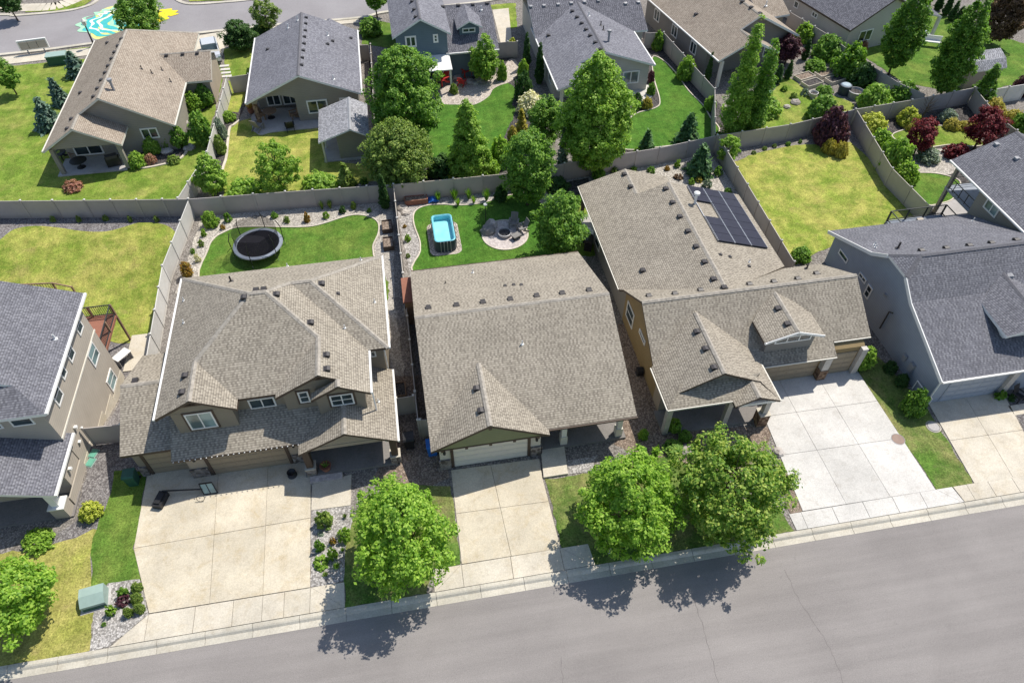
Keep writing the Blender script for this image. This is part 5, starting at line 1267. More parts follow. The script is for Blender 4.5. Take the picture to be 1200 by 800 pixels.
def rwin(t, f, side, d, a0, a1, z0, z1, tw=.12, pane='glass', mull=1):
    """window in a turned wall; side 'u' faces -u, side 'v' faces -v"""
    g = (lambda a, z, o: Vector(f(d-o, a, z))) if side == 'u' else (lambda a, z, o: Vector(f(a, d-o, z)))
    b = MB()
    for a, c, z, y in [(a0, a0+tw, z0, z1), (a1-tw, a1, z0, z1), (a0+tw, a1-tw, z0, z0+tw), (a0+tw, a1-tw, z1-tw, z1)]+[(a0+(a1-a0)*k/(mull+1)-tw*.4, a0+(a1-a0)*k/(mull+1)+tw*.4, z0+tw, z1-tw) for k in range(1, mull+1)]:
        P = [g(a, z, .06), g(c, z, .06), g(c, y, .06), g(a, y, .06)]; Q = [g(a, z, -.02), g(c, z, -.02), g(c, y, -.02), g(a, y, -.02)]
        b.poly(P)
        for i in range(4): b.poly([P[i], P[(i+1) % 4], Q[(i+1) % 4], Q[i]])
        b.poly(Q[::-1])
    o = b.build('window', M['white'], t)
    b = MB(); e = tw-.01
    P = [g(a0+e, z0+e, .03), g(a1-e, z0+e, .03), g(a1-e, z1-e, .03), g(a0+e, z1-e, .03)]; Q = [g(a0+e, z0+e, -.01), g(a1-e, z0+e, -.01), g(a1-e, z1-e, -.01), g(a0+e, z1-e, -.01)]
    b.poly(P); b.poly(Q[::-1])
    for i in range(4): b.poly([P[i], P[(i+1) % 4], Q[(i+1) % 4], Q[i]])
    b.build('pane', M[pane], o)
def house_tan():
    o = G(842.6, 71.5, 3.0); f = rot_frame(o, math.radians(9.5))
    t = thing('house', 'tan brown house with long brown roof behind the twin poplars', 'house', (*f(5, 8, 0)[:2], 0), 'houses behind the fence')
    e, zr = 3.0, 5.9; uc = 5.7; k = (zr-e)/uc
    A = [[f(0, 0, e), f(0, 18, e), f(uc, 18, zr), f(uc, 2.3, zr), f(3.5, 2.3, e+3.5*k), f(3.5, -.3, e+3.5*k)], [f(11.2, 2.3, e), f(11.2, 18, e), f(uc, 18, zr), f(uc, 2.3, zr)],
         [f(3.5, -.3, e+3.5*k), f(7.0, -.3, e), f(7.0, 3, e), f(3.5, 3, e+3.5*k)],
         [f(9.5, 7, e), f(13.3, 7, e), f(13.3, 12, 5.3), f(9.5, 12, 5.3)]]
    r = roof(t, A, 'sh_tan2', 'white'); caps(t, r, [(f(uc, 2.3, zr), f(uc, 18, zr)), (f(3.5, -.3, e+3.5*k), f(3.5, 2.3, e+3.5*k))], 'cap_tan')
    vents(r, [(870.5, 2), (880.5, 9), (890.5, 16), (816, 17), (885, 47.5)]); pipes(r, [(897.5, 7)], 'pipe_white', 1.2)
    rwall(t, f, [([(.45, 0), (.45, 2.95), (uc, 5.6), (10.7, 2.95), (10.7, 0)], 2.9, 17)], 'sid_greywall')
    rwall(t, f, [([(10.72, 0), (10.72, 3.2), (12.9, 3.2), (12.9, 0)], 7.5, 16)], 'sid_tan', 'garage_wall')
    rwin(t, f, 'u', .45, 5.0, 6.3, 1.1, 2.4); rwin(t, f, 'u', .45, 9.3, 10.6, 1.1, 2.4); rwin(t, f, 'u', .45, 13.6, 14.9, 1.1, 2.4); rwin(t, f, 'v', 2.9, 7.6, 9.6, .8, 2.2)
    for u in (.5, 6.6):
        b = MB(); p = f(u, .1, 0); b.rbox(p[0], p[1], 0, 2.85, .3, .3, .16); b.build('column', M['offwhite'], t)
    b = MB(); b.bar(f(-.05, 0, e-.05), f(-.05, 18, e-.05), .12); build_split(b, 'gutter', M['white'], t)
    b = MB(); b.bar(f(uc, 2.25, zr-.1), f(11.2, 2.25, e-.1), .06, .22); b.build('bargeboard', M['white'], t)
    b = MB(); b.bar(f(3.5, -.35, e+3.5*k-.1), f(7.0, -.35, e-.1), .06, .22); b.build('bargeboard', M['white'], t)
house_tan()
def house_pale():
    o = G(996.7, 36, 2.9); f = rot_frame(o, math.radians(13))
    t = thing('house', 'pale house with charcoal gable roof by the large bright lawn', 'house', (*f(5, 6, 0)[:2], 0), 'houses behind the fence')
    e, zr, uc = 2.9, 5.6, 5.4
    A = [[f(0, 0, e), f(0, 16, e), f(uc, 16, zr), f(uc, 0, zr)], [f(uc, 0, zr), f(uc, 16, zr), f(10.8, 16, e), f(10.8, 0, e)]]
    r = roof(t, A, 'sh_dark', 'brown_trim')
    A2 = [[f(9.2, 1.2, 3.2), f(12.6, -.8, 2.6), f(13.6, 3.2, 2.6), f(9.2, 5, 3.2)]]
    r2 = roof(t, A2, 'sh_dark', 'offwhite', .14, 'porch_roof')
    rwall(t, f, [([(.4, 0), (.4, 2.85), (uc, 5.35), (10.4, 2.85), (10.4, 0)], .4, 15.5)], 'sid_pale')
    rwin(t, f, 'v', .4, 2.0, 3.9, 1.0, 2.3); rwin(t, f, 'u', .4, 9, 9.8, 1.6, 2.4, mull=0); rwin(t, f, 'u', .4, 5.6, 6.6, 1.8, 2.4, mull=1)
    b = MB(); p, q, s, w_ = f(9.4, .4, 0), f(12.8, -1.2, 0), f(14, 3, 0), f(10.4, 4, 0); b.prism([p[:2], q[:2], s[:2], w_[:2]], 0, .15); b.build('porch_floor', M['tramp_pad'], t)
    p = f(12.5, -.6, 0); b = MB(); b.rbox(p[0], p[1], 0, 2.5, .3, .3, 0); b.build('column', M['offwhite'], t)
house_pale()
def shed_right():
    t = thing('garden_shed', 'tan garden shed with pale grey roof behind the pale fence', 'shed', (62, 60.5, 0))
    o = G(1127, 105, 0); f = rot_frame(o, math.radians(5))
    A = [[f(-.2, -.2, 2.0), f(4.3, -.2, 2.0), f(4.3, .5, 2.75), f(-.2, .5, 2.75)], [f(-.2, .5, 2.75), f(4.3, .5, 2.75), f(4.3, 1.7, 3.2), f(-.2, 1.7, 3.2)], [f(-.2, 1.7, 3.2), f(4.3, 1.7, 3.2), f(4.3, 3.2, 2.0), f(-.2, 3.2, 2.0)]]
    roof(t, A, 'sh_pale', 'offwhite', .1)
    b = MB(); prof = [(0, 0), (0, 1.95), (.6, 2.65), (1.7, 3.08), (3, 1.95), (3, 0)]
    b.poly([f(0, v, z) for v, z in prof]); b.poly([f(4.1, v, z) for v, z in prof[::-1]])
    for i in range(len(prof)):
        p, q = prof[i], prof[(i+1) % len(prof)]; b.poly([f(0, *p), f(4.1, *p), f(4.1, *q), f(0, *q)])
    b.build('wall', M['sid_tan'], t)
shed_right()
# ------------------------------------------------------------------ plants
import numpy as np
def project(x, y, z):
    v = Vector((x, y, z-CH)); w = v.dot(FW); return (600+F*v.dot(RT)/w, 400-F*v.dot(UP)/w, w)
def leaf_obj(name, C, N, size, mat, rng, aspect=1.5):
    n = len(C); N = N/np.linalg.norm(N, axis=1)[:, None]
    A = np.cross(N, rng.normal(size=(n, 3))); A /= np.linalg.norm(A, axis=1)[:, None]; B = np.cross(N, A)
    s = size*(.65+.7*rng.random(n))[:, None]
    fold = N*s*.18
    V = np.empty((n, 4, 3)); V[:, 0] = C-A*s*.5*aspect-fold; V[:, 1] = C+B*s*.45; V[:, 2] = C+A*s*.5*aspect-fold; V[:, 3] = C-B*s*.45
    me = bpy.data.meshes.new(name); me.vertices.add(4*n); me.vertices.foreach_set('co', V.reshape(-1))
    me.loops.add(4*n); me.loops.foreach_set('vertex_index', np.arange(4*n, dtype=np.int32))
    me.polygons.add(n); me.polygons.foreach_set('loop_start', np.arange(0, 4*n, 4, dtype=np.int32)); me.polygons.foreach_set('loop_total', np.full(n, 4, dtype=np.int32))
    me.update(calc_edges=True); me.materials.append(M[mat]); return me
def prof_fn(kind):
    return {'oval': lambda t: np.sqrt(np.clip(1-(2*t-1)**2, 0, 1))**.9*(1-.12*t),
            'egg': lambda t: np.clip(np.sin(np.pi*np.clip(t, 0, 1)**.75), 0, 1)**.75,
            'cone': lambda t: np.clip((1-t)**.8*np.minimum(1, t*9+.35), 0.02, 1),
            'column': lambda t: np.clip(np.minimum(1, t*4+.35)*(1-t**1.6)**.85, .05, 1),
            'dome': lambda t: np.sqrt(np.clip(1-t**2, 0, 1))*np.minimum(1, .7+t*1.5)}[kind]
def cloud(seed, kind, r, h, n, leaves, clr, lump=.2, inner=.45, ragged=.17):
    """leaf clumps through the crown's volume: centres, normals"""
    rng = np.random.default_rng(seed); pf = prof_fn(kind)
    t = rng.random(n*6); keep = rng.random(n*6) < (pf(t)**1.3); t = t[keep][:n]; n = len(t)
    a = rng.random(n)*2*np.pi; f = rng.random(4)*6.28
    L = 1+lump*np.clip(t*4-.8, 0, 1)*(.6*np.sin(3*a+f[0]+5*t)+.5*np.sin(5*a-7*t+f[1])+.4*np.sin(2*a+11*t+f[2]))
    q = inner+(1-inner)*np.sqrt(rng.random(n)); q = np.clip(q+np.where((q > .82) & (t > .18), rng.normal(size=n)*ragged, 0), 0, 1.14)
    rad = r*pf(t)*L*q
    P = np.stack([rad*np.cos(a), rad*np.sin(a), h*t], 1)
    out = np.stack([np.cos(a), np.sin(a), (t-.45)*1.1], 1)
    k = (rng.random(n)*.8+.6)*clr
    C = np.repeat(P, leaves, 0); O = np.repeat(out, leaves, 0); K = np.repeat(k, leaves)
    D = rng.normal(size=C.shape)+np.array([0, 0, .35])+.35*O; D /= np.linalg.norm(D, axis=1)[:, None]
    W = (.55+.45*rng.random(len(D)))[:, None]; W = np.where(rng.random((len(D), 1)) < .25, W*1.25, W)
    C = C+D*W*K[:, None]*np.array([1, 1, .85])
    C[:, 2] = np.maximum(C[:, 2], .02)
    N = .12*O+np.array([.2, .1, .62])+.75*D+.38*rng.normal(size=C.shape)
    return C, N, rng, P
def spruce_cloud(seed, r, h, dens=1.0):
    rng = np.random.default_rng(seed); C = []; N = []
    tiers = 11
    for i in range(tiers):
        t = i/(tiers-.3); rr = r*(1-t)**.85*(.85+.3*rng.random())+.03*r; z = h*(.05+.92*t); nb = max(4, int(13*(1-t)+4))
        for j in range(nb):
            a = 2*math.pi*(j+rng.random()*.7)/nb+i; L = rr*(.8+.35*rng.random()); m = int((7+9*(1-t))*dens)
            for k in range(m):
                s = (k+.5)/m; w = .16*r*(1-.5*s)
                C.append((L*s*math.cos(a)+rng.normal()*w*.6, L*s*math.sin(a)+rng.normal()*w*.6, z-.10*h*s*s*.5+rng.normal()*.02*h+.03*h*s))
                N.append((math.cos(a)*.4+rng.normal()*.4, math.sin(a)*.4+rng.normal()*.4, .7+rng.normal()*.3))
    return np.array(C), np.array(N), rng
def tuft_cloud(seed, r, h, n=60):
    rng = np.random.default_rng(seed); V = []; Fc = []
    for i in range(n):
        a = rng.random()*6.283; b = rng.random()**.6; L = h*(.6+.5*rng.random()); sp = r*b
        d = np.array([math.cos(a), math.sin(a)]); p = np.array([-d[1], d[0]])*.035*r*2
        k = len(V)
        for s, w in ((0, .6), (.5, 1), (1, .15)):
            c = d*(sp*(.15+.85*s**1.3)); z = L*(s-.25*b*s*s)
            V += [(c[0]-p[0]*w, c[1]-p[1]*w, z), (c[0]+p[0]*w, c[1]+p[1]*w, z)]
        Fc += [(k, k+1, k+3, k+2), (k+2, k+3, k+5, k+4)]
    return V, Fc
def fit_box(bx, zb, zg=0.0, cap=1.75):
    """size and stand of a crown from its extent in the photo"""
    x0, y0, x1, y1 = bx; cx, cy = (x0+x1)/2, (y0+y1)/2; hh = 1.0
    for _ in range(30):
        zc = zg+zb+hh; x, y = G(cx, cy, zc); _, _, w = project(x, y, zc)
        r = (x1-x0)/2*w/F; el = math.asin((CH-zc)/math.sqrt(x*x+y*y+(CH-zc)**2))
        q = (y1-y0)/2*w/F; v = (q*q-(r*math.sin(el))**2)/math.cos(el)**2
        hn = math.sqrt(v) if v > (.42*r)**2 else .42*r
        hn = min(hn, cap*r); hh = .5*hh+.5*hn
    return x, y, r, 2*hh
def fit_axis(base, tip, wpx, zg=0.0):
    x, y = G(base[0], base[1], zg); lo, hi = zg, zg+25
    for _ in range(40):
        m = (lo+hi)/2
        if project(x, y, m)[1] > tip[1]: lo = m
        else: hi = m
    return x, y, wpx/2*project(x, y, lo/2)[2]/F, lo-zg
def limbs(b, rng, h0, zb, r, hc, r0):
    lean = (rng.normal()*.12, rng.normal()*.12)
    b.tube([(0, 0, -.1), (lean[0]*.4, lean[1]*.4, zb*.6), (lean[0], lean[1], zb+hc*.3), (lean[0]*1.2, lean[1]*1.2, zb+hc*.8)], [r0*1.25, r0, r0*.75, r0*.15], 8)
    for k in range(9):
        a = k*2.4+rng.random(); s = zb+hc*(.02+.55*k/9); L = r*(.6+.3*rng.random())*(1-.5*k/9)
        d = (math.cos(a), math.sin(a))
        b.tube([(lean[0]*.7, lean[1]*.7, s), (d[0]*L*.45, d[1]*L*.45, s+hc*.12), (d[0]*L, d[1]*L, s+hc*.28)], [r0*.5, r0*.3, r0*.08], 5)
SEED = [100]
def tree(name, label, x, y, r, hc, zb, kind, mat, cat='tree', group=None, dens=1.0, leafs=.2, lump=.18, zg=0.0, clr=None, inner=.4, per=58, ry=1.0):
    SEED[0] += 1; rng = np.random.default_rng(SEED[0])
    t = thing(name, label, cat, (x, y, zg), group)
    b = MB(); limbs(b, rng, zg, zb, r, hc, max(.05, .035*r+.03)); b.v = [(p[0]+x, p[1]+y, p[2]+zg) for p in b.v]
    b.build('trunk', M['bark'], t, smooth=True)
    vol = r*r*hc; n = int(min(900, (55+29*vol**.72)*dens)); clr = clr or min(.42, .1*r+.14)
    C, N, rg, P = cloud(SEED[0], kind, r*.87, hc*.94, n, per, clr, lump, inner); C[:, 1] *= ry
    me = leaf_obj('crown', C, N, leafs*.63, mat, rg)
    o = bpy.data.objects.new('crown', me); COL.objects.link(o); o.parent = t; o.location = (0, 0, zb)
    return t
def tree_box(name, label, bx, zb, kind, mat, cap=1.75, **k):
    x, y, r, h = fit_box(bx, zb, 0, cap); return tree(name, label, x, y, r, h, zb, kind, mat, **k)
def tree_axis(name, label, base, tip, w, zb, kind, mat, **k):
    x, y, r, h = fit_axis(base, tip, w); return tree(name, label, x, y, r, h-zb, zb, kind, mat, **k)
def spruce(label, base, tip, w, mat='lf_spruce', name='spruce_tree', cat='spruce', group=None):
    x, y, r, h = fit_axis(base, tip, w); SEED[0] += 1
    t = thing(name, label, cat, (x, y, 0), group)
    b = MB(); b.tube([(x, y, -.1), (x, y, h*.9)], [.07*r+.05, .015], 6); b.build('trunk', M['bark'], t)
    C, N, rg = spruce_cloud(SEED[0], r, h); me = leaf_obj('crown', C, N, .17*r+.06, mat, rg, 2.2)
    o = bpy.data.objects.new('crown', me); COL.objects.link(o); o.parent = t; return t
PROTO = {}
def proto(shape, mat, var):
    key = (shape, mat, var)
    if key in PROTO: return PROTO[key]
    sd = 7+var*13
    if shape == 'tuft':
        V, Fc = tuft_cloud(sd, 1, 1.6, 90); me = bpy.data.meshes.new('tuft'); me.from_pydata(V, [], Fc); me.materials.append(M[mat])
    else:
        kind, n, per, h, ls = {'round': ('dome', 170, 22, 1.2, .125), 'tall': ('egg', 220, 22, 2.2, .13), 'mound': ('dome', 170, 18, .8, .12), 'small': ('dome', 40, 14, 1.1, .24), 'column': ('column', 380, 22, 6.0, .17), 'tight': ('oval', 420, 18, 2.2, .10)}[shape]
        C, N, rg, P = cloud(sd, kind, .9, h, n, per, .2 if shape != 'tight' else .12, .14 if shape not in ('tight', 'column') else .05, .5)
        C[:, 2] = np.clip(C[:, 2], 0.0, None)
        me = leaf_obj('foliage', C, N, ls, mat, rg)
    PROTO[key] = me; return me
VAR = [0]
def shrub(name, label, x, y, r, h, shape, mat, cat='shrub', group=None, zg=0.0):
    VAR[0] += 1
    me = proto(shape, mat, VAR[0] % 2); o = bpy.data.objects.new(name, me); COL.objects.link(o)
    o.location = (x, y, zg); o.rotation_euler = (0, 0, RND.uniform(0, 6.28)); hh = h/{'tuft': 1.6, 'round': 1.2, 'tall': 2.2, 'mound': .8, 'small': 1.1, 'column': 6.0, 'tight': 2.2}[shape]
    o.scale = (r, r, hh); return tag(o, label, cat, group)
def shrub_box(name, label, bx, shape, mat, cat='shrub', group=None, zg=0.0):
    x, y, r, h = fit_box(bx, 0, zg); r *= .9; h *= .92; return shrub(name, label, x, y, r, h, shape, mat, cat, group, zg)
# street trees
SG = 'street trees along the kerb'
tree_box('maple_tree', 'bright green street maple cut by the left edge beside the dry lawn', (-44, 620, 48, 776), .7, 'egg', 'lf_maple', group=SG, dens=.8, clr=.36, lump=.15, cap=1.2, ry=1.1)
tree_box('maple_tree', 'tall bright green street maple left of the narrow driveway', (408, 532, 526, 708), 1.0, 'egg', 'lf_maple', group=SG, dens=.75, clr=.36, lump=.14, cap=1.2, ry=1.2)
tree_box('maple_tree', 'wide street maple, left one of the touching pair', (674, 506, 800, 656), .7, 'egg', 'lf_maple', group=SG, dens=.75, clr=.36, lump=.14, cap=.95, ry=1.1)
tree_box('maple_tree', 'wide darker street maple, right one of the touching pair', (788, 488, 928, 652), .6, 'oval', 'lf_maple2', group=SG, dens=.75, clr=.38, lump=.16, cap=.9, ry=1.1)
# back yard trees
tree_box('broadleaf_tree', 'green leafy tree between fire pit lawn and solar roof house', (625, 217, 688, 300), .7, 'egg', 'lf_green')
tree_box('broadleaf_tree', 'green leafy tree on the fence line behind the fire pit lawn', (587, 149, 651, 236), .8, 'oval', 'lf_green')
tree_box('broadleaf_tree', 'tallest broad tree with a pointed yellow green top, behind the fence', (656, 58, 744, 198), .8, 'egg', 'lf_light', leafs=.24)
tree_box('broadleaf_tree', 'light green conical tree at the edge of the curved deep green lawn', (519, 106, 578, 208), .7, 'cone', 'lf_light', leafs=.22, lump=.1)
tree_box('broadleaf_tree', 'olive green spreading tree right behind the fence by the slate shed', (424, 132, 505, 217), .3, 'egg', 'lf_olive', leafs=.2, lump=.12)
tree_box('broadleaf_tree', 'big dark green tree left of the slate blue house', (432, 54, 517, 163), .8, 'oval', 'lf_green', leafs=.24, lump=.22)
tree_box('broadleaf_tree', 'airy light green young tree on the dry lawn behind the trampoline fence', (294, 157, 350, 225), .6, 'egg', 'lf_light', dens=.55, leafs=.19, clr=.3)
tree_axis('poplar_tree', 'taller of the twin columnar poplars', (855, 163), (874, 10), 34, .3, 'column', 'lf_light', leafs=.2, lump=.12, clr=.4)
tree_axis('poplar_tree', 'shorter of the twin columnar poplars', (878, 160), (904, 34), 27, .3, 'column', 'lf_green', leafs=.2, lump=.12, clr=.4)
tree_axis('columnar_tree', 'dense upright green tree on bright lawn, left of two by the pale house', (1041, 88), (1076, -26), 46, 1.0, 'egg', 'lf_green', leafs=.22, lump=.1)
tree_axis('columnar_tree', 'dense upright green tree on bright lawn, nearer the shed', (1098, 117), (1150, -14), 50, 1.0, 'egg', 'lf_green', leafs=.22, lump=.1)
tree_axis('columnar_tree', 'small upright green tree in front of the garden shed', (1146, 122), (1171, 73), 28, .3, 'column', 'lf_green', leafs=.2)
tree_box('plum_tree', 'large bronze leaved tree in the top right corner', (1158, -22, 1206, 44), .8, 'oval', 'lf_bronze', leafs=.24)
tree_box('broadleaf_tree', 'green street tree in front of the painted street swirls', (134, -8, 189, 41), 1.2, 'oval', 'lf_green', leafs=.22, dens=.8)
tree_box('broadleaf_tree', 'small thin yellow green street tree left of the slate roof', (293, -5, 326, 30), 1.2, 'oval', 'lf_olive', leafs=.2, dens=.6)
tree_box('broadleaf_tree', 'street tree whose crown tip shows above the big dark green tree', (424, -20, 453, 9), 1.2, 'oval', 'lf_green', leafs=.22, dens=.7)
tree_box('broadleaf_tree', 'young thin tree at the left edge of the large lawn', (-9, 65, 18, 102), .9, 'egg', 'lf_green', leafs=.2, dens=.5)
tree_box('broadleaf_tree', 'dark street tree in the top left corner', (-6, -14, 23, 13), 1.2, 'oval', 'lf_dark', leafs=.24, dens=.8)
tree_box('broadleaf_tree', 'light green tree against the right part of the slate blue house', (551, 38, 584, 93), .4, 'egg', 'lf_light', leafs=.2)
tree_box('broadleaf_tree', 'rounded green tree between the deep green lawn and tallest tree', (618, 112, 663, 168), .5, 'oval', 'lf_green', leafs=.2)
tree_box('broadleaf_tree', 'yellow green young tree in the corner of the solar house fence', (842, 156, 869, 188), .4, 'egg', 'lf_light', leafs=.18, dens=.6)
tree_box('maple_tree', 'red leaved maple, left of two in the walled garden', (1064, 138, 1101, 175), .9, 'oval', 'lf_red', leafs=.18, dens=.8, group='red maples in the walled garden')
tree_box('maple_tree', 'red leaved maple, right of two in the walled garden', (1134, 125, 1179, 168), .9, 'oval', 'lf_red', leafs=.18, dens=.8, group='red maples in the walled garden')
tree_box('plum_tree', 'purple leaved small tree at the right end of the tan house', (910, 41, 940, 71), .5, 'oval', 'lf_purple', leafs=.2)
tree_box('broadleaf_tree', 'pale yellow green tree mass on the fence right of the brown roof', (226, 178, 264, 226), .3, 'egg', 'lf_light', leafs=.22, dens=.8)
tree_box('broadleaf_tree', 'dark rounded tree beside the driveway with the parked car', (261, 24, 298, 57), .2, 'oval', 'lf_dark', leafs=.22)
# bare little tree
x, y = G(1078, 143); t = thing('bare_tree', 'leafless pinkish young tree in the walled garden corner', 'tree', (x, y, 0))
b = MB(); rng = np.random.default_rng(5); limbs(b, rng, 0, .8, 1.0, 2.0, .06)
for k in range(26):
    a = rng.random()*6.28; z = .9+rng.random()*1.4; L = .5+rng.random()*.6
    b.tube([(.15*math.cos(a), .15*math.sin(a), z), (L*math.cos(a), L*math.sin(a), z+.5+rng.random()*.5)], [.02, .006], 4)
b.v = [(p[0]+x, p[1]+y, p[2]) for p in b.v]; b.build('trunk', M['bark'], t)
# conifers
spruce('blue spruce nearest the street, left of the brown roof', (93, 88), (91, 59), 27, group='blue spruces beside the brown roof')
spruce('middle blue spruce left of the brown roof', (74, 122), (74.5, 90), 23, group='blue spruces beside the brown roof')
spruce('blue spruce nearest the patio of the brown roofed house', (61, 149), (60, 113), 31, group='blue spruces beside the brown roof')
spruce('young green spruce on the lush lawn behind the fence', (804, 168), (804, 132), 30, 'lf_spruce_green')
spruce('young green spruce in the gravel behind the solar roof', (818, 203), (820, 167), 31, 'lf_spruce_green')
spruce('smallest green spruce on the lush lawn behind the fence', (757, 175), (760, 151), 19, 'lf_spruce_green')
spruce('yellowish little cypress on the dry lawn by the slate shed', (407, 218), (408, 190), 22, 'lf_olive', 'cypress_tree', 'cypress')
spruce('slender weeping blue conifer by the fence below the tallest tree', (658, 202), (660, 147), 16, 'lf_grey', 'weeping_conifer', 'conifer')
spruce('yellow conifer at the right of the deep green lawn', (611, 156), (613, 126), 16, 'lf_gold', 'golden_conifer', 'conifer')
def col(label, base, tip, w, mat='lf_dark', group=None, name='arborvitae', cat='arborvitae'):
    x, y, r, h = fit_axis(base, tip, w); return shrub(name, label, x, y, r, h, 'column', mat, cat, group)
col('dark clipped columnar juniper at the corner of trampoline and pool yards', (452, 244), (447, 203), 13, 'lf_dark', None, 'juniper', 'juniper')
for i, (bs, tp) in enumerate((((1087, 4), (1100, -22)), ((1098, 12), (1111, -12)), ((1107, 18), (1121, -7)), ((1114, 24), (1128, 0)), ((1120, 29), (1136, 6)))):
    col(f'{ORD[i]} from the left in the row of five dark arborvitae, top right', bs, tp, 10, 'lf_dark', 'arborvitae row at the top right')
CG = 'dark columnar evergreens beside houses'
col('dark columnar evergreen left of the hip roofed cream house, taller', (617, 79), (618, 37), 10, 'lf_dark', CG)
col('dark columnar evergreen left of the hip roofed cream house, nearer', (632, 98), (632, 47), 11, 'lf_dark', CG)
col('narrow dark evergreen against the long wall of the tan house', (828, 96), (830, 60), 8, 'lf_dark', CG)
col('dark evergreen under the rear gable of the tan house, left', (910, 98), (912, 74), 10, 'lf_dark', CG)
col('dark evergreen under the rear gable of the tan house, right', (922, 92), (924, 70), 9, 'lf_dark', CG)
col('leaning dark evergreen below the purple tree of the tan house', (942, 70), (951, 44), 9, 'lf_dark', CG)
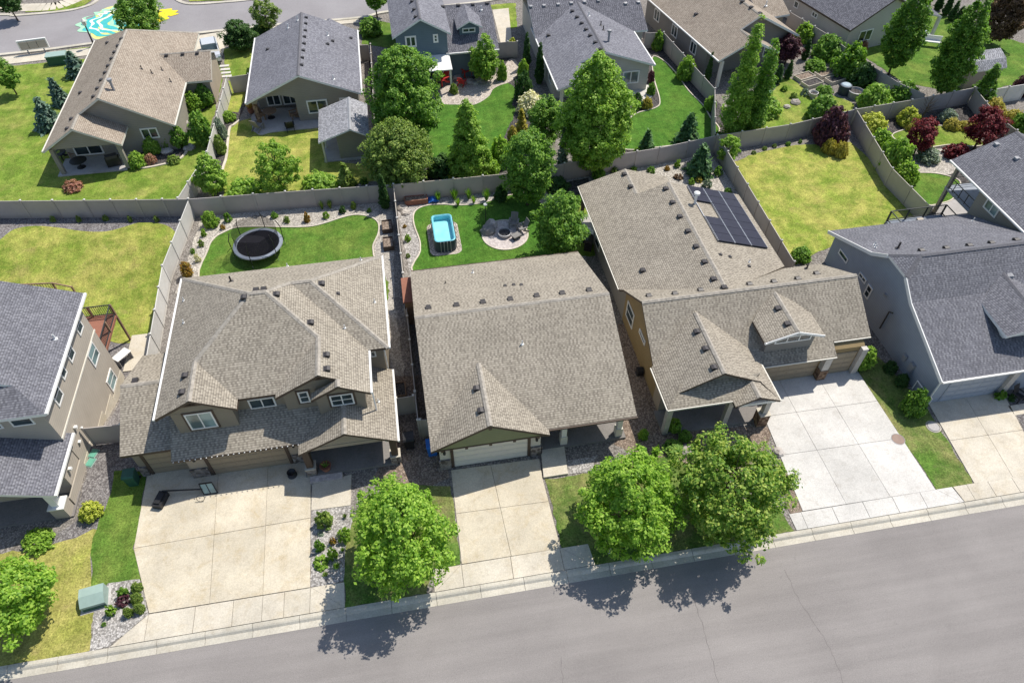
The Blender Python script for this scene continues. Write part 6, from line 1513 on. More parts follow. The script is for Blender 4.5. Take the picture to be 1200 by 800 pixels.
# shrubs: (name, label, box, shape, leaf, group)
for nm, lb, bx, sh, mt in (
    ('plum_shrub', 'dark purple shrub at the fence corner of the large dry lawn', (956, 124, 998, 169), 'round', 'lf_purple'),
    ('golden_shrub', 'low orange gold mound below the purple shrub, left half', (964, 163, 981, 180), 'mound', 'lf_gold'),
    ('golden_shrub', 'low orange gold mound below the purple shrub, right half', (977, 166, 996, 184), 'mound', 'lf_gold'),
    ('yellow_shrub', 'bright yellow shrub nearest the fence junction in the walled garden', (1006, 131, 1042, 157), 'round', 'lf_yellow'),
    ('yellow_shrub', 'rounder bright yellow shrub in the middle of the walled garden', (1052, 125, 1079, 147), 'round', 'lf_yellow'),
    ('green_shrub', 'light green shrub highest along the walled garden fence', (1017, 150, 1047, 176), 'round', 'lf_light'),
    ('green_shrub', 'biggest light green shrub along the walled garden fence', (1030, 160, 1073, 201), 'round', 'lf_light'),
    ('green_shrub', 'light green shrub lowest along the walled garden fence', (1047, 188, 1079, 215), 'round', 'lf_light'),
    ('barberry_shrub', 'low dark red shrub beside the pebble bed of the walled garden', (1108, 166, 1139, 187), 'round', 'lf_red'),
    ('sage_shrub', 'grey blue shrub under the left red maple', (1073, 170, 1104, 190), 'round', 'lf_grey'),
    ('golden_shrub', 'flat gold ground shrub between the red maples', (1106, 138, 1128, 152), 'mound', 'lf_gold'),
    ('golden_shrub', 'flat gold ground shrub left of the right red maple', (1124, 141, 1146, 154), 'mound', 'lf_gold'),
    ('golden_shrub', 'tiny gold shrub below the rounder yellow shrub', (1060, 142, 1076, 153), 'mound', 'lf_gold'),
    ('sage_shrub', 'pale grey green shrub in the far corner of the walled garden', (1101, 127, 1123, 143), 'round', 'lf_grey'),
    ('yellow_shrub', 'gold shrub under the small upright tree by the shed', (1150, 114, 1180, 133), 'mound', 'lf_gold'),
    ('yellow_shrub', 'gold shrub near the right edge below the shed fence', (1174, 128, 1202, 146), 'mound', 'lf_gold'),
    ('green_shrub', 'dark shrub at the right edge below the shed', (1186, 130, 1212, 154), 'round', 'lf_green'),
    ('plum_shrub', 'purple shrub at the right edge beside the pale fence', (1186, 88, 1212, 112), 'round', 'lf_purple'),
    ('green_shrub', 'yellow green shrub at the right end of the tan house', (930, 27, 956, 49), 'round', 'lf_light'),
    ('green_shrub', 'broad arching green shrub behind the raised garden beds', (953, 40, 991, 69), 'round', 'lf_green'),
    ('green_shrub', 'green shrub right of the raised garden beds', (977, 51, 1019, 89), 'round', 'lf_green'),
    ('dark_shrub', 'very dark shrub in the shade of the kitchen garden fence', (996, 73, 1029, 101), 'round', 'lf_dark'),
    ('green_shrub', 'yellow tipped bush in the kitchen garden near the back fence', (1006, 97, 1048, 129), 'round', 'lf_light'),
    ('green_shrub', 'dark green bush between kitchen garden and large bright lawn', (1043, 94, 1080, 120), 'round', 'lf_green'),
    ('green_shrub', 'large green bush left in the kitchen garden by the back fence', (946, 110, 986, 142), 'round', 'lf_green'),
    ('vegetable_patch', 'low leafy vegetables above the raised garden beds', (942, 70, 970, 82), 'mound', 'lf_green'),
    ('vegetable_patch', 'low leafy vegetables below the raised garden beds', (956, 101, 978, 110), 'mound', 'lf_green'),
    ('rose_bush', 'pink flowering bush at the corner of the pale house', (1007, 48, 1018, 60), 'round', 'lf_pink'),
    ('green_shrub', 'rounded shrub by the pink bush of the pale house', (997, 48, 1009, 64), 'round', 'lf_green'),
    ('green_shrub', 'light shrub on the lush lawn side of the tan house fence, lower', (793, 66, 818, 93), 'round', 'lf_light'),
    ('green_shrub', 'shrub at the top end of the tan house fence', (764, 37, 779, 58), 'round', 'lf_green'),
    ('green_shrub', 'yellow green bush right of the shorter poplar', (876, 110, 918, 136), 'round', 'lf_light'),
    ('green_shrub', 'low shrub left of the taller poplar by the lawn edging', (825, 112, 841, 129), 'round', 'lf_light'),
    ('green_shrub', 'low green clump at the foot of the lush lawn', (832, 154, 856, 170), 'mound', 'lf_green'),
    ('green_shrub', 'clump between the twin poplars at their foot', (862, 130, 890, 160), 'round', 'lf_green'),
    ('plum_shrub', 'small purple shrub at the corner of the cream house', (759, 80, 768, 98), 'tall', 'lf_purple'),
    ('dark_shrub', 'dark round shrub beside the small white patio', (740, 107, 754, 128), 'tall', 'lf_dark'),
    ('yellow_shrub', 'yellow mound beside the small white patio', (751, 114, 766, 127), 'mound', 'lf_gold'),
    ('green_shrub', 'small shrub at the right of the small white patio', (758, 97, 769, 111), 'round', 'lf_green'),
    ('green_shrub', 'dark bush at the front corner of the blue grey house', (1060, 452, 1091, 487), 'round', 'lf_green'),
    ('dark_shrub', 'dark shrub at the wall of the blue grey house, upper', (1036, 421, 1053, 437), 'round', 'lf_dark'),
    ('dark_shrub', 'dark shrub at the wall of the blue grey house, lower', (1050, 436, 1067, 453), 'round', 'lf_dark'),
    ('clipped_shrub', 'round clipped shrub at the porch of the solar roof house, topmost', (781, 488, 800, 508), 'tight', 'lf_light'),
    ('clipped_shrub', 'round clipped shrub at the porch of the solar roof house, right', (794, 502, 812, 519), 'tight', 'lf_green'),
    ('clipped_shrub', 'grey green round shrub at the porch of the solar roof house, lowest', (776, 513, 802, 535), 'tight', 'lf_green'),
    ('green_shrub', 'small leafy shrub beside the right porch corner of the central house', (748, 501, 761, 515), 'round', 'lf_light'),
    ('yellow_shrub', 'bright yellow shrub in the gravel at the leftmost house', (91, 584, 119, 610), 'round', 'lf_yellow'),
    ('green_shrub', 'low green plants at the porch of the leftmost house', (24, 620, 62, 644), 'mound', 'lf_light'),
    ('green_shrub', 'rounded light green shrub in gravel left of the trampoline', (235, 246, 255, 266), 'round', 'lf_light'),
    ('rust_shrub', 'rust and green shrub beside the roof corner left of the trampoline', (210, 304, 225, 325), 'tall', 'lf_rust'),
    ('flowering_shrub', 'orange pink shrub alone on the lawn by the far left fence', (72, 210, 96, 224), 'mound', 'lf_pink'),
    ('white_flower_shrub', 'white blossoming shrub at the right of the deep green lawn', (605, 106, 640, 133), 'round', 'lf_flower'),
    ('dark_shrub', 'dark shrub mass below the conical tree at the back fence', (499, 178, 536, 208), 'round', 'lf_dark'),
    ('green_shrub', 'light green shrub right of the conical tree', (572, 160, 600, 194), 'round', 'lf_light'),
    ('green_shrub', 'pale grassy shrub at the fence right of the conical tree', (562, 184, 588, 206), 'round', 'lf_light'),
    ('green_shrub', 'green shrub at the fence directly below the conical tree', (533, 182, 562, 207), 'round', 'lf_green'),
    ('yellow_shrub', 'yellow shrub left of the yellow conifer', (594, 145, 607, 167), 'tall', 'lf_gold'),
    ('green_shrub', 'small round shrub under the roof edge of the slate blue house', (526, 63, 544, 81), 'round', 'lf_green'),
    ('yellow_shrub', 'yellow green shrub on the bend of the pebble path', (582, 72, 595, 94), 'round', 'lf_light'),
    ('green_shrub', 'grassy clump by the patio cover of the slate blue house', (526, 98, 537, 110), 'round', 'lf_olive'),
    ('yellow_shrub', 'yellow topped shrub between slate blue house and cream house', (594, 43, 607, 63), 'tall', 'lf_yellow'),
    ('green_shrub', 'light shrub in the shade between slate blue house and cream house', (606, 70, 621, 90), 'round', 'lf_light'),
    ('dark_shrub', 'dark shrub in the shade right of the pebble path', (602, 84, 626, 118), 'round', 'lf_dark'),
    ('green_shrub', 'leafy shrub at the garage corner of the brown roofed house', (213, 107, 238, 130), 'round', 'lf_light'),
    ('green_shrub', 'tall leafy shrub against the garage wing of the brown roofed house', (228, 95, 249, 124), 'tall', 'lf_green'),
    ('green_shrub', 'largest green shrub right of the brown roofed house', (220, 126, 247, 171), 'tall', 'lf_green'),
    ('green_shrub', 'green shrub at the rear right corner of the brown roofed house', (197, 144, 219, 174), 'tall', 'lf_green'),
    ('green_shrub', 'shrub below the rear window of the brown roofed house', (166, 159, 188, 180), 'round', 'lf_light'),
    ('rust_shrub', 'brownish shrub right of the rear window of the brown roofed house', (185, 155, 201, 174), 'round', 'lf_olive'),
    ('green_shrub', 'shrub at the patio edge of the brown roofed house', (149, 177, 170, 196), 'round', 'lf_light'),
    ('green_shrub', 'low shrub by the curved edging of the brown roofed house', (194, 181, 211, 192), 'mound', 'lf_olive'),
    ('rose_bush', 'reddish low shrub in the mulch bed of the brown roofed house', (168, 180, 183, 192), 'mound', 'lf_pink'),
    ('lilac_shrub', 'mauve shrub in the mulch strip left of the slate roofed house', (249, 138, 265, 162), 'round', 'lf_grey'),
    ('green_shrub', 'green shrub in the mulch strip left of the slate roofed house', (249, 158, 264, 180), 'round', 'lf_olive'),
    ('green_shrub', 'small shrub where the mulch strip meets the patio', (259, 129, 276, 142), 'round', 'lf_light'),
    ('green_shrub', 'low green shrubs at the fence left of the airy young tree', (264, 210, 309, 232), 'mound', 'lf_light'),
    ('green_shrub', 'low green shrubs at the fence right of the airy young tree', (352, 205, 398, 223), 'mound', 'lf_light'),
    ('green_shrub', 'bush beside the street right of the slate roofed house', (419, 20, 449, 41), 'round', 'lf_green'),
    ('dark_hedge', 'low dark hedge by the street left of the slate roof', (292, 30, 321, 39), 'mound', 'lf_dark'),
    ('green_shrub', 'dark bush at the end of the solar house fence on the dry lawn', (927, 287, 953, 307), 'round', 'lf_green'),
    ('dark_shrub', 'dark shrubs at the fence behind the fire pit lawn', (578, 216, 596, 235), 'round', 'lf_dark'),
    ('green_shrub', 'green bush in the gravel just left of the solar house rear corner', (693, 194, 710, 210), 'round', 'lf_green'),
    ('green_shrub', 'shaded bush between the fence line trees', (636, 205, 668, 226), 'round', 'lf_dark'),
    ('yellow_shrub', 'small yellow green tuft at the fence by the conical tree', (519, 203, 536, 213), 'mound', 'lf_yellow'),
    ('green_shrub', 'small tree top between the sheds and big dark green tree', (436, 112, 458, 146), 'round', 'lf_green'),
    ('white_flower_shrub', 'small white flowering shrub between street maple pair and broad driveway', (914, 555, 929, 574), 'round', 'lf_olive'),
):
    shrub_box(nm, lb, bx, sh, mt)
x, y = G(1007, 430); shrub('oval_topiary', 'clipped oval bush at the right corner of the broad driveway', x, y, .75, 2.0, 'tight', 'lf_light')
def row(name, boxes, shape, mats, lab, cat, group, zg=None):
    for i, bx in enumerate(boxes):
        z = 0.0
        if zg: x, y = GT((bx[0]+bx[2])/2, bx[3]); z = hz(x, y)
        shrub_box(name, lab.format(ORD[i]), bx, shape, mats[i % len(mats)], cat, group, z)
row('small_shrub', [(57.5, 252, 65, 260), (87.5, 252, 95, 260), (119, 251, 127, 259), (148, 252, 155, 260), (179, 252, 186, 260), (210, 256, 217, 263)], 'small', ['lf_olive'], '{} small shrub from the left along the fence of the far left dry yard', 'shrub', 'small shrubs along the dry yard fence', True)
row('small_shrub', [(261, 248, 271, 260), (316, 247, 326, 256), (331, 252, 340, 261), (354, 248, 364, 260), (377, 247, 386, 256), (396, 240, 406, 250), (410, 235, 418, 245), (429, 243, 436, 249)], 'small', ['lf_green', 'lf_green', 'lf_olive', 'lf_rust', 'lf_light', 'lf_dark', 'lf_olive'], '{} small plant from the left in the gravel behind the trampoline', 'shrub', 'small plants behind the trampoline')
row('small_shrub', [(257, 262, 264, 269), (234, 267, 242, 277), (231, 280, 239, 289), (226, 296, 235, 307), (222, 290, 229, 297)], 'small', ['lf_rust', 'lf_light', 'lf_olive', 'lf_flower', 'lf_green'], '{} small plant going down the gravel strip left of the trampoline', 'shrub', 'small plants left of the trampoline')
row('ornamental_grass', [(507, 221, 519, 237), (525, 218, 539, 235), (543, 218, 555, 234), (563, 218, 577, 236)], 'tuft', ['lf_green'], '{} tall green grass clump from the left behind the pool', 'ornamental grass', 'tall grass clumps behind the pool')
row('ornamental_grass', [(531, 230, 542, 242), (550, 227, 560, 239)], 'tuft', ['lf_light'], '{} pale shorter grass clump from the left behind the pool', 'ornamental grass', 'pale grass clumps behind the pool')
row('ornamental_grass', [(372, 233, 381, 246), (381, 232, 391, 245)], 'tuft', ['lf_olive'], '{} wispy grass clump from the left at the fence behind the trampoline', 'ornamental grass', 'wispy grasses behind the trampoline')
row('small_shrub', [(473, 273, 482, 283), (475, 296, 481, 302), (471, 262, 477, 267)], 'small', ['lf_light', 'lf_olive', 'lf_rust'], '{} tiny plant in the white gravel left of the pool', 'shrub', 'tiny plants left of the pool')
row('small_shrub', [(715, 195, 726, 204), (738, 194, 748, 201), (758, 194, 769, 203), (778, 193, 786, 200), (789, 203, 802, 210), (790, 186, 799, 196)], 'small', ['lf_olive', 'lf_light', 'lf_green', 'lf_rust', 'lf_bronze', 'lf_light'], '{} small plant from the left in the gravel behind the solar house', 'shrub', 'small plants behind the solar house')
row('small_shrub', [(806, 208, 815, 216), (814, 206, 825, 214), (823, 209, 836, 220), (848, 219, 859, 227), (836, 194, 848, 206)], 'small', ['lf_light', 'lf_gold', 'lf_grey', 'lf_green', 'lf_green'], '{} low plant right of the solar panels along the garden gravel', 'shrub', 'low plants right of the solar panels')
row('sedum_mound', [(152, 681, 166, 695), (152, 693, 166, 707), (156, 705, 169, 719), (143, 710, 155, 723)], 'mound', ['lf_olive'], '{} olive mound plant from the top in the white rock bed left of wide driveway', 'plant', 'olive mounds in the rock bed')
row('rock_bed_plant', [(135, 685, 151, 701), (134, 695, 152, 711), (121, 706, 135, 722), (118, 728, 124, 734)], 'small', ['lf_green', 'lf_purple', 'lf_light', 'lf_green'], '{} leafy plant from the top beside the olive mounds in white rock', 'plant', 'leafy plants in the left rock bed')
row('rock_bed_plant', [(366, 594, 392, 620), (393, 615, 413, 635), (366, 630, 380, 646), (382, 639, 396, 656), (364, 648, 387, 668), (385, 628, 394, 638), (371, 621, 380, 629)], 'small', ['lf_olive', 'lf_light', 'lf_green', 'lf_light', 'lf_light', 'lf_rust', 'lf_grey'], '{} plant in the white rock bed right of the wide driveway', 'plant', 'plants in the right rock bed')
row('potted_plant_leaves', [(1167, 455, 1181, 469), (1182, 460, 1192, 470)], 'small', ['lf_green', 'lf_dark'], '{} little shrub by the porch of the blue grey house', 'shrub', 'little shrubs by the blue grey porch')
row('small_shrub', [(905, 168, 911, 173), (920, 165, 928, 171), (880, 176, 887, 181), (935, 163, 941, 168), (893, 171, 900, 176)], 'small', ['lf_olive', 'lf_green'], '{} weedy tuft along the fence behind the large dry lawn', 'plant', 'weedy tufts by the dry lawn fence')
row('small_shrub', [(962, 99, 972, 108), (938, 103, 949, 112), (925, 108, 936, 116), (915, 100, 924, 107), (969, 112, 978, 120)], 'small', ['lf_green', 'lf_grey', 'lf_olive'], '{} low clump around the kitchen garden lawn', 'plant', 'low clumps in the kitchen garden')
row('small_shrub', [(742, 172, 752, 179), (770, 171, 782, 179), (724, 168, 734, 178), (788, 168, 798, 176)], 'small', ['lf_light'], '{} pale tuft at the foot of the lush lawn by the fence', 'plant', 'pale tufts below the lush lawn')
row('small_shrub', [(470, 208, 484, 216), (486, 207, 500, 215), (545, 205, 558, 212), (420, 206, 432, 216)], 'small', ['lf_light', 'lf_green'], '{} tuft behind the fence of the pool yard', 'plant', 'tufts behind the pool fence')
row('rock_bed_plant', [(374, 605, 382, 613), (400, 600, 408, 608), (388, 657, 400, 668), (376, 668, 386, 677), (398, 640, 405, 647)], 'tuft', ['lf_light', 'lf_olive'], '{} grassy tuft in the white rock bed right of the wide driveway', 'plant', 'grassy tufts in the right rock bed')
row('porch_plant', [(764, 520, 775, 534), (810, 512, 822, 526), (806, 528, 816, 538), (756, 532, 768, 544)], 'small', ['lf_green', 'lf_light', 'lf_olive', 'lf_green'], '{} leafy plant from the top around the clipped shrubs of the solar roof house porch', 'plant', 'leafy plants by the solar house porch')
# ------------------------------------------------------------------ things in the yards and streets
t_ = NT('net_mesh', 1.0, 0); t_.col((.02, .02, .024)); _tr = t_.n.new('ShaderNodeBsdfTransparent'); _mx = t_.n.new('ShaderNodeMixShader')
_w = t_.n.new('ShaderNodeTexChecker'); _w.inputs['Scale'].default_value = 40; _mx.inputs[0].default_value = .62
t_.l.new(t_.b.outputs[0], _mx.inputs[1]); t_.l.new(_tr.outputs[0], _mx.inputs[2]); t_.l.new(_mx.outputs[0], t_.n['Material Output'].inputs['Surface']); M['net'] = t_.mat
_mx.inputs[0].default_value = .5
def trampoline():
    a, c = G(273.6, 285.5, .85), G(331, 285.5, .85); x, y = (a[0]+c[0])/2, (a[1]+c[1])/2; r = (c[0]-a[0])/2
    t = thing('trampoline', 'round black trampoline with grey pad and safety net on the lawn', 'trampoline', (x, y, 0))
    b = MB(); b.lathe((x, y, .84), [(0, .0), (r*.86, 0), (r*.86, .015), (0, .015)], 40); b.build('jump_mat', M['tramp_mat'], t)
    b = MB(); b.lathe((x, y, .84), [(r*.85, .02), (r*.86, .06), (r*1.0, .05), (r*1.01, .0), (r*.87, -.02)], 40, cap=False); b.build('spring_pad', M['tramp_pad'], t)
    b = MB(); n = 40
    for k in range(n):
        a0, a1 = 2*math.pi*k/n, 2*math.pi*(k+1)/n; b.tube([(x+r*math.cos(a0), y+r*math.sin(a0), .82), (x+r*math.cos(a1), y+r*math.sin(a1), .82)], .03, 5)
    b.build('frame', M['steel'], t)
    for k in range(6):
        q = k*math.pi/3+.3; d = (math.cos(q), math.sin(q))
        b = MB(); b.tube([(x+d[0]*r, y+d[1]*r, .8), (x+d[0]*r*1.05, y+d[1]*r*1.05, .03)], .03, 5); b.build('leg', M['steel'], t)
        b = MB(); b.tube([(x+d[0]*r*1.03, y+d[1]*r*1.03, .3), (x+d[0]*r*1.05, y+d[1]*r*1.05, 1.9), (x+d[0]*r*.93, y+d[1]*r*.93, 2.55)], .035, 6); b.build('net_pole', M['black'], t)
    b = MB(); n = 36
    for k in range(n):
        a0, a1 = 2*math.pi*k/n, 2*math.pi*(k+1)/n
        def top_(q): return 2.35+.18*abs(math.sin(3*(q-.3)+math.pi/2))-.12
        P = [(x+r*.88*math.cos(q), y+r*.88*math.sin(q), z) for q, z in ((a0, .9), (a1, .9), (a1, top_(a1)), (a0, top_(a0)))]
        b.poly(P)
    b.build('safety_net', M['net'], t, recalc=False)
trampoline()
def pool():
    P = [G(*p, 1.2) for p in ((505.5, 251.5), (529, 250), (534, 281.5), (508.5, 283.5))]
    cx, cy = sum(p[0] for p in P)/4, sum(p[1] for p in P)/4
    w, l = 2.75, 4.9
    w = (P[1][0]-P[0][0]+P[2][0]-P[3][0])/2; l = (P[0][1]-P[3][1]+P[1][1]-P[2][1])/2; print('pool', w, l)
    t = thing('swimming_pool', 'rectangular above ground pool with turquoise liner on the green lawn', 'pool', (cx, cy, 0))
    def rr(w, l, rad, n=5):
        out = []
        for sx, sy, a in ((1, 1, 0), (-1, 1, 90), (-1, -1, 180), (1, -1, 270)):
            for k in range(n+1):
                q = math.radians(a+90*k/n); out.append((cx+sx*(w/2-rad)+rad*math.cos(q), cy+sy*(l/2-rad)+rad*math.sin(q)))
        return out
    A, Bq, Cq = rr(w, l, .35), rr(w-.14, l-.14, .3), rr(w-.3, l-.3, .25); n = len(A)
    b = MB()
    for i in range(n):
        j = (i+1) % n
        b.poly([(*A[i], 0), (*A[j], 0), (*A[j], 1.16), (*A[i], 1.16)])
    b.build('wall', M['pool_side'], t)
    b = MB()
    for i in range(n):
        j = (i+1) % n
        b.poly([(*A[i], 1.16), (*A[j], 1.16), (*Bq[j], 1.2), (*Bq[i], 1.2)]); b.poly([(*Bq[i], 1.2), (*Bq[j], 1.2), (*Cq[j], 1.12), (*Cq[i], 1.12)]); b.poly([(*Cq[i], 1.12), (*Cq[j], 1.12), (*Cq[j], .62), (*Cq[i], .62)])
    b.build('liner', M['pool_blue'], t)
    b = MB(); b.poly([(*p, .68) for p in rr(w-.29, l-.29, .25)]); b.build('water', M['water'], t)
    for s in (-1, 1):
        for k in range(5):
            y = cy-l/2+.5+k*(l-1)/4; b = MB(); b.tube([(cx+s*(w/2+.05), y, 1.12), (cx+s*(w/2+.05), y, .04)], .03, 6); b.tube([(cx+s*(w/2+.05), y, .8), (cx+s*(w/2+.4), y, .05)], .02, 5); b.build('leg', M['vent_grey'], t)
    for k in range(4):
        x = cx-w/2+.45+k*(w-.9)/3; b = MB(); b.tube([(x, cy-l/2-.05, 1.12), (x, cy-l/2-.05, .04)], .03, 6); b.build('leg', M['vent_grey'], t)
    b = MB(); b.poly([(*p, .045) for p in rr(w+.9, l+.7, .6)]); tag(b.build('pool_base', M['pebble'], recalc=False), kind='structure')
pool()
def adirondack(name, label, px, ang, mat, s=1.0, group=None):
    x, y = G(*px); t = thing(name, label, 'chair', (0, 0, 0), group)
    def part(nm, boxes):
        b = MB()
        for bx in boxes: b.obox(*bx)
        return b.build(nm, M[mat], t)
    part('seat', [((0, -.05, .36), (.55, 0, 0), (0, .5, -.12), (0, .02, .05))])
    part('backrest', [((-.22+.11*k, .36, .68), (.095, 0, 0), (0, .03, 0), (0, .3, .72-.03*abs(k-2))) for k in range(5)])
    for s_ in (-1, 1):
        part('armrest', [((s_*.33, .0, .56), (.12, 0, 0), (0, .68, 0), (0, 0, .03))])
        part('leg', [((s_*.31, -.28, .28), (.05, 0, 0), (0, .08, 0), (0, 0, .56))]); part('leg', [((s_*.29, .25, .2), (.05, 0, 0), (0, .5, -.2), (0, .05, .12))])
    t.location = (x, y, .06); t.rotation_euler = (0, 0, ang); t.scale = (s, s, s); return t
adirondack('patio_chair', 'grey patio chair behind the fire pit', (602, 266), math.radians(-20), 'cushion', 1.1)
adirondack('patio_chair', 'grey patio chair right of the fire pit', (611.5, 272), math.radians(-75), 'cushion', 1.1)
adirondack('garden_chair', 'red garden chair standing on the pebble patio of the slate blue house', (546, 89), math.radians(30), 'red', 1.5)
adirondack('garden_chair', 'red garden chair under the white patio cover', (519, 99), math.radians(-60), 'red', 1.5)
adirondack('garden_chair', 'low red chair between the patio cover and the other red chair', (541.5, 101), math.radians(150), 'red', 1.1)
def simple(name, label, cat, px, parts, mats, ang=0, z=0.0, group=None, kindless=True, loc=None):
    """a thing of several parts: parts = [(part name, material, builder fn(b))]"""
    x, y = loc or G(*px, z); t = thing(name, label, cat, (0, 0, 0), group)
    for nm, mt, fn in parts:
        b = MB(); fn(b); b.build(nm, M[mt] if isinstance(mt, str) else mt, t)
    t.location = (x, y, z); t.rotation_euler = (0, 0, ang); return t
simple('fire_pit', 'round dark metal fire pit on the paver patio', 'fire pit', (591.3, 276), [
    ('ring', 'vent_grey', lambda b: b.lathe((0, 0, .06), [(.52, 0), (.58, .3), (.5, .32), (.44, .1), (0, .1)], 20)),
    ('grate', 'black', lambda b: [b.box(-.42, .42, k*.12-.015, k*.12+.015, .32, .345) for k in range(-3, 4)] and None),
    ('ash', 'gravel_dark', lambda b: b.lathe((0, 0, .2), [(0, .03), (.45, 0), (.3, -.05)], 12))], None)
simple('foot_stool', 'dark stool at the front edge of the fire pit patio', 'stool', (605, 280), [('top', 'cushion', lambda b: b.box(-.38, .38, -.28, .28, .36, .46)), ('leg', 'black', lambda b: b.box(-.3, -.24, -.2, .2, .05, .36)), ('leg', 'black', lambda b: b.box(.24, .3, -.2, .2, .05, .36))], None, .5)
def boulder(name, label, px, r, group=None, mat='rock', h=.7, cat='rock'):
    rng = np.random.default_rng(int(px[0]*7+px[1])); x, y = G(*px); b = MB(); n = 12; pr = [(.05, 0), (1, .05), (1.05, .45), (.75, .9), (.05, 1)]
    b.lathe((x, y, -.02), [(q*r, z*r*h) for q, z in pr], n)
    b.v = [(vx+rng.normal()*.07*r, vy+rng.normal()*.07*r, vz+rng.normal()*.04*r) for vx, vy, vz in b.v]
    return tag(centre(b.build(name, M[mat], smooth=False)), label, cat, group)
boulder('pouf', 'grey round pouf at the left rim of the fire pit patio, lower', (572, 272), .62, None, 'cushion', 1.0, 'pouf')
boulder('pouf', 'pale round pouf at the left rim of the fire pit patio, upper', (575.5, 265), .52, None, 'rock', 1.0, 'pouf')
simple('garden_light', 'thin pole with white lamp left of the fire pit patio', 'garden light', (569.5, 262), [('pole', 'black', lambda b: b.tube([(0, 0, 0), (0, 0, 1.9)], .03, 6)), ('lamp', 'pipe_white', lambda b: b.lathe((0, 0, 1.9), [(.05, 0), (.16, .05), (.16, .14), (.02, .2)], 10))], None)
RG = 'rocks in the gravel left of the pool'
boulder('rock', 'brown rock in the gravel left of the pool, upper', (472, 244.5), .42, RG); boulder('rock', 'brown rock in the gravel left of the pool, lower', (475.5, 250), .36, RG)
boulder('rock', 'pale rock by the street maple pair near the solar house porch', (806, 528), .45); boulder('rock', 'dark boulder left of the broad white driveway', (912, 530), .35)
boulder('rock', 'rock on the kitchen garden lawn, larger', (932, 121), .5); boulder('rock', 'rock on the kitchen garden lawn, smaller', (922, 126), .36)
for i, p in enumerate(((556, 98), (561, 95), (566, 96), (551, 97), (536, 92))): boulder('rock', f'{ORD[i]} brown rock along the planting edge of the pebble patio', p, .5, 'rocks along the pebble patio')
for i, p in enumerate(((213, 131), (216, 137), (214, 145), (205, 170), (196, 178), (232, 128), (238, 118), (222, 174))): boulder('rock', f'{ORD[i]} grey boulder around the shrubs right of the brown roof', p, .55, 'boulders right of the brown roof')
for i, p in enumerate(((263, 78), (264, 82), (265, 86), (266, 90))): simple('stepping_stone', f'{ORD[i]} white stepping stone from the top right of the parked car', 'stepping stone', p, [('slab', 'conc_white', lambda b: b.box(-.5, .5, -.22, .22, 0, .08))], None, 0, 0, 'stepping stones by the driveway')
def planter(label, px, w, l, h, mat, fill, ang=0, name='planter_box', group=None):
    return simple(name, label, 'planter', px, [
        ('frame', mat, lambda b: [b.box(-w/2, w/2, -l/2, -l/2+.06, 0, h), b.box(-w/2, w/2, l/2-.06, l/2, 0, h), b.box(-w/2, -w/2+.06, -l/2+.06, l/2-.06, 0, h), b.box(w/2-.06, w/2, -l/2+.06, l/2-.06, 0, h)] and None),
        ('soil', fill, lambda b: b.box(-w/2+.05, w/2-.05, -l/2+.05, l/2-.05, .02, h-.1))], None, ang, 0, group)
planter('reddish wooden planter box at the fence behind the pool', (488, 237), 2.0, .8, .5, 'redwood', 'gravel_brown')
planter('dark planter box by the long side fence, upper', (454, 268), .85, 1.3, .45, 'brown_trim', 'gravel_brown', 0, 'planter_box', 'planter boxes by the side fence')
planter('dark planter box by the long side fence, lower', (455.5, 288), .85, 1.3, .45, 'brown_trim', 'gravel_brown', 0, 'planter_box', 'planter boxes by the side fence')
planter('brown raised tub in the narrow side yard behind the short tan fence', (470, 461), .75, 1.2, .55, 'wood', 'mulch')
for i, (p, a) in enumerate((((942, 92.5), .3), ((966, 88.5), .3), ((951, 100), .3), ((978, 95.5), .3))):
    planter(f'{ORD[i]} raised garden bed with pale frame, counting in rows from upper left', p, 2.1, 1.15, .4, 'conc_cream', 'gravel_brown' if i < 2 else 'mulch', a, 'raised_bed', 'raised garden beds')
b = MB(); x, y = G(508, 235.5)
for i in range(5):
    for j in range(4): 
        q = lambda u, v: (x-.45+u*.18, y-.4+v*.2, .12+.22*math.exp(-((u-2.5)**2+(v-2)**2)/3)+.05*((u*7+v*3) % 3))
        b.poly([q(i, j), q(i+1, j), q(i+1, j+1), q(i, j+1)])
tag(centre(b.build('tarp', M['blue'])), 'crumpled blue tarp beside the reddish planter box', 'tarp')
def hoop():
    x, y = G(190, 588); x2, y2 = G(240, 577)
    t = thing('basketball_hoop', 'portable basketball hoop lying on the wide tan driveway', 'basketball hoop', (x, y, 0))
    b = MB(); b.rbox(x, y, .05, .42, .55, 1.0, math.radians(-18)); b.rbox(x-.02, y-.02, .421, .52, .36, .7, math.radians(-18)); b.build('base', M['black'], t, bevel=.06)
    b = MB(); b.tube([(x+.1, y+.45, .5), (x2, y2, .42)], .05, 8); b.build('pole', M['black'], t)
    Q = [Vector((*G(*p, z), z)) for p, z in (((233, 567), .75), ((248, 565), .75), ((255, 577), .1), ((239, 579), .1))]
    b = MB()
    for i in range(4): b.bar(Q[i], Q[(i+1) % 4], .07)
    b.bar((Q[0]+Q[1])/2, (Q[2]+Q[3])/2, .05); b.build('backboard_frame', M['black'], t)
    b = MB(); n = (Q[1]-Q[0]).cross(Q[3]-Q[0]).normalized()*.01
    b.poly([q+n for q in Q]); b.poly([q-n for q in Q[::-1]]); b.build('backboard', M['glass_sky'], t)
    c = (Q[2]+Q[3])/2+Vector((-.5, -.35, .2)); b = MB()
    for k in range(16):
        a0, a1 = 2*math.pi*k/16, 2*math.pi*(k+1)/16; b.tube([c+Vector((.23*math.cos(a0), .1*math.sin(a0), .2*math.sin(a0))), c+Vector((.23*math.cos(a1), .1*math.sin(a1), .2*math.sin(a1)))], .015, 5)
    b.build('rim', M['black'], t)
hoop()
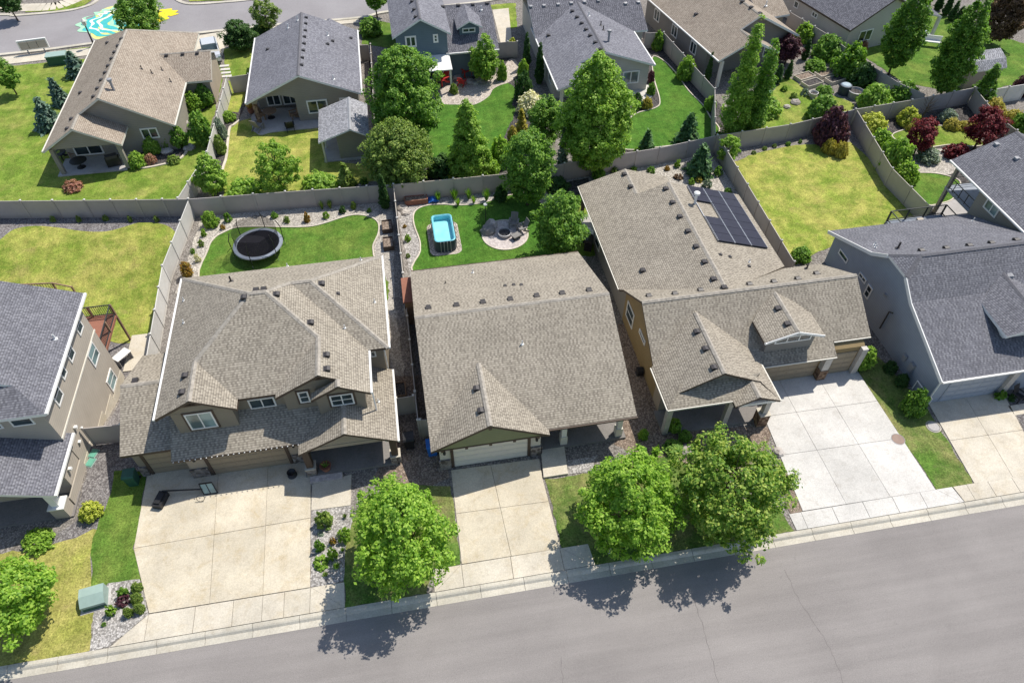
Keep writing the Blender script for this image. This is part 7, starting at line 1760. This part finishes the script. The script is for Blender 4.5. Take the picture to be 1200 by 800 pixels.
simple('utility_box', 'pale green utility box on the dry lawn by the rock bed', 'utility box', (113, 703), [
    ('cabinet', 'util_green', lambda b: b.extr('x', -.62, .62, [(-.5, 0), (-.5, .12), (-.5, .46), (.02, .74), (.5, .74), (.5, 0)])),
    ('door', 'util_dark', lambda b: b.extr('x', -.57, .57, [(-.52, .04), (-.52, .26), (-.5, .26), (-.5, .04)])),
    ('pad', 'conc_gray', lambda b: b.box(-.75, .75, -.65, .65, -.02, .035))], None, math.radians(8))
simple('utility_box', 'dark green utility box on the sidewalk edge at the top left', 'utility box', (70, 74), [
    ('cabinet', 'util_dark', lambda b: b.box(-1.0, 1.0, -.55, .55, 0, .95)), ('lid', 'util_green', lambda b: b.box(-1.04, 1.04, -.6, .6, .951, 1.06))], None, math.radians(6))
simple('mailbox_cluster', 'white framed group mailbox board on the far sidewalk at the top left', 'mailbox', (44, 62.5), [
    ('frame', 'white', lambda b: [b.box(-1.5, 1.5, -.1, .1, 1.45, 1.6), b.box(-1.5, -1.36, -.1, .1, .5, 1.45), b.box(1.36, 1.5, -.1, .1, .5, 1.45), b.box(-1.36, 1.36, -.1, .1, .5, .62)] and None),
    ('mailbox', 'sid_stone', lambda b: b.box(-1.34, -.48, -.2, .2, .63, 1.44)), ('mailbox', 'sid_stone', lambda b: b.box(-.43, .43, -.2, .2, .63, 1.44)), ('mailbox', 'sid_stone', lambda b: b.box(.48, 1.34, -.2, .2, .63, 1.44)),
    ('post', 'vent_grey', lambda b: b.box(-.9, -.78, -.06, .06, 0, .5)), ('post', 'vent_grey', lambda b: b.box(.78, .9, -.06, .06, 0, .5))], None, math.radians(8))
x, y, r_, hl = fit_axis((111, 55), (97.5, 26), 4)
simple('street_lamp', 'slim street lamp beside the painted street', 'street lamp', (111, 55), [
    ('pole', 'vent', lambda b: b.tube([(0, 0, 0), (0, 0, hl-.4)], [.12, .07], 8)), ('base', 'vent', lambda b: b.lathe((0, 0, 0), [(.22, 0), (.2, .35), (.1, .5)], 10)),
    ('lantern', 'lamp_glow', lambda b: b.lathe((0, 0, hl-.4), [(.1, 0), (.24, .12), (.26, .5), (.1, .7), (.02, .8)], 10))], None)
def car():
    t = thing('parked_car', 'silver car parked on the concrete driveway behind the brown roof', 'car', (0, 0, 0))
    prof = [(-2.25, .35), (-2.3, .75), (-2.05, 1.0), (-1.2, 1.05), (-.45, 1.55), (1.25, 1.6), (2.0, 1.12), (2.28, 1.0), (2.3, .4)]
    low = [(-2.25, .3), (-2.3, .72), (-2.1, .96), (-1.15, 1.02), (1.9, 1.08), (2.25, .98), (2.3, .35)]
    b = MB(); b.extr('x', -.9, .9, low); b.extr('x', -.72, .72, [(-.45, 1.05), (-.4, 1.53), (1.2, 1.58), (1.6, 1.1)]); b.build('body', M['car_paint'], t, bevel=.08)
    b = MB(); b.extr('x', -.80, .80, [(-1.1, 1.06), (-.5, 1.46), (1.3, 1.5), (1.85, 1.1)]); b.build('windows', M['glass'], t, bevel=.05)
    for s in (-1, 1):
        for yy in (-1.4, 1.4):
            b = MB(); n = 16
            for k in range(n):
                a0, a1 = 2*math.pi*k/n, 2*math.pi*(k+1)/n
                b.poly([(s*.93, yy+.34*math.cos(a0), .34+.34*math.sin(a0)), (s*.93, yy+.34*math.cos(a1), .34+.34*math.sin(a1)), (s*.7, yy+.34*math.cos(a1), .34+.34*math.sin(a1)), (s*.7, yy+.34*math.cos(a0), .34+.34*math.sin(a0))])
            b.poly([(s*.93, yy+.34*math.cos(2*math.pi*k/n), .34+.34*math.sin(2*math.pi*k/n)) for k in range(n)])
            b.build('wheel', M['rubber'], t)
        b = MB(); b.box(s*.78-.13, s*.78+.13, -2.33, -2.2, .68, .84); b.build('headlight', M['glass_sky'], t)
        b = MB(); b.box(s*.78-.1, s*.78+.1, 2.24, 2.33, .7, .95); b.build('tail_light', M['red'], t)
    x, y = G(249, 66); t.location = (x, y, .06); t.rotation_euler = (0, 0, math.radians(12))
car()
def bin_(label, px, mat, lid, h=1.05, name='wheelie_bin', loc=None, group=None):
    return simple(name, label, 'bin', px, [
        ('body', mat, lambda b: b.poly([(-.26, -.28, 0), (.26, -.28, 0), (.26, .28, 0), (-.26, .28, 0)]) or [b.poly(q) for q in (
            [(-.26, -.28, 0), (.26, -.28, 0), (.32, -.36, h), (-.32, -.36, h)], [(.26, -.28, 0), (.26, .28, 0), (.32, .34, h), (.32, -.36, h)], [(.26, .28, 0), (-.26, .28, 0), (-.32, .34, h), (.32, .34, h)], [(-.26, .28, 0), (-.26, -.28, 0), (-.32, -.36, h), (-.32, .34, h)])] and None),
        ('lid', lid, lambda b: b.extr('x', -.34, .34, [(-.4, h), (-.3, h+.09), (.3, h+.07), (.38, h)])),
        ('wheel', 'rubber', lambda b: b.tube([(-.33, .3, .1), (.33, .3, .1)], .1, 10))], None, 0, 0, group, loc=loc)
bin_('dark green bin in the shade left of the wide garage', None, 'util_dark', 'util_dark', loc=(-18.9, 26.0))
bin_('black bin in the narrow strip right of the many gabled house', (480.5, 522), 'black', 'black')
bin_('blue bin at the left front corner of the central house', (507, 530), 'blue', 'blue')
for i, p in enumerate(((110, 531.5), (106.5, 542))):
    simple('valve_box', f'flat green irrigation lid in dark gravel, {"upper" if i == 0 else "lower"} one', 'valve box', p, [('lid', 'lid_green', lambda b: b.box(-.28, .28, -.2, .2, .02, .09)), ('rim', 'util_green', lambda b: b.box(-.33, .33, -.25, .25, 0, .05))], None, math.radians(70), 0, 'green irrigation lids')
simple('manhole_cover', 'round rusty cover on the edge of the broad white driveway', 'manhole cover', (1052, 515), [('cover', 'rust', lambda b: b.lathe((0, 0, .052), [(0, .02), (.38, .02), (.40, 0)], 28)), ('rim', 'vent_grey', lambda b: b.lathe((0, 0, .02), [(.40, .05), (.43, .045), (.44, 0)], 28, cap=False))], None)
simple('manhole_cover', 'round grey cover in the lawn strip beside the cream driveway', 'manhole cover', (1093.5, 500), [('cover', 'conc_gray', lambda b: b.lathe((0, 0, .03), [(0, .05), (.36, .05), (.4, 0)], 24)), ('rim', 'conc_curb', lambda b: b.lathe((0, 0, .02), [(.41, .05), (.47, .03), (.48, 0)], 24, cap=False))], None)
simple('air_conditioner', 'round dark air conditioner unit left of the central house', 'air conditioner', (481.5, 369), [('casing', 'vent_grey', lambda b: b.lathe((0, 0, 0), [(.42, 0), (.45, .1), (.45, .75), (.4, .85), (0, .85)], 18)), ('fan_grille', 'black', lambda b: [b.lathe((0, 0, .86), [(.1+.08*k, 0), (.13+.08*k, .02), (.13+.08*k, 0)], 16) for k in range(4)] and None)], None)
simple('flower_pot', 'reddish flower pot at the porch edge of the many gabled house', 'flower pot', None, [('pot', 'redwood', lambda b: b.lathe((0, 0, .18), [(.22, 0), (.34, .4), (.36, .45), (.3, .45), (.28, .3), (0, .3)], 14)), ('plant', 'lf_green', lambda b: [b.tube([(0, 0, .5), (.25*math.cos(k), .25*math.sin(k), .75+.1*(k % 2))], [.05, .01], 4) for k in range(6)] and None)], None, loc=(-7.3, 24.8))
simple('fire_bowl', 'small dark fire bowl on the concrete by the porch column', 'fire bowl', (343, 557), [('bowl', 'black', lambda b: b.lathe((0, 0, .2), [(.05, 0), (.2, .05), (.28, .2), (.25, .2), (.1, .08), (0, .08)], 14)), ('foot', 'vent', lambda b: b.lathe((0, 0, .05), [(.3, 0), (.3, .04), (.1, .15)], 14))], None)
simple('garden_flag', 'small white garden flag under the street maple pair', 'flag', (711, 652), [('stake', 'black', lambda b: b.tube([(0, 0, 0), (0, 0, 1.1), (.5, 0, 1.1)], .015, 5)), ('cloth', 'white', lambda b: b.obox((.27, 0, .75), (.42, .06, 0), (0, .01, 0), (.05, 0, .62)))], None)
def table(label, px, r, h, mat, name='patio_table', z=.1, loc=None):
    return simple(name, label, 'table', px, [('tabletop', mat, lambda b: b.lathe((0, 0, h), [(0, .04), (r, .04), (r, 0), (0, 0)], 18)), ('leg', 'black', lambda b: b.tube([(0, 0, 0), (0, 0, h)], .05, 6)), ('foot', 'black', lambda b: b.lathe((0, 0, 0), [(r*.55, 0), (r*.5, .05), (.06, .08)], 12))], None, 0, z, loc=loc)
table('dark round table in the shaded patio of the brown roofed house', None, .75, .72, 'black', loc=(-29.6, 61.4))
adirondack('patio_chair', 'tan chair in the shaded patio of the brown roofed house', (89, 184), .4, 'wood', 1.2); adirondack('patio_chair', 'dark chair in the shaded patio of the brown roofed house', (74, 186), -.5, 'black', 1.2)
simple('grill', 'dark barbecue in the shaded patio of the brown roofed house', 'grill', None, [('cart', 'black', lambda b: b.box(-.6, .6, -.3, .3, .1, .85)), ('hood', 'vent', lambda b: b.extr('x', -.5, .5, [(-.3, .851), (-.26, 1.1), (0, 1.22), (.26, 1.1), (.3, .851)])), ('shelf', 'steel', lambda b: b.box(.61, .95, -.28, .28, .8, .84))], None, .3, .1, loc=(-26.6, 61.2))
adirondack('patio_chair', 'dark chair at the left edge of the grey concrete patio', (304, 153), 2.6, 'cushion', 1.3); adirondack('patio_chair', 'dark chair at the front edge of the grey concrete patio', (341, 153), 3.3, 'black', 1.2)
table('round table on the recessed patio of the slate roofed house', (318, 138), .7, .72, 'wood'); adirondack('patio_chair', 'brown chair under the slate roofed house gable, left of the table', (310, 139), 1.2, 'wood', 1.2); adirondack('patio_chair', 'brown chair under the slate roofed house gable, near the inner corner', (346, 139), -1.2, 'wood', 1.2)
simple('planter_pot', 'reddish planter column plant at the corner of the slate roofed house', 'planter', (295, 133), [('pot', 'redwood', lambda b: b.lathe((0, 0, .1), [(.25, 0), (.35, .5), (.3, .5), (0, .45)], 12)), ('plant', 'lf_rust', lambda b: b.lathe((0, 0, .55), [(.1, 0), (.4, .4), (.3, .9), (.05, 1.4)], 9))], None)
simple('water_drum', 'dark drum with pale lid in the kitchen garden shade', 'drum', (988, 110), [('body', 'pool_side', lambda b: b.lathe((0, 0, 0), [(.6, 0), (.64, .5), (.6, 1.0), (.1, 1.05)], 18)), ('lid', 'drum_lid', lambda b: b.lathe((0, 0, 1.02), [(.5, 0), (.4, .08), (0, .1)], 18))], None)
simple('water_drum', 'pale tub next to the dark drum in the kitchen garden', 'drum', (1001, 113.5), [('body', 'vent_grey', lambda b: b.lathe((0, 0, 0), [(.7, 0), (.8, .7), (.7, .72), (.6, .5), (0, .5)], 18)), ('contents', 'mulch', lambda b: b.lathe((0, 0, .55), [(0, .02), (.6, 0), (.3, -.1)], 14))], None)
simple('flower_pot', 'pale round pot below the raised garden beds', 'flower pot', (952, 114), [('pot', 'conc_white', lambda b: b.lathe((0, 0, 0), [(.3, 0), (.48, .55), (.42, .56), (.35, .4), (0, .4)], 16)), ('soil', 'mulch', lambda b: b.lathe((0, 0, .42), [(0, .02), (.36, 0), (.2, -.05)], 12))], None)
simple('bird_bath', 'pale green bird bath on the kitchen garden lawn', 'bird bath', (897, 117), [('bowl', 'mural_green', lambda b: b.lathe((0, 0, .7), [(.08, 0), (.45, .1), (.5, .16), (.4, .12), (0, .06)], 16)), ('stand', 'util_green', lambda b: b.lathe((0, 0, 0), [(.22, 0), (.08, .12), (.08, .7)], 10))], None)
simple('bench', 'white bench under the open porch of the pale house', 'bench', (1090, 53), [('seat', 'white', lambda b: b.box(-1.0, 1.0, -.3, .3, .4, .5)), ('backrest', 'white', lambda b: b.box(-1.0, 1.0, .25, .33, .501, 1.0)), ('leg', 'white', lambda b: b.box(-.95, -.85, -.25, .25, 0, .4)), ('leg', 'white', lambda b: b.box(.85, .95, -.25, .25, 0, .4))], None, math.radians(-25), .15)
table('white table in the rear side patio of the solar roof house', (684, 281), .8, .74, 'white', 'patio_table', .02)
simple('grill', 'black grill beside the white table of the solar roof house', 'grill', (689, 291), [('cart', 'black', lambda b: b.box(-.5, .5, -.3, .3, .1, .85)), ('hood', 'vent', lambda b: b.extr('x', -.45, .45, [(-.3, .851), (-.26, 1.1), (0, 1.22), (.26, 1.1), (.3, .851)]))], None, 1.2, .02)
gx, gy = GT(139, 432)
simple('folding_table', 'white folding table on the patio of the leftmost house', 'table', None, [('tabletop', 'white', lambda b: b.box(-.6, .6, -.35, .35, .7, .74)), ('leg', 'vent_grey', lambda b: b.box(-.55, -.5, -.3, .3, 0, .7)), ('leg', 'vent_grey', lambda b: b.box(.5, .55, -.3, .3, 0, .7))], None, .9, hz(gx, gy)+.1, loc=(gx+.4, gy+.6))
gx, gy = GT(70, 345)
simple('stair_railing', 'wooden stair railing at the rear roof edge of the leftmost house', 'railing', None, [('post', 'wood', lambda b: b.box(-.06, .06, -.06, .06, 0, 1.3)), ('post', 'wood', lambda b: b.box(1.2, 1.32, -.06, .06, 0, .8)), ('handrail', 'wood', lambda b: [b.bar((-2.4, 0, 1.25), (0, 0, 1.25), .09), b.bar((0, 0, 1.25), (1.26, 0, .75), .09)] and None), ('post', 'wood', lambda b: b.box(-2.4, -2.28, -.06, .06, 0, 1.3)), ('baluster', 'black', lambda b: [b.bar((-2.2+.2*k, 0, .4), (-2.2+.2*k, 0, 1.2), .025) for k in range(11)] and None)], None, -.1, hz(gx, gy), loc=(gx, gy))
b = MB(); x, y = G(1190, 467)
adirondack('patio_chair', 'black chair on the porch of the blue grey house', (1190, 468), .3, 'black', 1.0)
simple('hose_reel', 'dark hose reel on the wall side of the narrow yard by the brown house', 'hose reel', (749, 438), [('reel', 'black', lambda b: b.tube([(-.2, 0, .35), (.2, 0, .35)], .28, 14)), ('stand', 'vent', lambda b: b.box(-.25, .25, -.2, .2, 0, .08))], None)
# ------------------------------------------------------------------ camera, light
cam = bpy.data.cameras.new('camera'); co = bpy.data.objects.new('camera', cam); COL.objects.link(co)
m = Matrix((RT, UP, -FW)).transposed().to_4x4(); m.translation = (0, 0, CH); co.matrix_world = m
cam.sensor_width = 36; cam.sensor_fit = 'HORIZONTAL'; cam.lens = F*36/1200; cam.clip_end = 3000; cam.clip_start = .5
SC.camera = co
S = Vector((.53, .36, 1)).normalized()
sl = bpy.data.lights.new('sun', 'SUN'); sl.energy = 4.9; sl.angle = math.radians(.53); sl.color = (1, .945, .855)
so = bpy.data.objects.new('sun', sl); COL.objects.link(so); so.rotation_euler = (-S).to_track_quat('-Z', 'Y').to_euler(); so.location = (60, 30, 90)
w = bpy.data.worlds.new('World'); SC.world = w; w.use_nodes = True
sk = w.node_tree.nodes.new('ShaderNodeTexSky'); sk.sky_type = 'NISHITA'; sk.sun_disc = False
sk.sun_elevation = math.asin(S.z); sk.sun_rotation = math.atan2(S.x, S.y)
w.node_tree.links.new(sk.outputs[0], w.node_tree.nodes['Background'].inputs[0]); w.node_tree.nodes['Background'].inputs[1].default_value = .14
vs = SC.view_settings; vs.view_transform = 'Standard'; vs.look = 'None'; vs.gamma = 1; vs.exposure = 0.1; vs.use_curve_mapping = False
SC.render.resolution_x = 1024; SC.render.resolution_y = 682
SC.cycles.max_bounces = 6; SC.cycles.diffuse_bounces = 3; SC.cycles.transparent_max_bounces = 4
